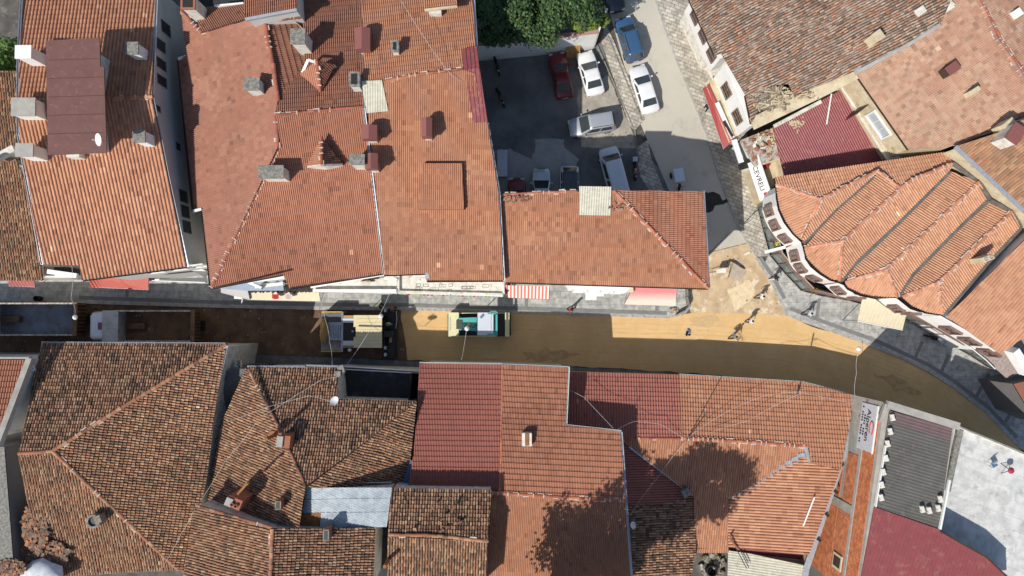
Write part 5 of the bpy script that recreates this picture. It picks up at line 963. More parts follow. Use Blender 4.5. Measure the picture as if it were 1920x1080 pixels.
for k in range(9):
    y = 828+k*25+rnd.uniform(-5, 5); x = 1790-k*2
    while x < 1930:
        x2 = x+rnd.uniform(20, 60)
        if rnd.random() < .6: mb.bar(U(x, y+(x-1790)*.35, zT+.006), U(x2, y+(x2-1790)*.35+rnd.uniform(-1.5, 1.5), zT+.006), .02, .01)
        x = x2+rnd.uniform(2, 14)
for k in range(9): x = rnd.uniform(1795, 1915); y = rnd.uniform(850, 1020); mb.bar(U(x, y, zT+.008), U(x-rnd.uniform(3, 8), y+rnd.uniform(15, 50), zT+.008), .02, .01)
mb.build('seam', mat('seam_grey', (.5, .5, .48), .9), tt)
tc_ = thing('steel_chair', 'small folding chair with blue seat standing on the white terrace', 'chair', U(1857, 868, zT), .5)
mb = MB(); mb.box((0, 0, .45), (.42, .42, .03)); mb.build('seat', mat('blue_seat', (.08, .15, .26), .6), tc_, local=True)
for sx in (-1, 1):
    for sy in (-1, 1): mb = MB(); mb.tube([(sx*.2, sy*.2, 0), (sx*.2, sy*.2, .45 if sy < 0 else .85)], .018); mb.build('leg', steel, tc_, local=True)
mb = MB(); mb.box((0, .2, .72), (.42, .03, .25)); mb.build('backrest', white_m, tc_, local=True)
tc_ = thing('tripod_stand', 'little tripod stand with a crimson top standing on the white terrace', 'stand', U(1882, 878, zT)); mb = MB(); mb.lathe((0, 0, .7), [(.2, 0), (.26, .1), (.12, .3)], 10); mb.build('top', mat('crimson2', (.35, .04, .08), .7), tc_, local=True)
for k in range(3): a = k*2.094; mb = MB(); mb.tube([(0, 0, .75), (.45*math.cos(a), .45*math.sin(a), 0)], .025); mb.build('leg', blackm, tc_, local=True)
# ================================================================ NORTH-EAST
C1 = Plane((1293, 0, 6.2), (1409, 230, 6.2), (1700, 82, 9.2)); C2 = Plane((1602, 137, 7.5), (1703, 280, 7.5), (1832, 30, 9.4)); C3 = Plane((1825, 0, 9.5), (1925, 155, 9.5), (1960, 20, 8.6))
t1, rC1 = house('old_long_house', 'big sagging brown barrel-tile roof with a collapsed hole over the side street', [(1276, -40, 6.2), (1293, 0, 6.2), (1340, 104, 6.2), (1352, 101, 6.3), (1397, 178, 6.2), (1409, 231, 6.2), (1428, 222, 6.4), (1480, 195, 7.0), (1540, 165, 7.6), (1602, 135, 8.1), (1700, 82, 9.1), (1765, 42, 9.6), (1800, -40, 9.8)],
    [(C1, [(1274, -40), (1293, 0), (1340, 104), (1352, 101), (1397, 178), (1409, 231), (1420, 212), (1424, 190), (1446, 160), (1478, 158), (1488, 178), (1540, 160), (1602, 134), (1700, 82), (1765, 42), (1800, -40)], 'old', 'mossy', {'wob': .09, 'wdt': .2})], wall=white_dirty, ins=.9)
gutter([(1291, 0, 6.15), (1338, 104, 6.15)], t1, w_=.06, m=wood_dk); gutter([(1396, 180, 6.15), (1407, 233, 6.15)], t1, w_=.06, m=wood_dk)
heap('collapsed_timber', 'splintered grey boards in the collapsed hole of the big old roof', 1448, 184, 6.5, 34, 22, 170, seed=61, sz=(1.2, .11, .04), m=[mat('silver_wood', (.42, .36, .28), .9, (.24, .19, .14), 7, 1), wood, cream_wall], hgt=.5, cat='timber debris')
heap('collapsed_timber', 'fallen reed and earth edge above the maroon roof', 1500, 178, 6.9, 50, 8, 60, seed=62, sz=(.7, .09, .04), m=[wood, cream_wall, dirt_m], hgt=.2, cat='timber debris')
mb = MB(); P_ = [U(1409, 233, 6.1), U(1480, 199, 6.5), U(1545, 168, 7.0), U(1604, 137, 7.6)]
for a, b in zip(P_[:-1], P_[1:]): mb.bar(a, b, 1.0, .2)
tag(mb.build('earthen_eave', cream_wall), 'broken cream earthen eave edge over the maroon roof', 'eave')
# white facade windows
def wpts(p, q, z): return U(*p, z), U(*q, z)
ringC1 = inset([(U(*p).x, U(*p).y) for p in [(1276, -40, 6.2), (1293, 0, 6.2), (1340, 104, 6.2), (1352, 101, 6.3), (1397, 178, 6.2), (1409, 231, 6.2), (1428, 222, 6.4), (1480, 195, 7.0), (1540, 165, 7.6), (1602, 135, 8.1), (1700, 82, 9.1), (1765, 42, 9.6), (1800, -40, 9.8)]], .15)
jt = [U(1283, 22, 3.0), U(1331, 134, 3.0)]
tj = thing('jettied_front', 'white jettied upper storey with brown windows over the paver pavement', 'facade', jt[0]); nr = Vector((jt[1].y-jt[0].y, -(jt[1].x-jt[0].x), 0)).normalized(); nr = nr if nr.x < 0 else -nr
mb = MB(); q = [jt[0], jt[1], jt[1]-nr*1.0, jt[0]-nr*1.0]; mb.hexa(q, [p+Vector((0, 0, 3.0)) for p in q]); mb.build('wall', white, tj)
for k in range(3): window(tj, jt[0], jt[1], .8+k*1.75, 1.0, 4.2, 1.3, side=1, fm=brown_frame, bars=(1, 1), deep=.12)
mb = MB(); p0 = [U(1280, 35, .0), U(1334, 150, .0)]
for k in range(5): a = p0[0].lerp(p0[1], k/5); b = p0[0].lerp(p0[1], (k+.85)/5); mb.bar(a+Vector((0, 0, 1.4))-nr*.1, b+Vector((0, 0, 1.4))-nr*.1, .1, 2.4)
mb.build('shopfront', brown_frame, tj)
# corner block with broken windows
cb = [U(1335, 150, 2.9), U(1352, 150, 2.9), U(1386, 250, 2.9)]
tk = thing('broken_facade', 'white upper facade with broken windows below the sagging roof corner', 'facade', cb[0]); a, b = U(1338, 146, 2.8), U(1383, 255, 2.8); nr2 = Vector((b.y-a.y, -(b.x-a.x), 0)).normalized(); nr2 = nr2 if nr2.x < 0 else -nr2
mb = MB(); q = [a, b, b-nr2*.7, a-nr2*.7]; mb.hexa(q, [p+Vector((0, 0, 3.1)) for p in q]); mb.build('wall', white, tk)
for k in (1.2, 3.6): window(tk, a, b, k, 1.1, 3.7, 1.4, side=1, fm=wood, gm=wood_dk, bars=(1, 2), deep=.1)
mb = MB(); mb.bar(U(1336, 150, 2.7)+nr2*.3, U(1381, 262, 2.7)+nr2*.3, .9, .25); mb.build('jetty_edge', cream_wall, tk); mb = MB(); mb.bar(U(1350, 190, 3.2)+nr2*.3, U(1378, 258, 2.9)+nr2*.2, .35, .12); mb.build('torn_sheet', white_m, tk); mb = MB(); mb.bar(U(1362, 225, 3.1)+nr2*.25, U(1376, 255, 3.0)+nr2*.15, .18, .2); mb.build('gap', blackm, tk)
awning('metal_awning', 'long red corrugated awning over the paver pavement below the broken facade', [(1329, 157), (1376, 262)], [(1318, 167), (1357, 279)], 3.0, 2.5, mat('brick_red_sheet', (.36, .06, .055), .5), corr=(.22, .04, 'sine'))
# C2, C3
t2, rC2 = house('dull_roof_house', 'wide dusty pinkish brown tiled roof at the upper right', [(1602, 136, 7.5), (1703, 281, 7.5), (1795, 273, 8.3), (1890, 232, 9.4), (1960, 205, 9.6), (1925, 155, 9.5), (1870, 75, 9.5), (1825, -10, 9.5), (1822, -40, 9.5), (1790, -40, 9.2), (1765, 42, 9.0), (1700, 82, 8.3)],
    [(C2, [(1602, 136), (1703, 281), (1795, 273), (1890, 232), (1962, 205), (1925, 155), (1870, 75), (1825, -10), (1822, -40), (1790, -40), (1765, 42), (1700, 82)], 'rib', 'dusty', {'wob': .05, 'wdt': .16, 'crs': .34, 'dark': .12}), ], wall=cream_wall, ins=.12)
t3, rC3 = house('far_slope_house', 'dull tiled slope falling away beyond the mortared ridge at the top right', [(1826, -40, 9.5), (1825, -10, 9.5), (1870, 75, 9.5), (1925, 155, 9.5), (1962, 205, 9.5), (1990, 200, 9.0), (1990, -40, 8.6)], [(C3, [(1824, -40), (1825, -10), (1870, 75), (1925, 155), (1962, 207), (1990, 200), (1990, -40)], 'rib', 'dusty', {'wob': .04, 'wdt': .16, 'dark': .12})], ins=.1)
ridge([(1824, -20, 9.6), (1870, 75, 9.6), (1925, 156, 9.6)], rC2, 'dull', mort=1.0, r=.16, seed=63); ridge([(1828, -20, 9.55), (1878, 78, 9.55), (1930, 152, 9.55)], rC2, 'brick2', mort=1.0, r=.12, seed=64)
gutter([(1601, 137, 7.5), (1702, 282, 7.5)], t2, w_=.06, m=wood_dk)
mb = MB(); P_ = [U(1602, 136, 8.2), U(1700, 83, 8.9), U(1762, 45, 9.3)]
for a, b in zip(P_[:-1], P_[1:]): mb.bar(a, b, .45, .1)
mb.build('valley', conc_patch, t2)
a, b = U(1606, 145, 4.6), U(1690, 283, 4.6); ringC2 = inset([(U(*p).x, U(*p).y) for p in [(1602, 136, 7.5), (1703, 281, 7.5), (1795, 273, 8.3), (1890, 232, 9.4), (1960, 205, 9.6), (1925, 155, 9.5), (1870, 75, 9.5), (1825, -10, 9.5), (1822, -40, 9.5), (1790, -40, 9.2), (1765, 42, 9.0), (1700, 82, 8.3)]], .12)
window(t2, ringC2[0], ringC2[1], 3.4, 2.2, 5.4, 1.2, side=1, fm=white_m, gm=mat('curtained_glass', (.45, .5, .52), .2), bars=(2, 0), deep=.14, th=.12)
mb = MB(); d_ = (ringC2[1]-ringC2[0]).normalized(); p = ringC2[0]+d_*2.7; mb.bar((p.x-.1, p.y, 5.5), (p.x-1.0, p.y-.7, 5.5), .08, 2.0); mb.build('downpipe', wood_dk, t2)
ts_ = thing('stone_ledge', 'narrow ledge of small pale stones between maroon roof and cream wall', 'ledge', U(1620, 220, 4)); mb = MB(); a, b = U(1581, 160, 4.6), U(1672, 305, 4.6); d = (b-a); n_ = Vector((d.y, -d.x, 0)).normalized(); n_ = n_ if n_.x > 0 else -n_
mb.bar(a+n_*.3, b+n_*.3, .95, .3); mb.build('ledge', cream_wall, ts_); mb = MB(); rnd = random.Random(12)
for k in range(70):
    for j in range(4): p = a.lerp(b, (k+.5)/70)+n_*(.02+.2*j)+Vector((0, 0, .17)); mb.box(p, (.13, .09, .06), rz=-1+rnd.uniform(-.2, .2))
mb.build('stone_course', white_dirty, ts_); mb = MB(); mb.bar(a-n_*.25+Vector((0, 0, .1)), b-n_*.25+Vector((0, 0, .1)), .16, .12); mb.build('edge', white_dirty, ts_)
chimney(1648, 66, 9.9, 8.7, .7, .7, 'stout pale chimney low on the big sagging roof', capm=cream_wall, wall=cream_wall, rz=.6, over=.02)
chimney(1788, 127, 9.6, 8.9, .95, .7, 'brown box chimney in the middle of the dusty pinkish roof', capm=cowl_m, wall=wood_dk, rz=.6, over=.02)
chimney(1832, 168, 9.9, 9.0, .5, .35, 'small cream chimney below the brown box on the pinkish roof', capm=cream_wall, wall=cream_wall, rz=.6, over=.02)
chimney(1727, 20, 9.9, 9.0, .6, .4, 'pale block on the big sagging roof near the top edge', capm=white_dirty, wall=white_dirty, rz=.6)
mb = MB(); mb.box(U(1493, 10, 7.45), (.55, .55, .3), rz=.5); oh = mb.build('roof_hatch', wood); mb = MB(); tag(oh, 'small dark opening hatch near the top of the sagging roof', 'hatch'); mb.box(U(1493, 10, 7.62), (.36, .36, .02), rz=.5); mb.build('opening', blackm, oh)
chimney(1893, 232, 10.6, 9.6, .5, .9, 'cream stub chimney where the pinkish roof meets the wavy orange roof', capm=cream_wall, wall=cream_wall, rz=-.9, over=.03)
chimney(1912, 22, 9.8, 9.0, .4, .6, 'white stub on the far slope at the top right corner', capm=white, wall=white, rz=.6, over=0)
mb = MB(); mb.bar(U(1778, 2, 9.7), U(1786, 12, 9.7), .25, .35); mb.bar(U(1768, 22, 9.6), U(1786, 10, 9.7), .4, .3); tag(mb.build('masonry_stub', white_dirty), 'pale broken masonry at the meeting of the two dull roofs', 'masonry')
# maroon yard roof
Mr = Plane((1452, 240, 4.3), (1583, 166, 4.3), (1530, 330, 3.6)); tm = thing('maroon_roof', 'dusty maroon corrugated roof between the old houses and the rounded building', 'metal roof', U(1550, 250, 3.0))
mb = MB(); corr_facet(mb, Mr, [(1449, 238), (1583, 165), (1668, 305), (1680, 340), (1480, 370)], .20, .035, kind='sine'); slab(mb, [Mr.at(*p)-Vector((0, 0, .03)) for p in ((1449, 238), (1583, 165), (1668, 305), (1680, 340), (1480, 370))], .1); mb.build('sheet', maroon_m, tm, fix=False)
mb = MB(); R0 = [Mr.at(*p) for p in ((1455, 240), (1580, 170), (1668, 305), (1680, 340), (1482, 368))]; mb.hexa([Vector((p.x, p.y, 0)) for p in R0], [p-Vector((0, 0, .2)) for p in R0]); mb.build('wall', cream_wall, tm)
mb = MB(); mb.bar(U(1451, 237, 4.4), U(1540, 190, 4.4), .3, .08); mb.build('ridge_strip', white_dirty, tm)
wob = MB(); rnd = random.Random(3)
for k in range(40): x, y = rnd.gauss(1492, 7), rnd.gauss(232, 5); wob.box(Mr.at(x, y)+Vector((0, 0, .04)), (.16, .1, .02), rz=rnd.uniform(0, 3))
o = wob.build('fallen_plaster', cream_wall); tag(o, 'sprinkle of fallen cream plaster crumbs on the maroon roof', 'plaster crumbs', kind='stuff')
mb = MB(); mb.tube([U(1559, 176, 4.6), U(1550, 233, 4.4)], .07); tag(mb.build('white_pipe', white_m), 'long straight white pipe lying on the maroon roof', 'pipe')
# rusted small roof
Rp = Plane((1390, 262, 3.6), (1448, 240, 3.6), (1412, 312, 3.4)); tr_ = thing('rusted_roof', 'rusted corrugated shed roof littered with stones beside the maroon roof', 'metal roof', U(1430, 275, 2.8))
mb = MB(); corr_facet(mb, Rp, [(1388, 263), (1446, 240), (1474, 293), (1414, 311)], .11, .03, ang=0); slab(mb, [Rp.at(*p)-Vector((0, 0, .03)) for p in ((1388, 263), (1446, 240), (1474, 293), (1414, 311))], .1); mb.build('sheet', rust_galv, tr_, fix=False)
mb = MB(); mb.bar(U(1376, 262, 3.6), U(1390, 305, 3.5), .45, .12); mb.build('side_flashing', white_m, tr_); mb = MB(); mb.bar(U(1414, 312, 3.3), U(1474, 294, 3.3), .18, .15); mb.bar(U(1448, 240, 3.7), U(1475, 293, 3.5), .6, .12); mb.build('edge', cream_wall, tr_)
mb = MB(); R0 = [Rp.at(*p) for p in ((1390, 264), (1445, 242), (1472, 292), (1416, 310))]; mb.hexa([Vector((p.x, p.y, 0)) for p in R0], [p-Vector((0, 0, .2)) for p in R0]); mb.build('wall', white_dirty, tr_)
heap('stones', 'cream stones scattered over the rusted shed roof', 1432, 265, 3.75, 20, 22, 46, seed=66, sz=(.26, .2, .12), m=[cream_wall, white_dirty, clay_pl], cat='stones', hgt=.05)
# shop sign lettered
a, b = U(1399, 300, 2.6), U(1425, 377, 2.6); d = (b-a).normalized(); nn = Vector((d.y, -d.x, 0)); nn = nn if nn.x < 0 else -nn
tsg = thing('shop_fascia', 'white shop sign with black letters facing the side street', 'sign', a); tiltv = (Vector((0, 0, 1))*.8-nn*.6).normalized(); mb = MB(); h_ = 1.15; q = [a, b, b-nn*.1, a-nn*.1]; mb.hexa(q, [p+tiltv*h_ for p in q]); mb.build('board', white_m, tsg)
XS = d if d.cross(tiltv).dot(nn) > 0 else -d
mid = (a+b)/2+tiltv*h_*.5+nn*.02; text_mesh('CEVRELI', .62, mid, XS, tiltv, dkt, tsg)
bpy.context.view_layer.update()
for s in (-1, 1):
    mb = MB(); c0 = mid+d*s*1.55; mb.bar(c0-d*.22+tiltv*.15, c0+d*.22+tiltv*.15, .03, .3, up=tiltv); mb.build('red_mark', rdt, tsg)
mb = MB(); mb.box(U(1394, 312, 2.6), (.8, .5, .05), rz=.3); mb.box(U(1397, 304, 2.9), (1.0, .3, .35), rz=.3); tag(mb.build('sign_support', blackm), 'dark bracket box at the upper end of the lettered shop sign', 'bracket')
t = thing('plastic_stools', 'pair of dark red plastic stools behind the lettered sign', 'stools', U(1432, 312, 2.4))
for dx in (0, 7): mb = MB(); mb.lathe(U(1428+dx, 316-dx*.5, 2.3), [(.2, 0), (.24, .35), (.1, .45)], 10); mb.build('stool', mat('crimson3', (.35, .03, .05), .6), t)
mb = MB(); q = [U(x, y, 2.2) for x, y in ((1404, 300), (1470, 300), (1478, 330), (1455, 336), (1444, 375), (1428, 378))]; mb.hexa([Vector((p.x, p.y, 0)) for p in q], q); tag(mb.build('entrance_roof', cream_wall), 'flat cream entrance roof between the rusted shed and the rounded building', 'flat roof')
# ---------------------------------------------------------------- K: rounded building
zK = 6.6; K = {}
K['N'] = Plane((1452, 333, zK), (1790, 283, zK), (1537, 374, 7.55)); K['W1'] = Plane((1454, 345, zK), (1502, 448, zK), (1537, 374, 7.55)); K['E1'] = Plane((1537, 374, 7.55), (1644, 320, 7.3), (1520, 446, 6.9))
K['W2'] = Plane((1579, 452, 7.55), (1688, 353, 7.55), (1515, 455, 6.8)); K['F2'] = Plane((1508, 466, zK), (1573, 522, zK), (1579, 452, 7.55)); K['E2'] = Plane((1579, 452, 7.55), (1709, 337, 7.55), (1608, 491, 6.9))
K['W3'] = Plane((1662, 505, 7.6), (1832, 342, 7.6), (1590, 518, 6.8)); K['F3'] = Plane((1584, 528, zK), (1681, 558, zK), (1662, 505, 7.6)); K['E3'] = Plane((1662, 505, 7.6), (1832, 342, 7.6), (1709, 519, 6.9))
K['W4'] = Plane((1759, 530, 7.6), (1895, 397, 7.6), (1695, 548, 6.8)); K['F4'] = Plane((1700, 562, zK), (1766, 589, zK), (1759, 530, 7.6)); K['E4'] = Plane((1759, 530, 7.6), (1895, 397, 7.6), (1790, 560, 6.9))
arc1 = [(1452, 333), (1456, 349), (1457, 370), (1461, 393), (1472, 416), (1487, 437), (1503, 450)]
arc2 = [(1508, 466), (1512, 485), (1522, 497), (1539, 513), (1557, 524), (1574, 529)]
arc3 = [(1584, 533), (1590, 541), (1614, 553), (1641, 558.5), (1684, 556)]
arc4 = [(1692, 560), (1711, 575), (1737, 586), (1767, 590)]
ol = arc1+arc2+arc3+arc4+[(1912, 430), (1898, 398), (1838, 342), (1790, 300), (1791, 283)]
footpx = [(1466, 346, 6.4), (1431, 372, 3.3), (1429, 396, 3.3), (1434, 412, 3.3), (1441, 427, 3.3), (1456, 447, 3.3), (1473, 463, 3.3), (1475, 473, 3.3), (1480, 493, 3.3), (1488, 505, 3.3), (1502, 517, 3.3), (1523, 528, 3.3), (1543, 532, 3.3), (1567, 554, 3.3), (1584, 558, 3.3), (1618, 558, 3.3), (1641, 561, 3.3), (1665, 580, 3.3), (1681, 585.5, 3.3), (1700, 586.5, 3.3), (1718, 591, 3.3), (1760, 615, 3.3)]
foot = [U(*p) for p in footpx]
tK = thing('rounded_building', 'white rounded corner building with fluted salmon tile roof and brown windows', 'building', U(1600, 480, 0))
rb = MB()
def bay(k, o, st='smooth', pal='salmon', **kw): tile_facet(rb, K[k], o, st, pal, seed=sum(map(ord, k)), wdt=.20, dark=.02, **kw)
bay('N', [(1452, 333), (1791, 283), (1784, 307), (1709, 337), (1688, 353), (1644, 320), (1537, 374), (1455, 345)], 'roman')
bay('W1', [(1455, 345), (1537, 374), (1503, 450), (1487, 437), (1472, 416), (1461, 393), (1457, 370)]); bay('E1', [(1537, 374), (1644, 320), (1637, 330), (1566, 392), (1508, 452), (1503, 448)])
bay('W2', [(1644, 321), (1688, 353), (1579, 452), (1510, 462), (1568, 394), (1638, 330)]); bay('F2', [(1508, 466), (1579, 452), (1573, 525), (1557, 524), (1539, 513), (1522, 497), (1512, 485)]); bay('E2', [(1579, 452), (1688, 353), (1709, 337), (1784, 307), (1781, 318), (1683, 415), (1608, 485), (1577, 524)])
bay('W3', [(1781, 322), (1836, 342), (1662, 505), (1586, 522), (1612, 491), (1687, 417)]); bay('F3', [(1584, 530), (1662, 505), (1681, 556), (1641, 558), (1614, 553), (1592, 542)]); bay('E3', [(1662, 505), (1836, 342), (1852, 370), (1800, 420), (1709, 512), (1684, 552)])
bay('W4', [(1858, 378), (1897, 397), (1759, 530), (1692, 552), (1712, 518), (1803, 424)]); bay('F4', [(1692, 558), (1759, 530), (1765, 589), (1737, 585), (1711, 574)]); bay('E4', [(1759, 530), (1897, 397), (1911, 426), (1850, 490), (1767, 588)])
rK = rb.build('roof', [clay_new, clay_new], tK)
mb = MB()
for v in ([(1506, 456, 6.75), (1566, 393, 6.95), (1638, 330, 7.15)], [(1577, 526, 6.7), (1610, 489, 6.8), (1685, 417, 6.95), (1781, 321, 7.0)], [(1686, 556, 6.7), (1710, 516, 6.8), (1801, 423, 6.95), (1855, 374, 7.0)], [(1769, 591, 6.6), (1852, 492, 6.75), (1914, 428, 6.85)]):
    for a, b in zip(v[:-1], v[1:]): mb.bar(U(*a), U(*b), .36, .05)
for a, b in (((1786, 306, 7.3), (1838, 345, 7.5)), ((1838, 345, 7.5), (1856, 374, 7.2)), ((1856, 376, 7.3), (1898, 398, 7.6)), ((1898, 398, 7.6), (1915, 428, 7.0))): mb.bar(U(*a), U(*b), .3, .08)
mb.build('valley_lining', mat('dull_lead', (.10, .09, .08), .8, (.16, .145, .13), 2, 1.0), rK)
for i, rr in enumerate(([(1537, 374, 7.6), (1644, 321, 7.35), (1688, 353, 7.6)], [(1537, 374, 7.6), (1504, 449, 6.7)], [(1537, 374, 7.6), (1455, 345, 6.7)], [(1579, 452, 7.6), (1688, 353, 7.6), (1709, 337, 7.6), (1784, 307, 7.45)], [(1579, 452, 7.6), (1509, 465, 6.75)], [(1579, 452, 7.6), (1574, 526, 6.7)], [(1662, 505, 7.65), (1834, 342, 7.65)], [(1662, 505, 7.65), (1585, 529, 6.7)], [(1662, 505, 7.65), (1682, 556, 6.7)], [(1759, 530, 7.65), (1896, 397, 7.65)], [(1759, 530, 7.65), (1692, 556, 6.7)], [(1759, 530, 7.65), (1766, 588, 6.7)])):
    ridge(rr, rK, 'salmon', mort=.95, seed=70+i, r=.13)
gutter([(x-1, y+1, zK-.05) for x, y in arc1+arc2+arc3+arc4], tK, w_=.08, m=blackm)
# walls
mb = MB(); back = [U(1900, 470, 6), U(1905, 430, 6.0), U(1845, 350, 6.3), U(1790, 292, 6.4)]
up = foot+back; n = len(up)
for i in range(n):
    a, b = up[i], up[(i+1) % n]; mb.face([(a.x, a.y, 3.3), (b.x, b.y, 3.3), (b.x, b.y, 6.55), (a.x, a.y, 6.55)])
mb.face([(p.x, p.y, 3.3) for p in up]); mb.build('upper_wall', white, tK, fix=False)
gl = [(1452, 336), (1424, 372), (1418, 392), (1428, 432), (1441, 480), (1470, 515), (1499, 545.5), (1540, 556), (1584, 563), (1614, 571), (1655, 581), (1700, 602), (1760, 637), (1812, 665), (1850, 690)]
G_ = [U(x, y, 0) for x, y in gl]
mb = MB()
for i in range(len(G_)-1):
    a, b = G_[i], G_[i+1]; mb.face([(a.x, a.y, 0), (b.x, b.y, 0), (b.x, b.y, .35), (a.x, a.y, .35)])
mb.build('plinth', concrete, tK, fix=False); mb = MB()
for i in range(len(G_)-1): a, b = G_[i], G_[i+1]; mb.face([(a.x, a.y, 2.7), (b.x, b.y, 2.7), (b.x, b.y, 3.3), (a.x, a.y, 3.3)])
mb.build('ground_wall', mat('beige_stone_wall', (.5, .45, .38), .85), tK, fix=False)
mb = MB(); mb2 = MB()
for i in range(1, len(G_)-1):
    a, b = G_[i], G_[i+1]; L_ = (b-a).length; k = max(1, round(L_/1.3)); d = (b-a).normalized(); inn = Vector((-d.y, d.x, 0)); inn = inn if inn.y > 0 else -inn
    mb.face([Vector((p.x, p.y, z))+inn*.12 for p, z in ((a, .35), (b, .35), (b, 2.7), (a, 2.7))])
    for j in range(k+1): p = a.lerp(b, j/k); mb2.bar(p+Vector((0, 0, .35)), p+Vector((0, 0, 2.75)), .09, .09)
    mb2.bar(a+Vector((0, 0, 1.9)), b+Vector((0, 0, 1.9)), .05, .05)
mb.build('shop_glass', glass_t, tK, fix=False); mb2.build('shop_frame', brown_frame, tK)
mb = MB()
for i in range(1, len(G_)-1): mb.bar(G_[i]+Vector((0, 0, 2.95)), G_[i+1]+Vector((0, 0, 2.95)), .3, .3)
mb.build('fascia', brown_frame, tK)
mb = MB(); mb.bar(U(1434, 473, 3.1), U(1473, 463, 3.3), .25, .25); mb.build('white_beam', white, tK)
mb = MB(); mb.bar(U(1453, 468, 2.6), U(1458, 452, 2.9), .2, .5); mb.build('yellow_banner', mat('yellow', (.50, .45, .06), .6), tK)
mb = MB()
for a, b in (((1473.5, 463.5), (1503, 450)), ((1545, 533), (1578, 528)), ((1643, 561), (1685, 556))): mb.bar(U(*a, 3.4), U(*b, 6.5), .1, .12)
mb.build('pilaster', cowl_m, tK)
# windows of the upper storey: pick midpoints on the foot polyline
for (x, y) in ((1431, 400), (1441, 427), (1459, 450), (1477, 483), (1488, 505), (1511, 523), (1556, 545), (1588, 558), (1662, 577), (1688, 586)):
    q = U(x, y, 3.3); best = None
    for i in range(1, len(foot)-1):
        a, b = foot[i], foot[i+1]; ab = b-a; tt_ = max(.05, min(.95, (q-a).dot(ab)/ab.length_squared)); p = a+ab*tt_; dd = (p-q).length
        if best is None or dd < best[0]: best = (dd, p, ab.normalized())
    p, d = best[1], best[2]; a = p-d*.45; b = p+d*.45
    o = window(tK, a, b, .1, .7, 4.3, 1.2, side=1, fm=brown_frame, bars=(1, 2), deep=.2, th=.12, gm=mat('pale_glass', (.42, .45, .44), .15, (.12, .14, .15), 4, 1.0))
# front wall continuing east (D)
D1 = Plane((1774, 593, 6.5), (1874, 662, 6.5), (1920, 455, 8.4)); tD, rD = house('orange_slope_house', 'salmon tiled roof sloping toward the shaded pavement at the right edge', [(1775, 594, 6.5), (1918, 452, 8.3), (1985, 400, 8.8), (1985, 580, 7.0), (1922, 632, 6.4), (1875, 664, 6.5)], [(D1, [(1774, 593), (1918, 452), (1985, 400), (1985, 580), (1920, 632), (1875, 664)], 'smooth', 'salmon', {'wdt': .24, 'dark': .02})], wall=white, ins=.15, base=0)
a, b = U(1762, 616, 3.3), U(1850, 647, 3.3); a, b = U(1718, 592, 3.3), U(1816, 649, 3.3); d = (b-a).normalized(); nr3 = Vector((d.y, -d.x, 0)); nr3 = nr3 if nr3.y < 0 else -nr3
mb = MB(); q = [a, b, b+Vector((1.5, .1, 0)), U(1860, 640, 3.3)-nr3*.8, U(1775, 590, 3.3)-nr3*.4]; mb.hexa(q, [p+Vector((0, 0, 3.05)) for p in q]); mb.build('upper_wall', white, tD)
for s in (2.3, 4.1, 5.9): window(tD, a, b, s-.6, .95, 4.3, 1.3, side=1, fm=brown_frame, bars=(1, 1), deep=.2, th=.13)
mb = MB(); mb.hexa([U(*p, 5.2) for p in ((1868, 662), (1925, 632), (1985, 640), (1985, 760), (1895, 672))], [U(*p, 5.4) for p in ((1868, 662), (1925, 632), (1985, 640), (1985, 760), (1895, 672))])
# wooden canopy
tw = thing('wooden_canopy', 'weathered grey brown plank canopy over the shaded right pavement', 'canopy', U(1860, 680, 3)); pw = Plane((1822, 650, 3.6), (1889, 709, 3.2), (1880, 640, 4.2)); mb = MB(); corr_facet(mb, pw, [(1822, 650), (1889, 710), (1945, 690), (1985, 640), (1900, 630), (1862, 640)], .3, .03, kind='box', ang=0); slab(mb, [pw.at(*p)-Vector((0, 0, .03)) for p in ((1822, 650), (1889, 710), (1945, 690), (1985, 640), (1862, 640))], .08); mb.build('deck', mat('old_planks', (.34, .28, .25), .9, (.22, .18, .16), 8, 1, stain=(.46, .42, .38), stain_scale=3), tw, fix=False)
mb = MB(); mb.tube([U(1818, 650, 3.7), U(1850, 676, 3.7), U(1866, 692, 3.6)], .04); mb.build('cable', white_m, tw)
mb = MB(); mb.bar(U(1896, 655, 6.0), U(1925, 700, 5.5), .6, 1.0); o = mb.build('white_gable', white); tag(o, 'white gable wall piece at the right edge over the planks', 'wall')
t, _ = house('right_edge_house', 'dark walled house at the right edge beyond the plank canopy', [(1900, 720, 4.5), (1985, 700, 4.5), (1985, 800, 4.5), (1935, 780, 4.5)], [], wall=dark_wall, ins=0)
mb = MB(); mb.hexa([U(*p, 4.4) for p in ((1900, 720), (1985, 700), (1985, 800), (1935, 780))], [U(*p, 4.5) for p in ((1900, 720), (1985, 700), (1985, 800), (1935, 780))]); mb.build('roof', mat('faded_red_tile', (.3, .12, .08), .9), t)
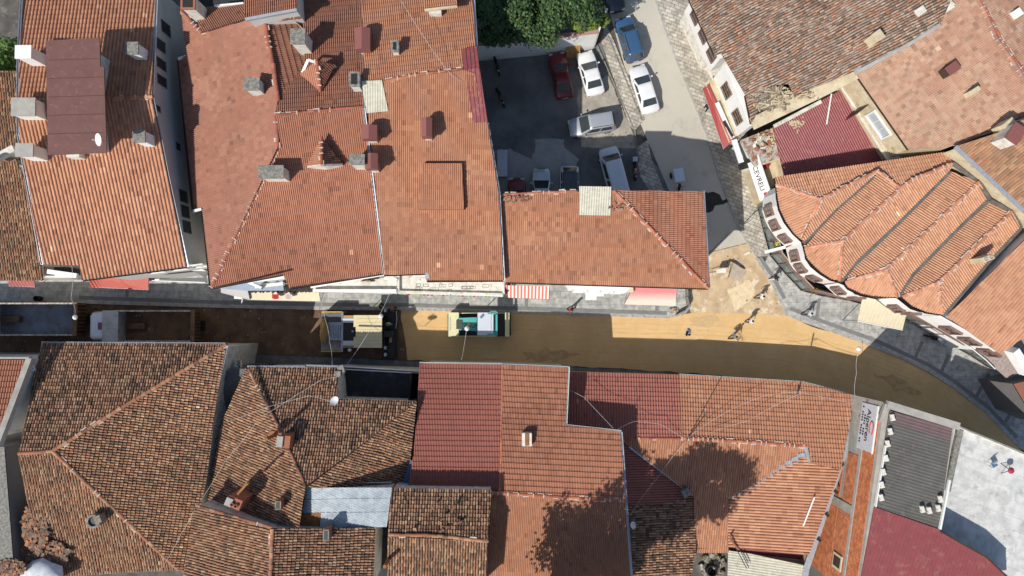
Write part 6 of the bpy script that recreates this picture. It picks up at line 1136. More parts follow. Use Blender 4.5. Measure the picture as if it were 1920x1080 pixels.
# D2 wavy old roof right of K
D2 = Plane((1795, 274, 9.0), (1920, 390, 9.0), (1920, 235, 10.6)); tD2, rD2 = house('wavy_roof_house', 'wavy orange brown tiled roof with a grey gutter at the right edge', [(1795, 273, 9.0), (1870, 248, 9.8), (1892, 232, 10.1), (1985, 205, 11.2), (1985, 450, 9.0), (1922, 392, 9.0)], [(D2, [(1795, 273), (1870, 249), (1892, 232), (1985, 205), (1985, 450), (1922, 392)], 'smooth', 'oldwarm', {'wdt': .22, 'wob': .14})], wall=cream_wall, ins=.15)
mb = MB(); mb.bar(U(1791, 275, 9.0), U(1985, 456, 9.0), .32, .1); mb.build('gutter', gutter_m, tD2)
chimney(1906, 250, 11.6, 10.2, .9, 1.3, 'brown topped chimney with white foot on the wavy roof', capm=cowl_m, wall=white_dirty, rz=-.6, over=.06)
P = U(1855, 484, 9.0); t = thing('chimney', 'slanting cream chimney with two round flues beside the dark roof gutter', 'chimney', P-Vector((0, 0, 1.8)), .35); mb = MB(); mb.box((0, 0, .85), (.95, .4, 1.7)); mb.build('stack', cream_wall, t, local=True)
for x in (-.22, .22): mb = MB(); mb.lathe((x, 0, 1.7), [(.15, 0), (.15, .08), (.11, .08), (.1, .01)], 12); mb.build('pot', concrete, t, local=True)
# ribbed cream canopy
cs = thing('ribbed_canopy', 'cream ribbed metal canopy over the sunlit pavement corner', 'canopy', U(1650, 590, 2.8)); pc = Plane((1618, 560, 3.7), (1700, 585, 3.7), (1608, 600, 3.2)); mb = MB(); ptc = [(1618, 557), (1640, 560), (1662, 577), (1682, 585), (1700, 587), (1692, 619), (1608, 602)]; corr_facet(mb, pc, ptc, .3, .05, kind='box'); slab(mb, [pc.at(*p)-Vector((0, 0, .03)) for p in ptc], .06); mb.build('sheet', cream_sheet, cs, fix=False)
mb = MB(); mb.bar(pc.at(1608, 602), pc.at(1692, 619), .06, .1); mb.build('edge_trim', white_m, cs)
for x, y in ((1612, 601), (1690, 617)): mb = MB(); p = pc.at(x, y); mb.tube([p, Vector((p.x, p.y, .13))], .035); mb.build('post', steel, cs)
# trees
def tree(name, label, px, py, z, rx, ry, rz_, nleaf, col1, col2, seed, trunk=True, leaf=.2, cut=None, lobes=14):
    rnd = random.Random(seed); c0 = U(px, py, z); t = thing(name, label, 'tree', (c0.x, c0.y, 0))
    mb = MB(); tips = []
    for i in range(lobes): a = rnd.uniform(0, 6.283); rr = math.sqrt(rnd.random())*.8; hgt = rnd.uniform(-.7, .8)*math.sqrt(max(0, 1-rr*rr)); tips.append(Vector((c0.x+math.cos(a)*rr*rx, c0.y+math.sin(a)*rr*ry, z+hgt*rz_)))
    mb.tube([(c0.x, c0.y, 0), (c0.x+.1, c0.y+.1, z*.3), (c0.x, c0.y, z*.6)], [.28, .22, .18], 8)
    for q in tips: mb.tube([(c0.x, c0.y, z*.5), (c0.x*.5+q.x*.5, c0.y*.5+q.y*.5, z*.6+q.z*.25), q], [.13, .08, .03], 5)
    mb.build('trunk', mat('bark', (.09, .07, .05), .95), t)
    vs = []; fs = []; cols = []; mb = MB()
    for i in range(nleaf):
        q = tips[rnd.randrange(lobes)]; s = rnd.uniform(.45, 1.15)*min(rx, ry)*.38; d = Vector((rnd.gauss(0, 1), rnd.gauss(0, 1), rnd.gauss(0, .9))).normalized()*s*rnd.uniform(.45, 1.0)**.5
        p = q+d; nrm = (d.normalized()*.6+Vector((rnd.uniform(-.7, .7), rnd.uniform(-.7, .7), rnd.uniform(.1, 1)))).normalized(); x = nrm.cross(Vector((rnd.random(), rnd.random(), .1))).normalized(); y = nrm.cross(x); k = leaf*rnd.uniform(.6, 1.25)
        f = rnd.uniform(.5, 1.0); cc = col1 if rnd.random() < .65 else col2; cc = tuple(v*f for v in cc)
        mb.face([p-x*k*.5, p-x*k*.15+y*k*.5, p+x*k*.5+nrm*.03, p+x*k*.15-y*k*.5], 0, cc)
    mb.build('crown', leafm, t); return t
leafm = bpy.data.materials.new('leaf'); leafm.use_nodes = True; nn_ = leafm.node_tree; bb = nn_.nodes['Principled BSDF']; bb.inputs['Roughness'].default_value = .6; bb.inputs['Specular IOR Level'].default_value = .3; at_ = nn_.nodes.new('ShaderNodeAttribute'); at_.attribute_name = 'tint'; nn_.links.new(at_.outputs['Color'], bb.inputs['Base Color'])
tree('broadleaf_tree', 'large dark green tree reaching over the white yard wall', 1025, -5, 8.0, 4.4, 3.4, 2.3, 26000, (.05, .105, .035), (.10, .16, .045), 5, lobes=34, leaf=.22)
tree('broadleaf_tree', 'deeply shaded tree against the wall of the brick tiled house', 935, 15, 7.0, 2.6, 3.2, 2.0, 11000, (.05, .10, .035), (.06, .13, .035), 6, lobes=14, leaf=.22)
tree('young_tree', 'young yellow green tree at the end of the white yard wall', 1096, 48, 5.0, 1.3, 1.1, 1.0, 3600, (.20, .28, .04), (.13, .22, .04), 7, lobes=8, leaf=.2)
tree('sapling', 'small yellow green sapling by the blue van', 1133, 40, 4.2, .7, .7, .6, 900, (.20, .28, .05), (.13, .22, .04), 8, lobes=5, leaf=.18)
tree('garden_tree', 'bright green tree beside the tall orange roof at the far left', 8, 100, 7.0, 2.2, 1.9, 1.3, 5200, (.09, .18, .03), (.12, .21, .05), 9, lobes=12, leaf=.24)
tree('plane_tree', 'tree beyond the bottom edge shading the orange tiled roof', 1020, 1215, 15.0, 4.8, 4.4, 2.6, 13000, (.06, .12, .03), (.08, .15, .035), 10, lobes=30, leaf=.3)
tree('plane_tree', 'tall tree beyond the bottom edge shading the roof valley', 1175, 1235, 17.0, 3.6, 4.2, 3.0, 14000, (.06, .12, .03), (.08, .15, .035), 11, lobes=22, leaf=.3)
tree('street_shrub', 'dark shrub beside the pavement at the right edge', 1912, 745, 1.8, .9, 1.1, .8, 1600, (.03, .045, .02), (.05, .06, .03), 12, lobes=6, leaf=.16)
# white yard wall and pallet
a, b, c_ = U(893, 115, 0), U(1012, 104, 0), U(1112, 92, 0); tw = thing('yard_wall', 'tall whitewashed wall closing the car yard under the tree', 'wall', a); mb = MB()
for p, q in ((a, b), (b, c_)): mb.bar(p+Vector((0, .12, 1.8)), q+Vector((0, .12, 1.8)), .22, 3.6)
mb.build('wall', white, tw); mb = MB()
for p, q in ((a, b), (b, c_)): mb.bar(p+Vector((0, .12, 3.65)), q+Vector((0, .12, 3.65)), .34, .1)
mb.build('coping', mat('pink_coping', (.45, .25, .2), .9), tw); mb = MB(); mb.bar(c_+Vector((0, .1, 1.8)), U(1128, 50, 0)+Vector((0, .1, 1.8)), .2, 3.6); mb.build('return_wall', white, tw)
t = thing('pallet', 'ochre slatted crate panel leaning on the white yard wall', 'pallet', U(1073, 100, 0), .12)
for k in range(9): mb = MB(); mb.hexa([(-.6+k*.14, -.55, .05), (-.5+k*.14, -.55, .05), (-.5+k*.14, -.5, .05), (-.6+k*.14, -.5, .05)], [(-.6+k*.14, .1, 1.3), (-.5+k*.14, .1, 1.3), (-.5+k*.14, .15, 1.3), (-.6+k*.14, .15, 1.3)]); mb.build('slat', mat('ochre_wood', (.45, .26, .09), .8), t, local=True)
for s in (.2, .8): mb = MB(); mb.hexa([(-.62, -.5+.65*s, .05+1.2*s), (.64, -.5+.65*s, .05+1.2*s), (.64, -.45+.65*s, .05+1.2*s), (-.62, -.45+.65*s, .05+1.2*s)], [(-.62, -.46+.65*s, .15+1.2*s), (.64, -.46+.65*s, .15+1.2*s), (.64, -.41+.65*s, .15+1.2*s), (-.62, -.41+.65*s, .15+1.2*s)]); mb.build('rail', mat('ochre_wood', (.45, .26, .09), .8), t, local=True)
# ================================================================ VEHICLES
def paint(name, c, metal=.0, rough=.25): return mat(name, c, rough, tuple(x*.92 for x in c), 1.2, .5, metal=metal, spec=.5, coat=.6)
tail_m = mat('tail_lamp_red', (.45, .02, .02), .25, spec=.6); lamp_m = mat('head_lamp', (.6, .6, .62), .15, spec=.8); plate_m = mat('number_plate', (.7, .7, .7), .5)
def car(label, px, py, hd, pm, kind='sedan', L=4.3, W=1.72, Ht=1.42, group='cars parked in the yard and side street', name='parked_car', roofm=None, rails=False, rw=None, z=0.0, cat='car'):
    P = U(px, py, z+.75); t = thing(name, label, cat, (P.x, P.y, z), math.atan2(-hd[1], hd[0]), group); h = L/2; w_ = W/2
    belt = .92 if kind == 'sedan' else .98; hood = .80 if kind != 'van' else .95
    if kind == 'sedan': cab = (-h+.62, h-1.15, -h+1.18, h-1.95); tail = .93
    elif kind == 'hatch': cab = (-h+.18, h-1.1, -h+.62, h-1.8); tail = .95
    elif kind == 'boxcar': cab = (-h+.07, h-1.0, -h+.36, h-1.75); tail = .95
    else: cab = (-h+.06, h-.75, -h+.22, h-1.45); tail = 1.0
    st_ = [(-h, .72, .38, tail-.28), (-h+.06, .90, .30, tail-.08), (-h+.25, .97, .24, tail), (-h+.8, 1.0, .2, belt), (-.2, 1.0, .2, belt), (h-1.3, 1.0, .2, belt-.02), (h-1.0, .99, .2, (belt+hood)/2+.02), (h-.5, .96, .22, hood), (h-.18, .88, .26, hood-.09), (h-.04, .74, .33, hood-.2), (h, .55, .4, hood-.3)]
    mb = MB(); vs = []; n = 11
    for x, f, zl, zh in st_:
        a = w_*f; vs += [(x, -a*.9, zl), (x, -a, zl+(zh-zl)*.35), (x, -a, zl+(zh-zl)*.72), (x, -a*.955, zh-.06), (x, -a*.82, zh), (x, 0, zh+.035), (x, a*.82, zh), (x, a*.955, zh-.06), (x, a, zl+(zh-zl)*.72), (x, a, zl+(zh-zl)*.35), (x, a*.9, zl)]
    fs = [(i*n+k, i*n+(k+1) % n, (i+1)*n+(k+1) % n, (i+1)*n+k) for i in range(len(st_)-1) for k in range(n)]
    fs += [tuple(range(n)), tuple(reversed(range((len(st_)-1)*n, len(st_)*n)))]; mb.mesh(vs, fs)
    bd = mb.build('body', pm, t, local=True, smooth=True)
    xb0, xb1, xt0, xt1 = cab
    def rr(x0, x1, wy, z_, r, skew=0): 
        pts = []
        for cx, cy, a0 in ((x1-r, wy-r, 0), (x0+r, wy-r, 90), (x0+r, -wy+r, 180), (x1-r, -wy+r, 270)):
            for k in range(4): a = R(a0+k*30); pts.append((cx+math.cos(a)*r, cy+math.sin(a)*r, z_))
        return pts
    lv = [rr(xb0, xb1, w_*.92, belt-.02, .12), rr(xb0+(xt0-xb0)*.6, xb1+(xt1-xb1)*.6, w_*.825, belt+(Ht-.07-belt)*.6, .14), rr(xt0-.03, xt1+.03, w_*.765, Ht-.07, .15)]
    mb = MB(); n = 16; vs = [p for l in lv for p in l]; mb.mesh(vs, [(i*n+k, i*n+(k+1) % n, (i+1)*n+(k+1) % n, (i+1)*n+k) for i in range(2) for k in range(n)]); mb.build('cabin', pm, t, local=True, smooth=True)
    lv = [rr(xt0-.03, xt1+.03, w_*.765, Ht-.07, .15), rr(xt0+.03, xt1-.03, w_*.71, Ht-.015, .16), rr(xt0+.2, xt1-.2, w_*.5, Ht+.01, .2)]; mb = MB(); vs = [p for l in lv for p in l]
    mb.mesh(vs, [(i*n+k, i*n+(k+1) % n, (i+1)*n+(k+1) % n, (i+1)*n+k) for i in range(2) for k in range(n)]+[tuple(2*n+k for k in range(n))]); rf = mb.build('roof', roofm or pm, t, local=True, smooth=True)
    if rails:
        for s in (-1, 1): mb = MB(); mb.tube([(xt0+.15, s*w_*.68, Ht+.06), (xt1-.15, s*w_*.68, Ht+.06)], .022); mb.build('roof_rail', blackm, rf, local=True)
    def lerp3(a, b, t_): return tuple(a[i]+(b[i]-a[i])*t_ for i in range(3))
    def glassq(c, nm, u0, u1, v0, v1, off):
        f = lambda u, v: Vector(lerp3(lerp3(c[0], c[1], u), lerp3(c[3], c[2], u), v))+Vector(off)
        mb = MB(); vs = [f(u0+(u1-u0)*i/4, v0+(v1-v0)*j/2) for j in range(3) for i in range(5)]; mb.mesh(vs, [(j*5+i, j*5+i+1, j*5+i+6, j*5+i+5) for j in range(2) for i in range(4)]); return mb.build(nm, glass if not (nm == 'rear_window' and rw) else rw, t, local=True)
    B = w_*.90; T = w_*.765
    glassq([(xb1, -B, belt), (xb1, B, belt), (xt1, T, Ht-.07), (xt1, -T, Ht-.07)], 'windshield', .06, .94, .03, .98, (.03, 0, .03))
    glassq([(xb0, B, belt), (xb0, -B, belt), (xt0, -T, Ht-.07), (xt0, T, Ht-.07)], 'rear_window', .08, .92, .05, .97, (-.03, 0, .03))
    for s in (-1, 1):
        c = [(xb0, s*w_*.92, belt), (xb1, s*w_*.92, belt), (xt1, s*T, Ht-.07), (xt0, s*T, Ht-.07)]
        for u0, u1 in ((.12, .47), (.53, .90)): glassq(c, 'side_window', u0, u1, .10, .86, (0, s*.015, .01))
        for x in (-h+.78, h-.78): mb = MB(); mb.lathe((x, s*(w_-.11), .31), [(.2, -.1), (.31, -.09), (.315, .09), (.2, .115)], 18, axis='Y'); wh = mb.build('wheel', rubber, t, local=True); mb = MB(); mb.lathe((x, s*(w_-.02), .31), [(.19, -.03), (.17, .035), (.04, .02)], 12, axis='Y'); mb.build('rim', steel, wh, local=True)
        mb = MB(); mb.box((h-.13, s*w_*.62, hood-.17), (.22, .34, .1)); mb.build('headlight', lamp_m, t, local=True)
        mb = MB(); mb.box((-h+.08, s*w_*.76, tail-.2), (.12, .22, .12)); mb.build('tail_light', tail_m, t, local=True)
        mb = MB(); mb.box((xb1-.25, s*(w_+.05), belt+.08), (.1, .16, .12)); mb.build('mirror', pm, t, local=True)
    mb = MB(); mb.box((-h-.005, 0, .62), (.03, .5, .12)); mb.build('number_plate', plate_m, t, local=True)
    mb = MB(); mb.box((h-.02, 0, .45), (.08, W*.6, .14)); mb.build('grille', blackm, t, local=True)
    return t
pw_ = paint('white_car_paint', (.76, .77, .78)); pr_ = paint('dark_red_car_paint', (.16, .012, .015), rough=.35); pb_ = paint('blue_car_paint', (.055, .13, .26), .3); psil = paint('silver_car_paint', (.55, .57, .60), .5, .3); pwv = paint('pale_van_paint', (.58, .64, .70)); pblk = paint('dark_car_paint', (.06, .065, .075), .4)
car('white sedan parked beside the dark red car by the paver strip', 1107, 137, (-.27, -1), pw_, L=4.1)
car('dark red old sedan parked in the shade next to the pallet', 1052, 141, (-.19, -1), pr_, L=4.2, W=1.65)
car('white sedan parked on the side street behind the blue van', 1208, 167, (-.30, -1), pw_, L=4.5)
car('blue boxy van with roof rails parked on the side street', 1180, 73, (-.29, -1), pb_, kind='boxcar', L=4.2, W=1.7, Ht=1.75, rails=True)
car('silver van with roof rails parked crosswise, half in shade', 1110, 233, (-1, .17), psil, kind='boxcar', L=4.2, W=1.78, Ht=1.75, rails=True)
car('long pale blue white van backed against the hipped house', 1152, 326, (-.26, -1), pwv, kind='van', L=4.9, W=1.9, Ht=1.9, cat='van')
car('white hatchback with black panoramic roof at the yard wall', 1068, 354, (.0, 1), pw_, kind='hatch', L=4.1, roofm=glass)
car('pale silver sedan nosing out from behind the hipped house roof', 1015, 360, (0, -1), psil, L=4.3)
car('dark red car almost hidden behind the hipped house ridge', 969, 375, (0, -1), pr_, L=4.0, W=1.62)
car('dark silver car cut by the top edge beside the trees', 1148, -22, (.25, 1), pblk, L=4.3)
# motorcycles
def moto(label, px, py, hd, m_, box=False, L=1.95, group='motorcycles', name='motorcycle', rack=False):
    P = U(px, py, .5); t = thing(name, label, 'motorcycle', (P.x, P.y, .0), math.atan2(-hd[1], hd[0]), group)
    for x in (-L*.36, L*.36): mb = MB(); mb.lathe((x, 0, .31), [(.22, -.05), (.31, -.045), (.31, .045), (.22, .05)], 16, axis='Y'); w_ = mb.build('wheel', rubber, t, local=True); mb = MB(); mb.lathe((x, 0, .31), [(.05, -.06), (.05, .06)], 8, axis='Y'); mb.tube([(x, 0, .1), (x, 0, .52)], .015); mb.tube([(x-.2, 0, .31), (x+.2, 0, .31)], .015); mb.build('hub', steel, w_, local=True)
    mb = MB(); mb.tube([(-.2, 0, .5), (.2, 0, .45), (.62, 0, .9)], .06); mb.box((-.02, 0, .4), (.5, .26, .34)); mb.build('frame', blackm, t, local=True)
    mb = MB(); mb.tube([(-.02, 0, .8), (.2, 0, .86), (.42, 0, .84)], [.1, .17, .1], 10); mb.build('fuel_tank', m_, t, local=True)
    mb = MB(); mb.tube([(-.75, 0, .78), (-.4, 0, .8), (-.02, 0, .78)], [.06, .14, .1], 8); mb.build('seat', rubber, t, local=True)
    mb = MB(); mb.tube([(.4, -.36, 1.02), (.55, -.18, 1.05), (.58, 0, 1.03), (.55, .18, 1.05), (.4, .36, 1.02)], .018); mb.tube([(.58, 0, 1.03), (.7, 0, .31)], .03); mb.build('handlebar', blackm, t, local=True)
    mb = MB(); mb.lathe((.66, 0, .86), [(.05, -.05), (.1, .02), (.07, .06)], 10, axis='X'); mb.build('headlight', lamp_m, t, local=True)
    if box: mb = MB(); mb.box((-.82, 0, .98), (.4, .42, .34)); mb.build('top_box', psil, t, local=True)
    return t
orange_p = paint('orange_paint', (.42, .12, .06)); 
moto('motorcycle with orange tank and grey top box beside the pale van', 1190, 318, (.06, 1), orange_p, box=True)
moto('dark motorcycle standing in deep shade near the white wall', 931, 122, (.3, 1), blackm)
moto('dark motorcycle with red touches standing in deep shade below the first', 938, 182, (.45, 1), paint('wine_paint', (.12, .015, .02)))
moto('black and white scooter parked along the shaded shop front', 1755, 635, (1, .32), pw_)
t = thing('cargo_tricycle', 'cargo tricycle with a pale blue lidded box in the shade', 'tricycle', U(1268, 335, 0), R(100)); mb = MB(); mb.box((.1, 0, .85), (1.15, .82, .62)); mb.build('cargo_box', pwv, t, local=True); mb = MB(); mb.box((.1, 0, 1.18), (1.2, .88, .05)); mb.build('lid', pwv, t, local=True)
for x, y in ((.3, .5), (.3, -.5), (-1.0, 0)): mb = MB(); mb.lathe((x, y, .28), [(.2, -.04), (.28, -.035), (.28, .035), (.2, .04)], 14, axis='Y'); mb.build('wheel', rubber, t, local=True)
mb = MB(); mb.tube([(-.4, 0, .4), (-1.0, 0, .5), (-.95, 0, .95)], .03); mb.tube([(-.95, -.3, .95), (-.95, .3, .95)], .02); mb.box((-.75, 0, .75), (.3, .2, .08)); mb.build('frame', blackm, t, local=True)
t = thing('garden_bench', 'grey bench box standing at the yard edge under the roof line', 'box', U(940, 310, 0)); mb = MB(); mb.box((.1, 0, .45), (.8, 2.3, .9)); mb.build('body', conc_patch, t, local=True); mb = MB(); mb.box((.1, 0, .93), (.9, 2.4, .06)); mb.build('lid', gutter_m, t, local=True)
# dump trucks
truck_w = paint('truck_white', (.62, .70, .78)); soil_load = mat('soil_residue', (.23, .135, .07), .95, (.14, .085, .05), 1.2, 1.2, bump=.6, bscale=12, stain=(.30, .32, .34), stain_scale=.9, stain_lo=.6, stain_hi=.64); bed_grey = mat('bare_steel_bed', (.24, .27, .32), .6, (.17, .17, .18), .8, 1.2, stain=(.16, .09, .07), stain_scale=.6, stain_lo=.54, stain_hi=.66); rim_m = mat('scuffed_rim', (.52, .5, .46), .7, (.25, .2, .15), 5, 1.3)
def dump_truck(label, px0, px1, y0, y1, floor_m, cabvis=True):
    zt = 3.1; a, b = U(px0, y0, zt), U(px1, y1, zt); Lb = b.x-a.x; Wb = a.y-b.y; cx, cy = (a.x+b.x)/2, (a.y+b.y)/2
    t = thing('dump_truck', label, 'dump truck', (cx, cy, 0), 0, 'dump trucks lined up on the milled street'); x0, x1, y_ = -Lb/2, Lb/2, Wb/2
    mb = MB(); mb.box((0, 0, 1.35), (Lb, Wb, .12)); mb.build('bed_floor', floor_m, t, local=True)
    for s in (-1, 1): mb = MB(); mb.box((0, s*(y_-.04), 2.2), (Lb, .08, 1.7)); sd_ = mb.build('bed_side', rust_galv, t, local=True); mb = MB(); mb.box((0, s*(y_-.04), 3.08), (Lb, .13, .08)); mb.build('rim', rim_m, sd_, local=True)
    mb = MB(); mb.box((x0+.04, 0, 2.25), (.1, Wb, 1.9)); mb.box((x0-.25, 0, 3.2), (1.35, Wb, .07)); mb.build('headboard', mat('scuffed_headboard', (.46, .48, .48), .7, (.36, .37, .36), 2, .8, stain=(.25, .2, .15), stain_scale=2), t, local=True)
    mb = MB(); mb.hexa([(x1-.06, -y_, 1.3), (x1+.02, -y_, 1.3), (x1+.02, y_, 1.3), (x1-.06, y_, 1.3)], [(x1+.10, -y_, 2.95), (x1+.18, -y_, 2.95), (x1+.18, y_, 2.95), (x1+.10, y_, 2.95)]); tg = mb.build('tailgate', wood_dk, t, local=True)
    for k in range(9): yy = -y_+.12+k*(Wb-.24)/8; mb = MB(); mb.bar((x1+.08, yy, 1.4), (x1+.27, yy, 2.95), .07, .12); mb.build('rib', soil_load, tg, local=True)
    mb = MB(); mb.box((x1+.16, 0, 3.0), (.32, Wb+.1, .1)); mb.build('rim', soil_load, tg, local=True)
    mb = MB(); mb.box((x0+1.2, 0, 1.6), (1.5, .5, .45)); mb.build('hoist_box', soil_load, t, local=True)
    mb = MB(); mb.box((-.8, 0, .95), (Lb+2.2, .9, .3)); mb.build('chassis', blackm, t, local=True)
    for x in (x0+.9-2.2, x1-1.2, x1-2.6):
        for s in (-1, 1): mb = MB(); mb.lathe((x, s*(y_-.25), .52), [(.3, -.16), (.52, -.15), (.52, .15), (.3, .16)], 18, axis='Y'); w_ = mb.build('wheel', rubber, t, local=True); mb = MB(); mb.lathe((x, s*(y_-.1), .52), [(.28, -.03), (.2, .03), (.08, .02)], 12, axis='Y'); mb.build('rim', steel, w_, local=True)
    if cabvis:
        cxb = x0-1.25; mb = MB(); n = 12; cw = y_*.93
        lv = [(1.0, 1.05, 0), (1.6, 1.08, 0), (2.3, 1.02, -.0), (2.85, .86, .08), (2.98, .7, .12)]; vs = []
        for z_, f, sh in lv:
            X0, X1, Y = cxb-1.05*f, cxb+1.02, cw*min(1, f+.0); r = .2
            for px_, py_, a0 in ((X1-r, Y-r, 0), (X0+r, Y-r, 90), (X0+r, -Y+r, 180), (X1-r, -Y+r, 270)):
                for k in range(3): an = R(a0+k*45); vs.append((px_+math.cos(an)*r+sh*0, py_+math.sin(an)*r, z_))
        mb.mesh(vs, [(i*n+k, i*n+(k+1) % n, (i+1)*n+(k+1) % n, (i+1)*n+k) for i in range(4) for k in range(n)]+[tuple(4*n+k for k in range(n))]); cb_ = mb.build('cab', truck_w, t, local=True, smooth=False)
        mb = MB(); mb.box((cxb+.1, 0, 3.0), (.52, .62, .05)); mb.build('roof_hatch', cowl_m, cb_, local=True)
        mb = MB()
        for yy in (-.95, .95): mb.box((cxb, yy, 2.93), (1.5, .05, .06))
        mb.build('roof_rib', truck_w, cb_, local=True)
        mb = MB(); mb.hexa([(cxb-1.12, -cw*.9, 1.7), (cxb-1.12, cw*.9, 1.7), (cxb-1.05, cw*.88, 1.7), (cxb-1.05, -cw*.88, 1.7)], [(cxb-1.0, -cw*.85, 2.6), (cxb-1.0, cw*.85, 2.6), (cxb-.92, cw*.85, 2.6), (cxb-.92, -cw*.85, 2.6)]); mb.build('windshield', glass, t, local=True)
        for s in (-1, 1): mb = MB(); mb.box((cxb-.85, s*(cw+.22), 2.2), (.12, .16, .5)); mb.tube([(cxb-.8, s*cw*.95, 2.4), (cxb-.85, s*(cw+.22), 2.4)], .02); mb.build('mirror', blackm, t, local=True); mb = MB(); mb.box((cxb-1.12, s*cw*.7, 1.15), (.1, .4, .2)); mb.build('headlight', lamp_m, t, local=True); mb = MB(); mb.lathe((cxb-.75, s*cw*.8, 2.98), [(.05, 0), (.05, .06)], 8); mb.build('marker_lamp', blackm, t, local=True)
    return t
dump_truck('white-cabbed dump truck with muddy empty bed half under the tiled eave', 214, 356, 582, 641, soil_load); dump_truck('dump truck with bare bluish steel bed cut by the left edge', -26, 135, 568, 629, bed_grey)
# paver
yel = mat('machine_cream', (.66, .56, .30), .5); sand_l = mat('heaped_sand', (.62, .42, .17), .95, (.5, .32, .12), 2, 1, bump=.6, bscale=15)
t = thing('road_paver', 'road paving machine with cream canopy and a hopper holding sand', 'road paver', U(670, 625, 0)); o_ = wloc(t)
def L3(px, py, z): return U(px, py, z)-o_
def lbox(name, x0, y0, x1, y1, zl, zh, m_, par=None, zt=None):
    a, b = L3(x0, y0, zh), L3(x1, y1, zh); mb = MB(); mb.hexa([(a.x, b.y, zl), (b.x, b.y, zl), (b.x, a.y, zl), (a.x, a.y, zl)], [(a.x, b.y, zh), (b.x, b.y, zh), (b.x, a.y, zh), (a.x, a.y, zh)]); return mb.build(name, m_, par or t, local=True)
hop = lbox('hopper_floor', 603, 586, 642, 660, .5, .6, steel)
for nm, (x0, y0, x1, y1) in (('hopper_side', (603, 584, 642, 586)), ('hopper_side', (601, 658, 640, 660)), ('hopper_end', (640, 585, 643, 660))): lbox(nm, x0, y0, x1, y1, .5, 1.7, mat('machine_yellow', (.6, .4, .1), .5) if nm != 'hopper_end' else steel)
for s in (0, 1):
    a, b = (587, 604) if s == 0 else (638, 657); mb = MB(); p = [L3(604, a, 1.6 if s == 0 else .65), L3(641, a, 1.6 if s == 0 else .65), L3(641, b, .65 if s == 0 else 1.6), L3(604, b, .65 if s == 0 else 1.6)]; mb.face(p); mb.face([q-Vector((0, 0, .04)) for q in reversed(p)]); mb.build('hopper_wing', mat('polished_steel', (.30, .32, .34), .4, (.2, .2, .22), 3, .8, metal=.5), t, local=True, fix=False)
for y in (610, 624):
    for k in range(4): lbox('conveyor_slat', 622+k*4.6, y, 624.5+k*4.6, y+10, .62, .7, steel)
lbox('conveyor_divider', 615, 621, 641, 623, .6, .8, steel)
mb = MB(); vs = []; nn2 = 18
c0 = L3(608, 622, .6)
for j in range(7):
    for k in range(nn2): a = 6.283*k/nn2; rr = 1-j/7; vs.append((c0.x+math.cos(a)*rr*.5*(1+.2*math.sin(3*a+j))+.02*j, c0.y+math.sin(a)*rr*1.55*(1+.07*math.sin(5*a)), .05+1.9*(1-rr**1.6)+.05*math.sin(k*1.9+j)))
mb.mesh(vs, [(j*nn2+k, j*nn2+(k+1) % nn2, (j+1)*nn2+(k+1) % nn2, (j+1)*nn2+k) for j in range(6) for k in range(nn2)]+[tuple(6*nn2+k for k in range(nn2))])
ob = mb.build('sand_heap', sand_l, None, local=True); ob.location = o_; tag(ob, 'heap of yellow sand tipped into the hopper of the paving machine', 'sand heap')
lbox('engine_deck', 643, 594, 668, 652, .6, 1.6, blackm); 
for y0, y1 in ((597, 605), (639, 648)): lbox('deck_panel', 643, y0, 664, y1, 1.6, 1.75, pwv)
for y0, y1 in ((591.5, 596.5), (648.5, 652)): lbox('deck_edge', 643, y0, 664, y1, 1.5, 1.7, mat('machine_orange', (.5, .28, .1), .6))
mb = MB(); mb.lathe(L3(662, 621, 1.75), [(.14, 0), (.1, .2)], 10); mb.build('exhaust', steel, t, local=True)
mb = MB(); zc = 3.0; A = [L3(x, y, zc) for x, y in ((663, 591), (716, 591), (716, 652), (663, 652), (663, 632), (667, 632), (667, 613), (663, 613))]; mb.hexa([p-Vector((0, 0, .08)) for p in A], A); cp = mb.build('canopy', mat('canopy_cream', (.66, .58, .36), .8, (.6, .52, .31), 2, .5), t, local=True)
mb = MB()
for k in range(1, 9): y = 591+k*6.8; mb.bar(L3(668, y, zc+.01), L3(716, y, zc+.01), .02, .015)
mb.build('canopy_seam', mat('seam_cream', (.5, .43, .26), .8), cp, local=True)
for x, y in ((668, 594), (712, 594), (668, 648), (712, 648)): mb = MB(); p = L3(x, y, zc-.1); mb.tube([p, (p.x, p.y, 1.3)], .035); mb.build('canopy_post', blackm, t, local=True)
lbox('operator_deck', 664, 592, 716, 652, .5, 1.4, blackm); lbox('screed', 717, 580, 743, 672, .15, .6, blackm); lbox('screed_beam', 716, 600, 722, 655, .6, 1.1, blackm); lbox('screed_walkway', 728, 585, 741, 668, .6, .75, blackm)
for y in (585, 655, 668): lbox('control_box', 720, y-6, 724, y, .6, 1.25, gutter_m)
lbox('gas_bottle', 730, 633, 734, 642, .75, 1.1, mat('machine_orange', (.5, .28, .1), .6)); lbox('seat', 720, 621, 736, 632, .75, 1.3, mat('dark_seat', (.05, .055, .06), .7))
for s, y in ((0, 596), (1, 648)): mb = MB(); p = L3(690, y, .4); mb.box((p.x-.6, p.y, .38), (4.6, .35, .7)); mb.build('track', rubber, t, local=True)
mb = MB(); mb.lathe(L3(657, 656, 1.4), [(.15, 0), (.15, .35), (.1, .38)], 12); mb.build('canister', pwv, t, local=True)
mb = MB(); mb.tube([L3(743, 583, .7), L3(744, 600, .8), L3(742, 616, .7)], .04); mb.build('handrail', gutter_m, t, local=True)
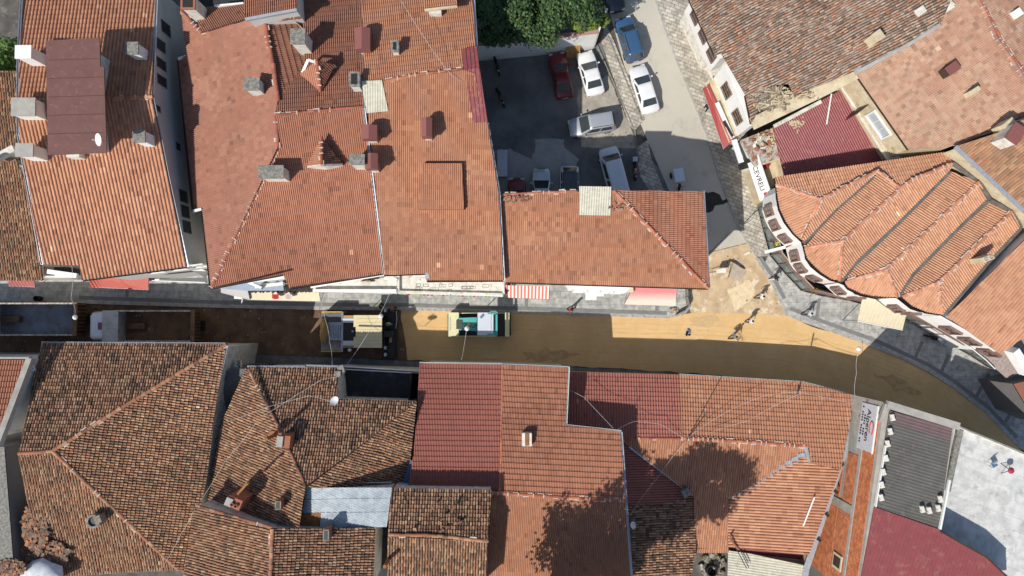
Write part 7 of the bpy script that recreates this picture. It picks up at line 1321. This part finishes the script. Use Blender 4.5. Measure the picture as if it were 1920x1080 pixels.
# roller
teal = mat('machine_teal', (.10, .42, .38), .45); pale_y = mat('machine_pale_yellow', (.72, .70, .42), .5)
t = thing('road_roller', 'teal and pale yellow road roller with grey canopy standing on the sand', 'road roller', U(898, 610, 0)); o_ = wloc(t)
for x in (852, 945): mb = MB(); p = L3(x, 609, .6); mb.lathe((p.x, p.y, .62), [(.5, -.95), (.62, -.93), (.62, .93), (.5, .95)], 28, axis='Y'); mb.build('drum', steel if x < 900 else blackm, t, local=True)
lbox('front_frame', 841, 586, 860, 631, 1.0, 1.45, pale_y); lbox('rear_frame', 947, 586, 955, 631, .9, 1.3, pale_y); lbox('rear_deck', 932, 588, 947, 631, .9, 1.25, blackm)
for y in (587, 630): lbox('frame_rail', 858, y-.5, 948, y+1, .8, 1.1, pale_y)
mb = MB(); q = [L3(x, y, 1.7) for x, y in ((860, 596), (894, 595), (894, 621), (860, 619))]; mb.hexa([Vector((p.x, p.y, .7)) for p in q], q); hd_ = mb.build('hood', teal, t, local=True)
lbox('hood_grille', 855.5, 600, 867, 617, 1.0, 1.75, mat('dark_grille', (.07, .075, .075), .6)); lbox('foot_deck', 861, 588, 895, 597, .7, .9, blackm); lbox('foot_deck', 861, 619, 895, 630, .7, .9, blackm)
mb = MB(); mb.lathe(L3(879, 609, 1.7), [(.12, 0), (.16, .1), (.1, .16)], 12); mb.build('warning_cap', mat('amber', (.7, .4, .12), .5), t, local=True)
mb = MB(); mb.tube([L3(894, 608, 1.9), L3(889, 613, 1.95), L3(885, 614, 1.9)], .04); mb.build('steering_lever', blackm, t, local=True)
lbox('seat', 902, 600, 915, 618, .9, 1.5, rubber); lbox('platform', 894, 588, 933, 630, .7, .95, teal)
mb = MB(); A = [L3(x, y, 2.75) for x, y in ((895.5, 586), (925, 586), (925, 628.5), (895.5, 628.5))]; mb.hexa([p-Vector((0, 0, .07)) for p in A], A); cp = mb.build('canopy', mat('canopy_grey', (.56, .60, .66), .5, (.5, .54, .6), 1, .6), t, local=True)
mb = MB()
for a, b in (((914, 587.5), (933, 587.5)), ((931, 587.5), (931, 628)), ((914, 627), (933, 627))): mb.bar(L3(*a, 2.72), L3(*b, 2.72), .16, .1)
mb.build('canopy_frame', teal, t, local=True); mb = MB(); mb.tube([L3(919.5, 586, 2.85), L3(920, 583.5, 2.85), L3(930, 583.5, 2.85), L3(931, 586, 2.85)], .03); mb.build('grab_rail', mat('pale_teal', (.4, .6, .58), .5), t, local=True)
mb = MB(); mb.bar(L3(901, 596, 2.78), L3(907, 589.5, 2.78), .22, .03); mb.build('sticker', mat('slate_blue', (.14, .2, .3), .6), cp, local=True)
for x, y in ((897, 588), (931, 588), (897, 627), (931, 627)): mb = MB(); p = L3(x, y, 2.7); mb.tube([p, (p.x, p.y, .9)], .04); mb.build('canopy_post', teal, t, local=True)
for k in range(3): mb = MB(); p = L3(844, 598+k*9, 1.46); mb.box(p, (.12, .35, .01)); mb.build('decal', gutter_m, t, local=True)
# ================================================================ PEOPLE
skin = mat('skin', (.42, .24, .16), .6)
def person(label, px, py, hd, shirt, trous, hair=(.03, .022, .018), walk=.6, cap_c=None, sc_=1.0, z=0.0, group='people walking around the street works', vest=None, bend=0.0, carry=None):
    f0 = U(px, py, z); t = thing('person', label, 'person', f0, math.atan2(-hd[1], hd[0]), group)
    w_ = walk; V = []; E = []; Rr = []
    def add(p, r, par=None, rr2=None): V.append(Vector(p)); Rr.append((r, rr2 or r)); i = len(V)-1; (E.append((par, i)) if par is not None else None); return i
    bx = lambda z_: max(0, z_-.95)*bend
    pel = add((0, 0, .95), .12, None, .145); wst = add((bx(1.1), 0, 1.1), .105, pel, .13); ch = add((bx(1.3)+.01, 0, 1.30), .115, wst, .16); nk = add((bx(1.45), 0, 1.45), .06, ch, .09); n2 = add((bx(1.54)+.01, 0, 1.535), .052, nk); hd0 = add((bx(1.6)+.03, 0, 1.62), .088, n2, .075); hd1 = add((bx(1.7)+.02, 0, 1.71), .08, hd0, .07)
    nose = add((bx(1.6)+.125, 0, 1.625), .018, hd0)
    for s in (-1, 1):
        k = w_*s; hip = add((0, s*.09, .88), .09, pel); kn = add((.05+.22*k, s*.10, .50), .062, hip); an = add((.26*k-(.1 if k < 0 else 0), s*.10, .09 if k > 0 else .14), .042, kn); toe = add((.26*k+.15-(.1 if k < 0 else 0), s*.11, .045), .04, an)
        sh = add((bx(1.42), s*.18, 1.42), .062, ch); el = add((-.10*k+bx(1.2)*.8, s*.25, 1.14), .042, sh); wr = add((-.24*k+.08+bx(1.0), s*.25, .92), .028, el); pm_ = add((-.27*k+.11+bx(.9), s*.25, .84), .034, wr, .018)
        for q in range(4): a = add((-.27*k+.10+bx(.9)+.022*(q-1.5), s*.25, .775), .010, pm_); add((-.27*k+.115+bx(.9)+.02*(q-1.5), s*.24, .74+.008*abs(q-1)), .009, a)
        th = add((-.27*k+.155+bx(.9), s*.235, .81), .010, pm_)
    me = bpy.data.meshes.new('body'); me.from_pydata([tuple(v) for v in V], E, []); o = bpy.data.objects.new('body', me); C.objects.link(o)
    m1 = o.modifiers.new('s', 'SKIN'); m1.use_smooth_shade = True; m1.branch_smoothing = .4
    for i, d in enumerate(me.skin_vertices[0].data): d.radius = (Rr[i][0]*1.3, Rr[i][1]*1.25) if Rr[i][0] > .03 else Rr[i]; d.use_root = (i == 0)
    o.modifiers.new('u', 'SUBSURF').levels = 1
    dg = bpy.context.evaluated_depsgraph_get(); nm = bpy.data.meshes.new_from_object(o.evaluated_get(dg)); bpy.data.objects.remove(o)
    nm.materials.clear(); S = mat('cloth_%d' % (hash(shirt) % 99999), shirt, .85); T_ = mat('cloth_%d' % (hash(trous) % 99999), trous, .85)
    for m_ in (skin, S, T_, rubber): nm.materials.append(m_)
    for p in nm.polygons:
        c = p.center; arm = abs(c.y) > .205 and c.z < 1.36
        p.material_index = 3 if c.z < .09 else (0 if c.z > 1.49 else (0 if arm and c.z < 1.16 else (1 if c.z > .98 or arm else 2))); p.use_smooth = True
    b = bpy.data.objects.new('body', nm); C.objects.link(b); b.parent = t; b.scale = (sc_,)*3
    mb = MB(); cx_ = bx(1.7)+.01; n = 12; vs = []
    for j in range(5):
        a = j*.34; 
        for k in range(n): q = 6.283*k/n; vs.append((cx_+math.cos(q)*.098*math.cos(a)-.012, math.sin(q)*.085*math.cos(a), 1.66+.125*math.sin(a)-(.05 if math.cos(q) < -.2 and j == 0 else 0)))
    mb.mesh(vs, [(j*n+k, j*n+(k+1) % n, (j+1)*n+(k+1) % n, (j+1)*n+k) for j in range(4) for k in range(n)]+[tuple(4*n+k for k in range(n))]); 
    h = mb.build('cap' if cap_c else 'hair', mat('cap_c', cap_c, .8) if cap_c else mat('hair_%d' % int(hair[0]*1000), hair, .8), t, local=True, smooth=True); h.scale = (sc_,)*3
    for s in (-1, 1): mb = MB(); mb.lathe((bx(1.6)+.112, s*.032, 1.645), [(.011, -.004), (.008, .006)], 8, axis='X'); mb.build('eye', blackm, t, local=True)
    mb = MB(); mb.box((bx(1.6)+.115, 0, 1.575), (.012, .045, .01)); mb.build('mouth', mat('lips', (.3, .12, .1), .6), t, local=True)
    for s in (-1, 1): mb = MB(); mb.tube([(bx(1.6)+.02, s*.082, 1.60), (bx(1.6)+.02, s*.092, 1.65)], .018, 6); mb.build('ear', skin, t, local=True)
    if vest: mb = MB(); mb.lathe((bx(1.25), 0, 0), [(.185, 1.02), (.19, 1.2), (.18, 1.38), (.1, 1.43)], 14); v = mb.build('vest', mat('vest_green', vest, .7), t, local=True); v.scale = (.8, 1, 1)
    if carry: mb = MB(); mb.box((.2, .27, .68), (.26, .1, .26)); mb.build('bag', mat('bag_c', carry, .8), t, local=True)
    return t
person('person in red top walking on the pavement by the white bay', 1068, 581, (.7, .7), (.50, .04, .05), (.04, .04, .05), z=.13)
person('person in grey blue shirt striding on the sand with a pale blue bag', 1370, 631, (1, -.3), (.20, .24, .28), (.05, .045, .045), walk=.9, sc_=1.05, carry=(.2, .35, .6))
person('person in white shirt with dark hair at the edge of the sand and dirt', 1400, 602, (1, .1), (.70, .70, .74), (.06, .06, .08), walk=.5)
person('person in bright white shirt and dark trousers walking over the pale dirt', 1420, 557, (1, .05), (.80, .79, .78), (.07, .065, .06), walk=1.0)
person('person in black shirt and white trousers walking below the rounded building', 1446, 522, (1, -.1), (.02, .02, .025), (.62, .62, .60), walk=.9, z=.13)
person('person in pale blue shirt and dark trousers on the grey pavement', 1508, 588, (1, .1), (.50, .62, .70), (.05, .05, .06), walk=1.0, z=.13)
person('person in dark coat and grey scarf by the long red awning', 1321, 206, (.3, -1), (.03, .03, .06), (.02, .02, .03), hair=(.35, .36, .42), walk=.4, z=.1)
person('worker in black with pale green vest on the back of the paving machine', 733, 606, (-.1, 1), (.10, .16, .2), (.03, .03, .04), walk=.1, z=.75, vest=(.35, .55, .3), bend=.25)
person('worker in dark clothes bending on the pavement beside the paving machine', 716, 573, (1, .3), (.03, .03, .035), (.03, .03, .035), walk=.6, z=.13, bend=.5)
person('worker in brown top and black trousers standing behind the paving machine screed', 741, 579, (-1, .2), (.25, .10, .06), (.02, .02, .025), walk=.3, z=.02, bend=.3)
# ================================================================ LAMPS, CABLES, SMALL THINGS
def cable(name, label, pts, r=.014, m=None, sag=.25):
    mb = MB(); P = [U(*p) for p in pts]; out = []
    for a, b in zip(P[:-1], P[1:]):
        for k in range(8): q = a.lerp(b, k/8); q.z -= sag*math.sin(math.pi*k/8); out.append(q)
    out.append(P[-1]); mb.tube(out, r, 5); return tag(mb.build(name, m or mat('pale_cable', (.5, .48, .46), .6)), label, 'cable', 'cables strung between the roofs')
def lampx(label, px, py, z): t = thing('street_lamp', label, 'street lamp', U(px, py, z), 0, 'lamps hung over the street'); mb = MB(); mb.lathe((0, 0, 0), [(.2, 0), (.17, .1), (.06, .2)], 16); mb.build('lamp_shade', white_m, t, local=True); mb = MB(); mb.lathe((0, 0, -.06), [(.1, 0), (.15, .06)], 12); mb.build('bulb_cover', lamp_m, t, local=True); return t
lampx('white bowl lamp hanging over the road roller', 875.5, 616, 6.0); lampx('white bowl lamp hanging over the sunlit tip of sand', 1610, 654, 6.0); lampx('white bowl lamp hanging over the dump truck bed at left', 141, 595, 6.5); lampx('white bowl lamp hanging beside the paving machine canopy', 714, 593, 6.0)
for pts, lb in (([(875, 617, 6.1), (866, 672, 6.3), (860, 690, 6.4)], 'cable running south from the lamp over the road roller'), ([(1611, 655, 6.1), (1606, 700, 5.5), (1604, 755, 5.2)], 'cable running south from the lamp over the sand tip'),
    ([(598, 560, 6.5), (610, 600, 6.3), (618, 640, 6.5), (623, 690, 7.4)], 'cable crossing the paving machine hopper to the pyramid roof'), ([(732, 545, 6.5), (712, 590, 6.1), (688, 628, 6.2), (650, 684, 6.4)], 'cable crossing the paving machine canopy'),
    ([(745, -10, 15), (812, 95, 14.2), (850, 145, 13.8), (905, 162, 13)], 'thin pale cable crossing the brick tiled roof at the top'), ([(362, 960, 9.8), (420, 868, 9.6), (478, 796, 9.8)], 'pale cable over the west slope of the pyramid roof'), ([(300, 1070, 8.2), (340, 1000, 8.8), (362, 960, 9.8)], 'pale cable over the big hip roof corner'),
    ([(490, 782, 9.4), (560, 738, 9.2), (602, 712, 9.4), (636, 706, 9.2)], 'pale cable over the north slope of the pyramid roof'), ([(628, 756, 8.9), (580, 742, 9.3), (505, 762, 9.2), (424, 792, 8.6)], 'pale cable from the dish across the pyramid roof'),
    ([(1158, 805, 8.0), (1190, 790, 6.4), (1240, 796, 6.2), (1284, 823, 6.2)], 'pale cable from the red roof corner to the antenna'), ([(1065, 730, 6.5), (1095, 745, 6.3), (1150, 803, 7.8)], 'cable across the shaded tiles below the red roof'),
    ([(1290, 820, 6.4), (1370, 768, 6.2), (1440, 740, 6.3), (1500, 735, 6.4), (1600, 757, 5.6)], 'pale cable along the long tiled roof to the side wall'), ([(1182, 966, 6.4), (1230, 900, 6.3), (1284, 830, 6.4)], 'pale cable across the shaded roof valley'),
    ([(1502, 737, 6.3), (1400, 790, 6.2), (1330, 812, 6.2)], 'second pale cable along the long tiled roof'), ([(132, 480, 10.5), (133, 560, 6.8), (140, 593, 6.8)], 'faint cable holding the lamp over the left dump truck')): cable('cable', lb, pts)
mb = MB(); 
for k in range(7): mb.tube([U(1366+k*2.2, 487+k*1.2, .15), U(1378+k*2.4, 492+k*1.8, .35), U(1389+k*1.3, 500+k*.7, .12)], .035, 5)
tag(mb.build('dead_branches', wood_dk), 'pile of dead dark branches lying on the pale dirt', 'branches', kind='stuff')
t = thing('road_barrier', 'white sign panel on legs standing on the dirt by the hipped house', 'barrier', U(1352, 508, .5)); mb = MB(); mb.hexa([U(1343, 512, .8), U(1361, 511, .8), U(1361, 507, .9), U(1343, 509, .9)], [U(1344, 507, 1.4), U(1361, 504, 1.4), U(1360, 503, 1.4), U(1344, 506, 1.4)]); mb.build('panel', white_m, t); mb = MB(); mb.tube([U(1330, 511, .6), U(1343, 509, .8)], .03); mb.tube([U(1362, 500, .05), U(1371, 494, .9), U(1366, 520, .05)], .03); mb.build('leg', blackm, t)
mb = MB(); mb.box(U(1401, 475, .06), (.5, .22, .1), rz=.5); tag(mb.build('stone_block', white_dirty), 'pale kerb stone lying loose on the reddish dirt', 'stone')
mb = MB(); c0 = U(1291, 622, .02); 
for k in range(16): mb.box(c0+Vector((random.uniform(-.25, .25), random.uniform(-.3, .3), 0)), (.22, .18, .012), rz=random.random()*3)
tag(mb.build('broken_slab', concrete), 'patch of broken grey concrete bits on the sand', 'rubble', kind='stuff')
mb = MB(); mb.lathe(U(77, 560, .14), [(.2, 0), (.24, .35), (.24, .7), (.2, .7), (.18, .2)], 14); tag(mb.build('black_bin', rubber), 'round black open bin on the shaded left pavement', 'bin')
mb = MB(); mb.lathe(U(1527, 545, 3.2), [(.12, 0), (.16, .12), (.1, .25)], 8); mb.tube([U(1533, 540, 3.5), U(1522, 548, 3.0), U(1520, 556, 2.6)], .035); tag(mb.build('wall_lantern', mat('brass', (.5, .32, .08), .35, metal=.7)), 'brass coloured lantern sign on the rounded building front', 'lantern')
for (x, y, z, lb) in ((1323, 412, .1, 0),): pass
t = thing('sign_post', 'short post with small plate casting a shadow on the pavers', 'sign post', U(1392, 421, 0)); mb = MB(); mb.tube([(0, 0, 0), (0, 0, 2.2)], .035); mb.build('post', steel, t, local=True); mb = MB(); mb.box((0, 0, 2.0), (.5, .04, .5), rz=.6); mb.build('plate', white_m, t, local=True)
# shop fronts and upper windows of the north row, facing the street
def fronts(t, outline, i, j, ins, zs, s0, s1, step, wd, ht, ground=True):
    ring = inset([(U(*p).x, U(*p).y) for p in outline], ins); a, b = ring[i], ring[j]; L = (b-a).length; s = s0
    while s+wd < min(L-.3, s1):
        for z in zs: window(t, a, b, s, wd, z, ht, side=1, fm=white_m, bars=(1, 0))
        s += step
    if ground:
        s = s0
        while s+2.6 < L-.2: window(t, a, b, s, 2.4, .45, 2.2, side=1, fm=brown_frame, gm=glass_t, bars=(2, 0), deep=.06, name='shop_window'); s += 2.9
fronts(tF, outF, 4, 3, .35, (4.6,), .6, 5.0, 1.9, 1.1, 1.4); fronts(tF, outF, 4, 3, .35, (4.6,), 11.4, 18, 1.9, 1.1, 1.4, ground=False)
fronts(tC, outC, 7, 6, .3, (3.9,), .6, 8, 1.8, 1.0, 1.4); fronts(tC, outC, 9, 8, .3, (3.9,), .5, 8, 1.8, 1.0, 1.4)
fronts(tB, outB, 9, 8, .4, (3.9,), .6, 9, 1.8, 1.0, 1.4); fronts(tB, outB, 11, 10, .4, (3.9,), .8, 9, 1.8, 1.0, 1.4)
bpy.context.view_layer.update()
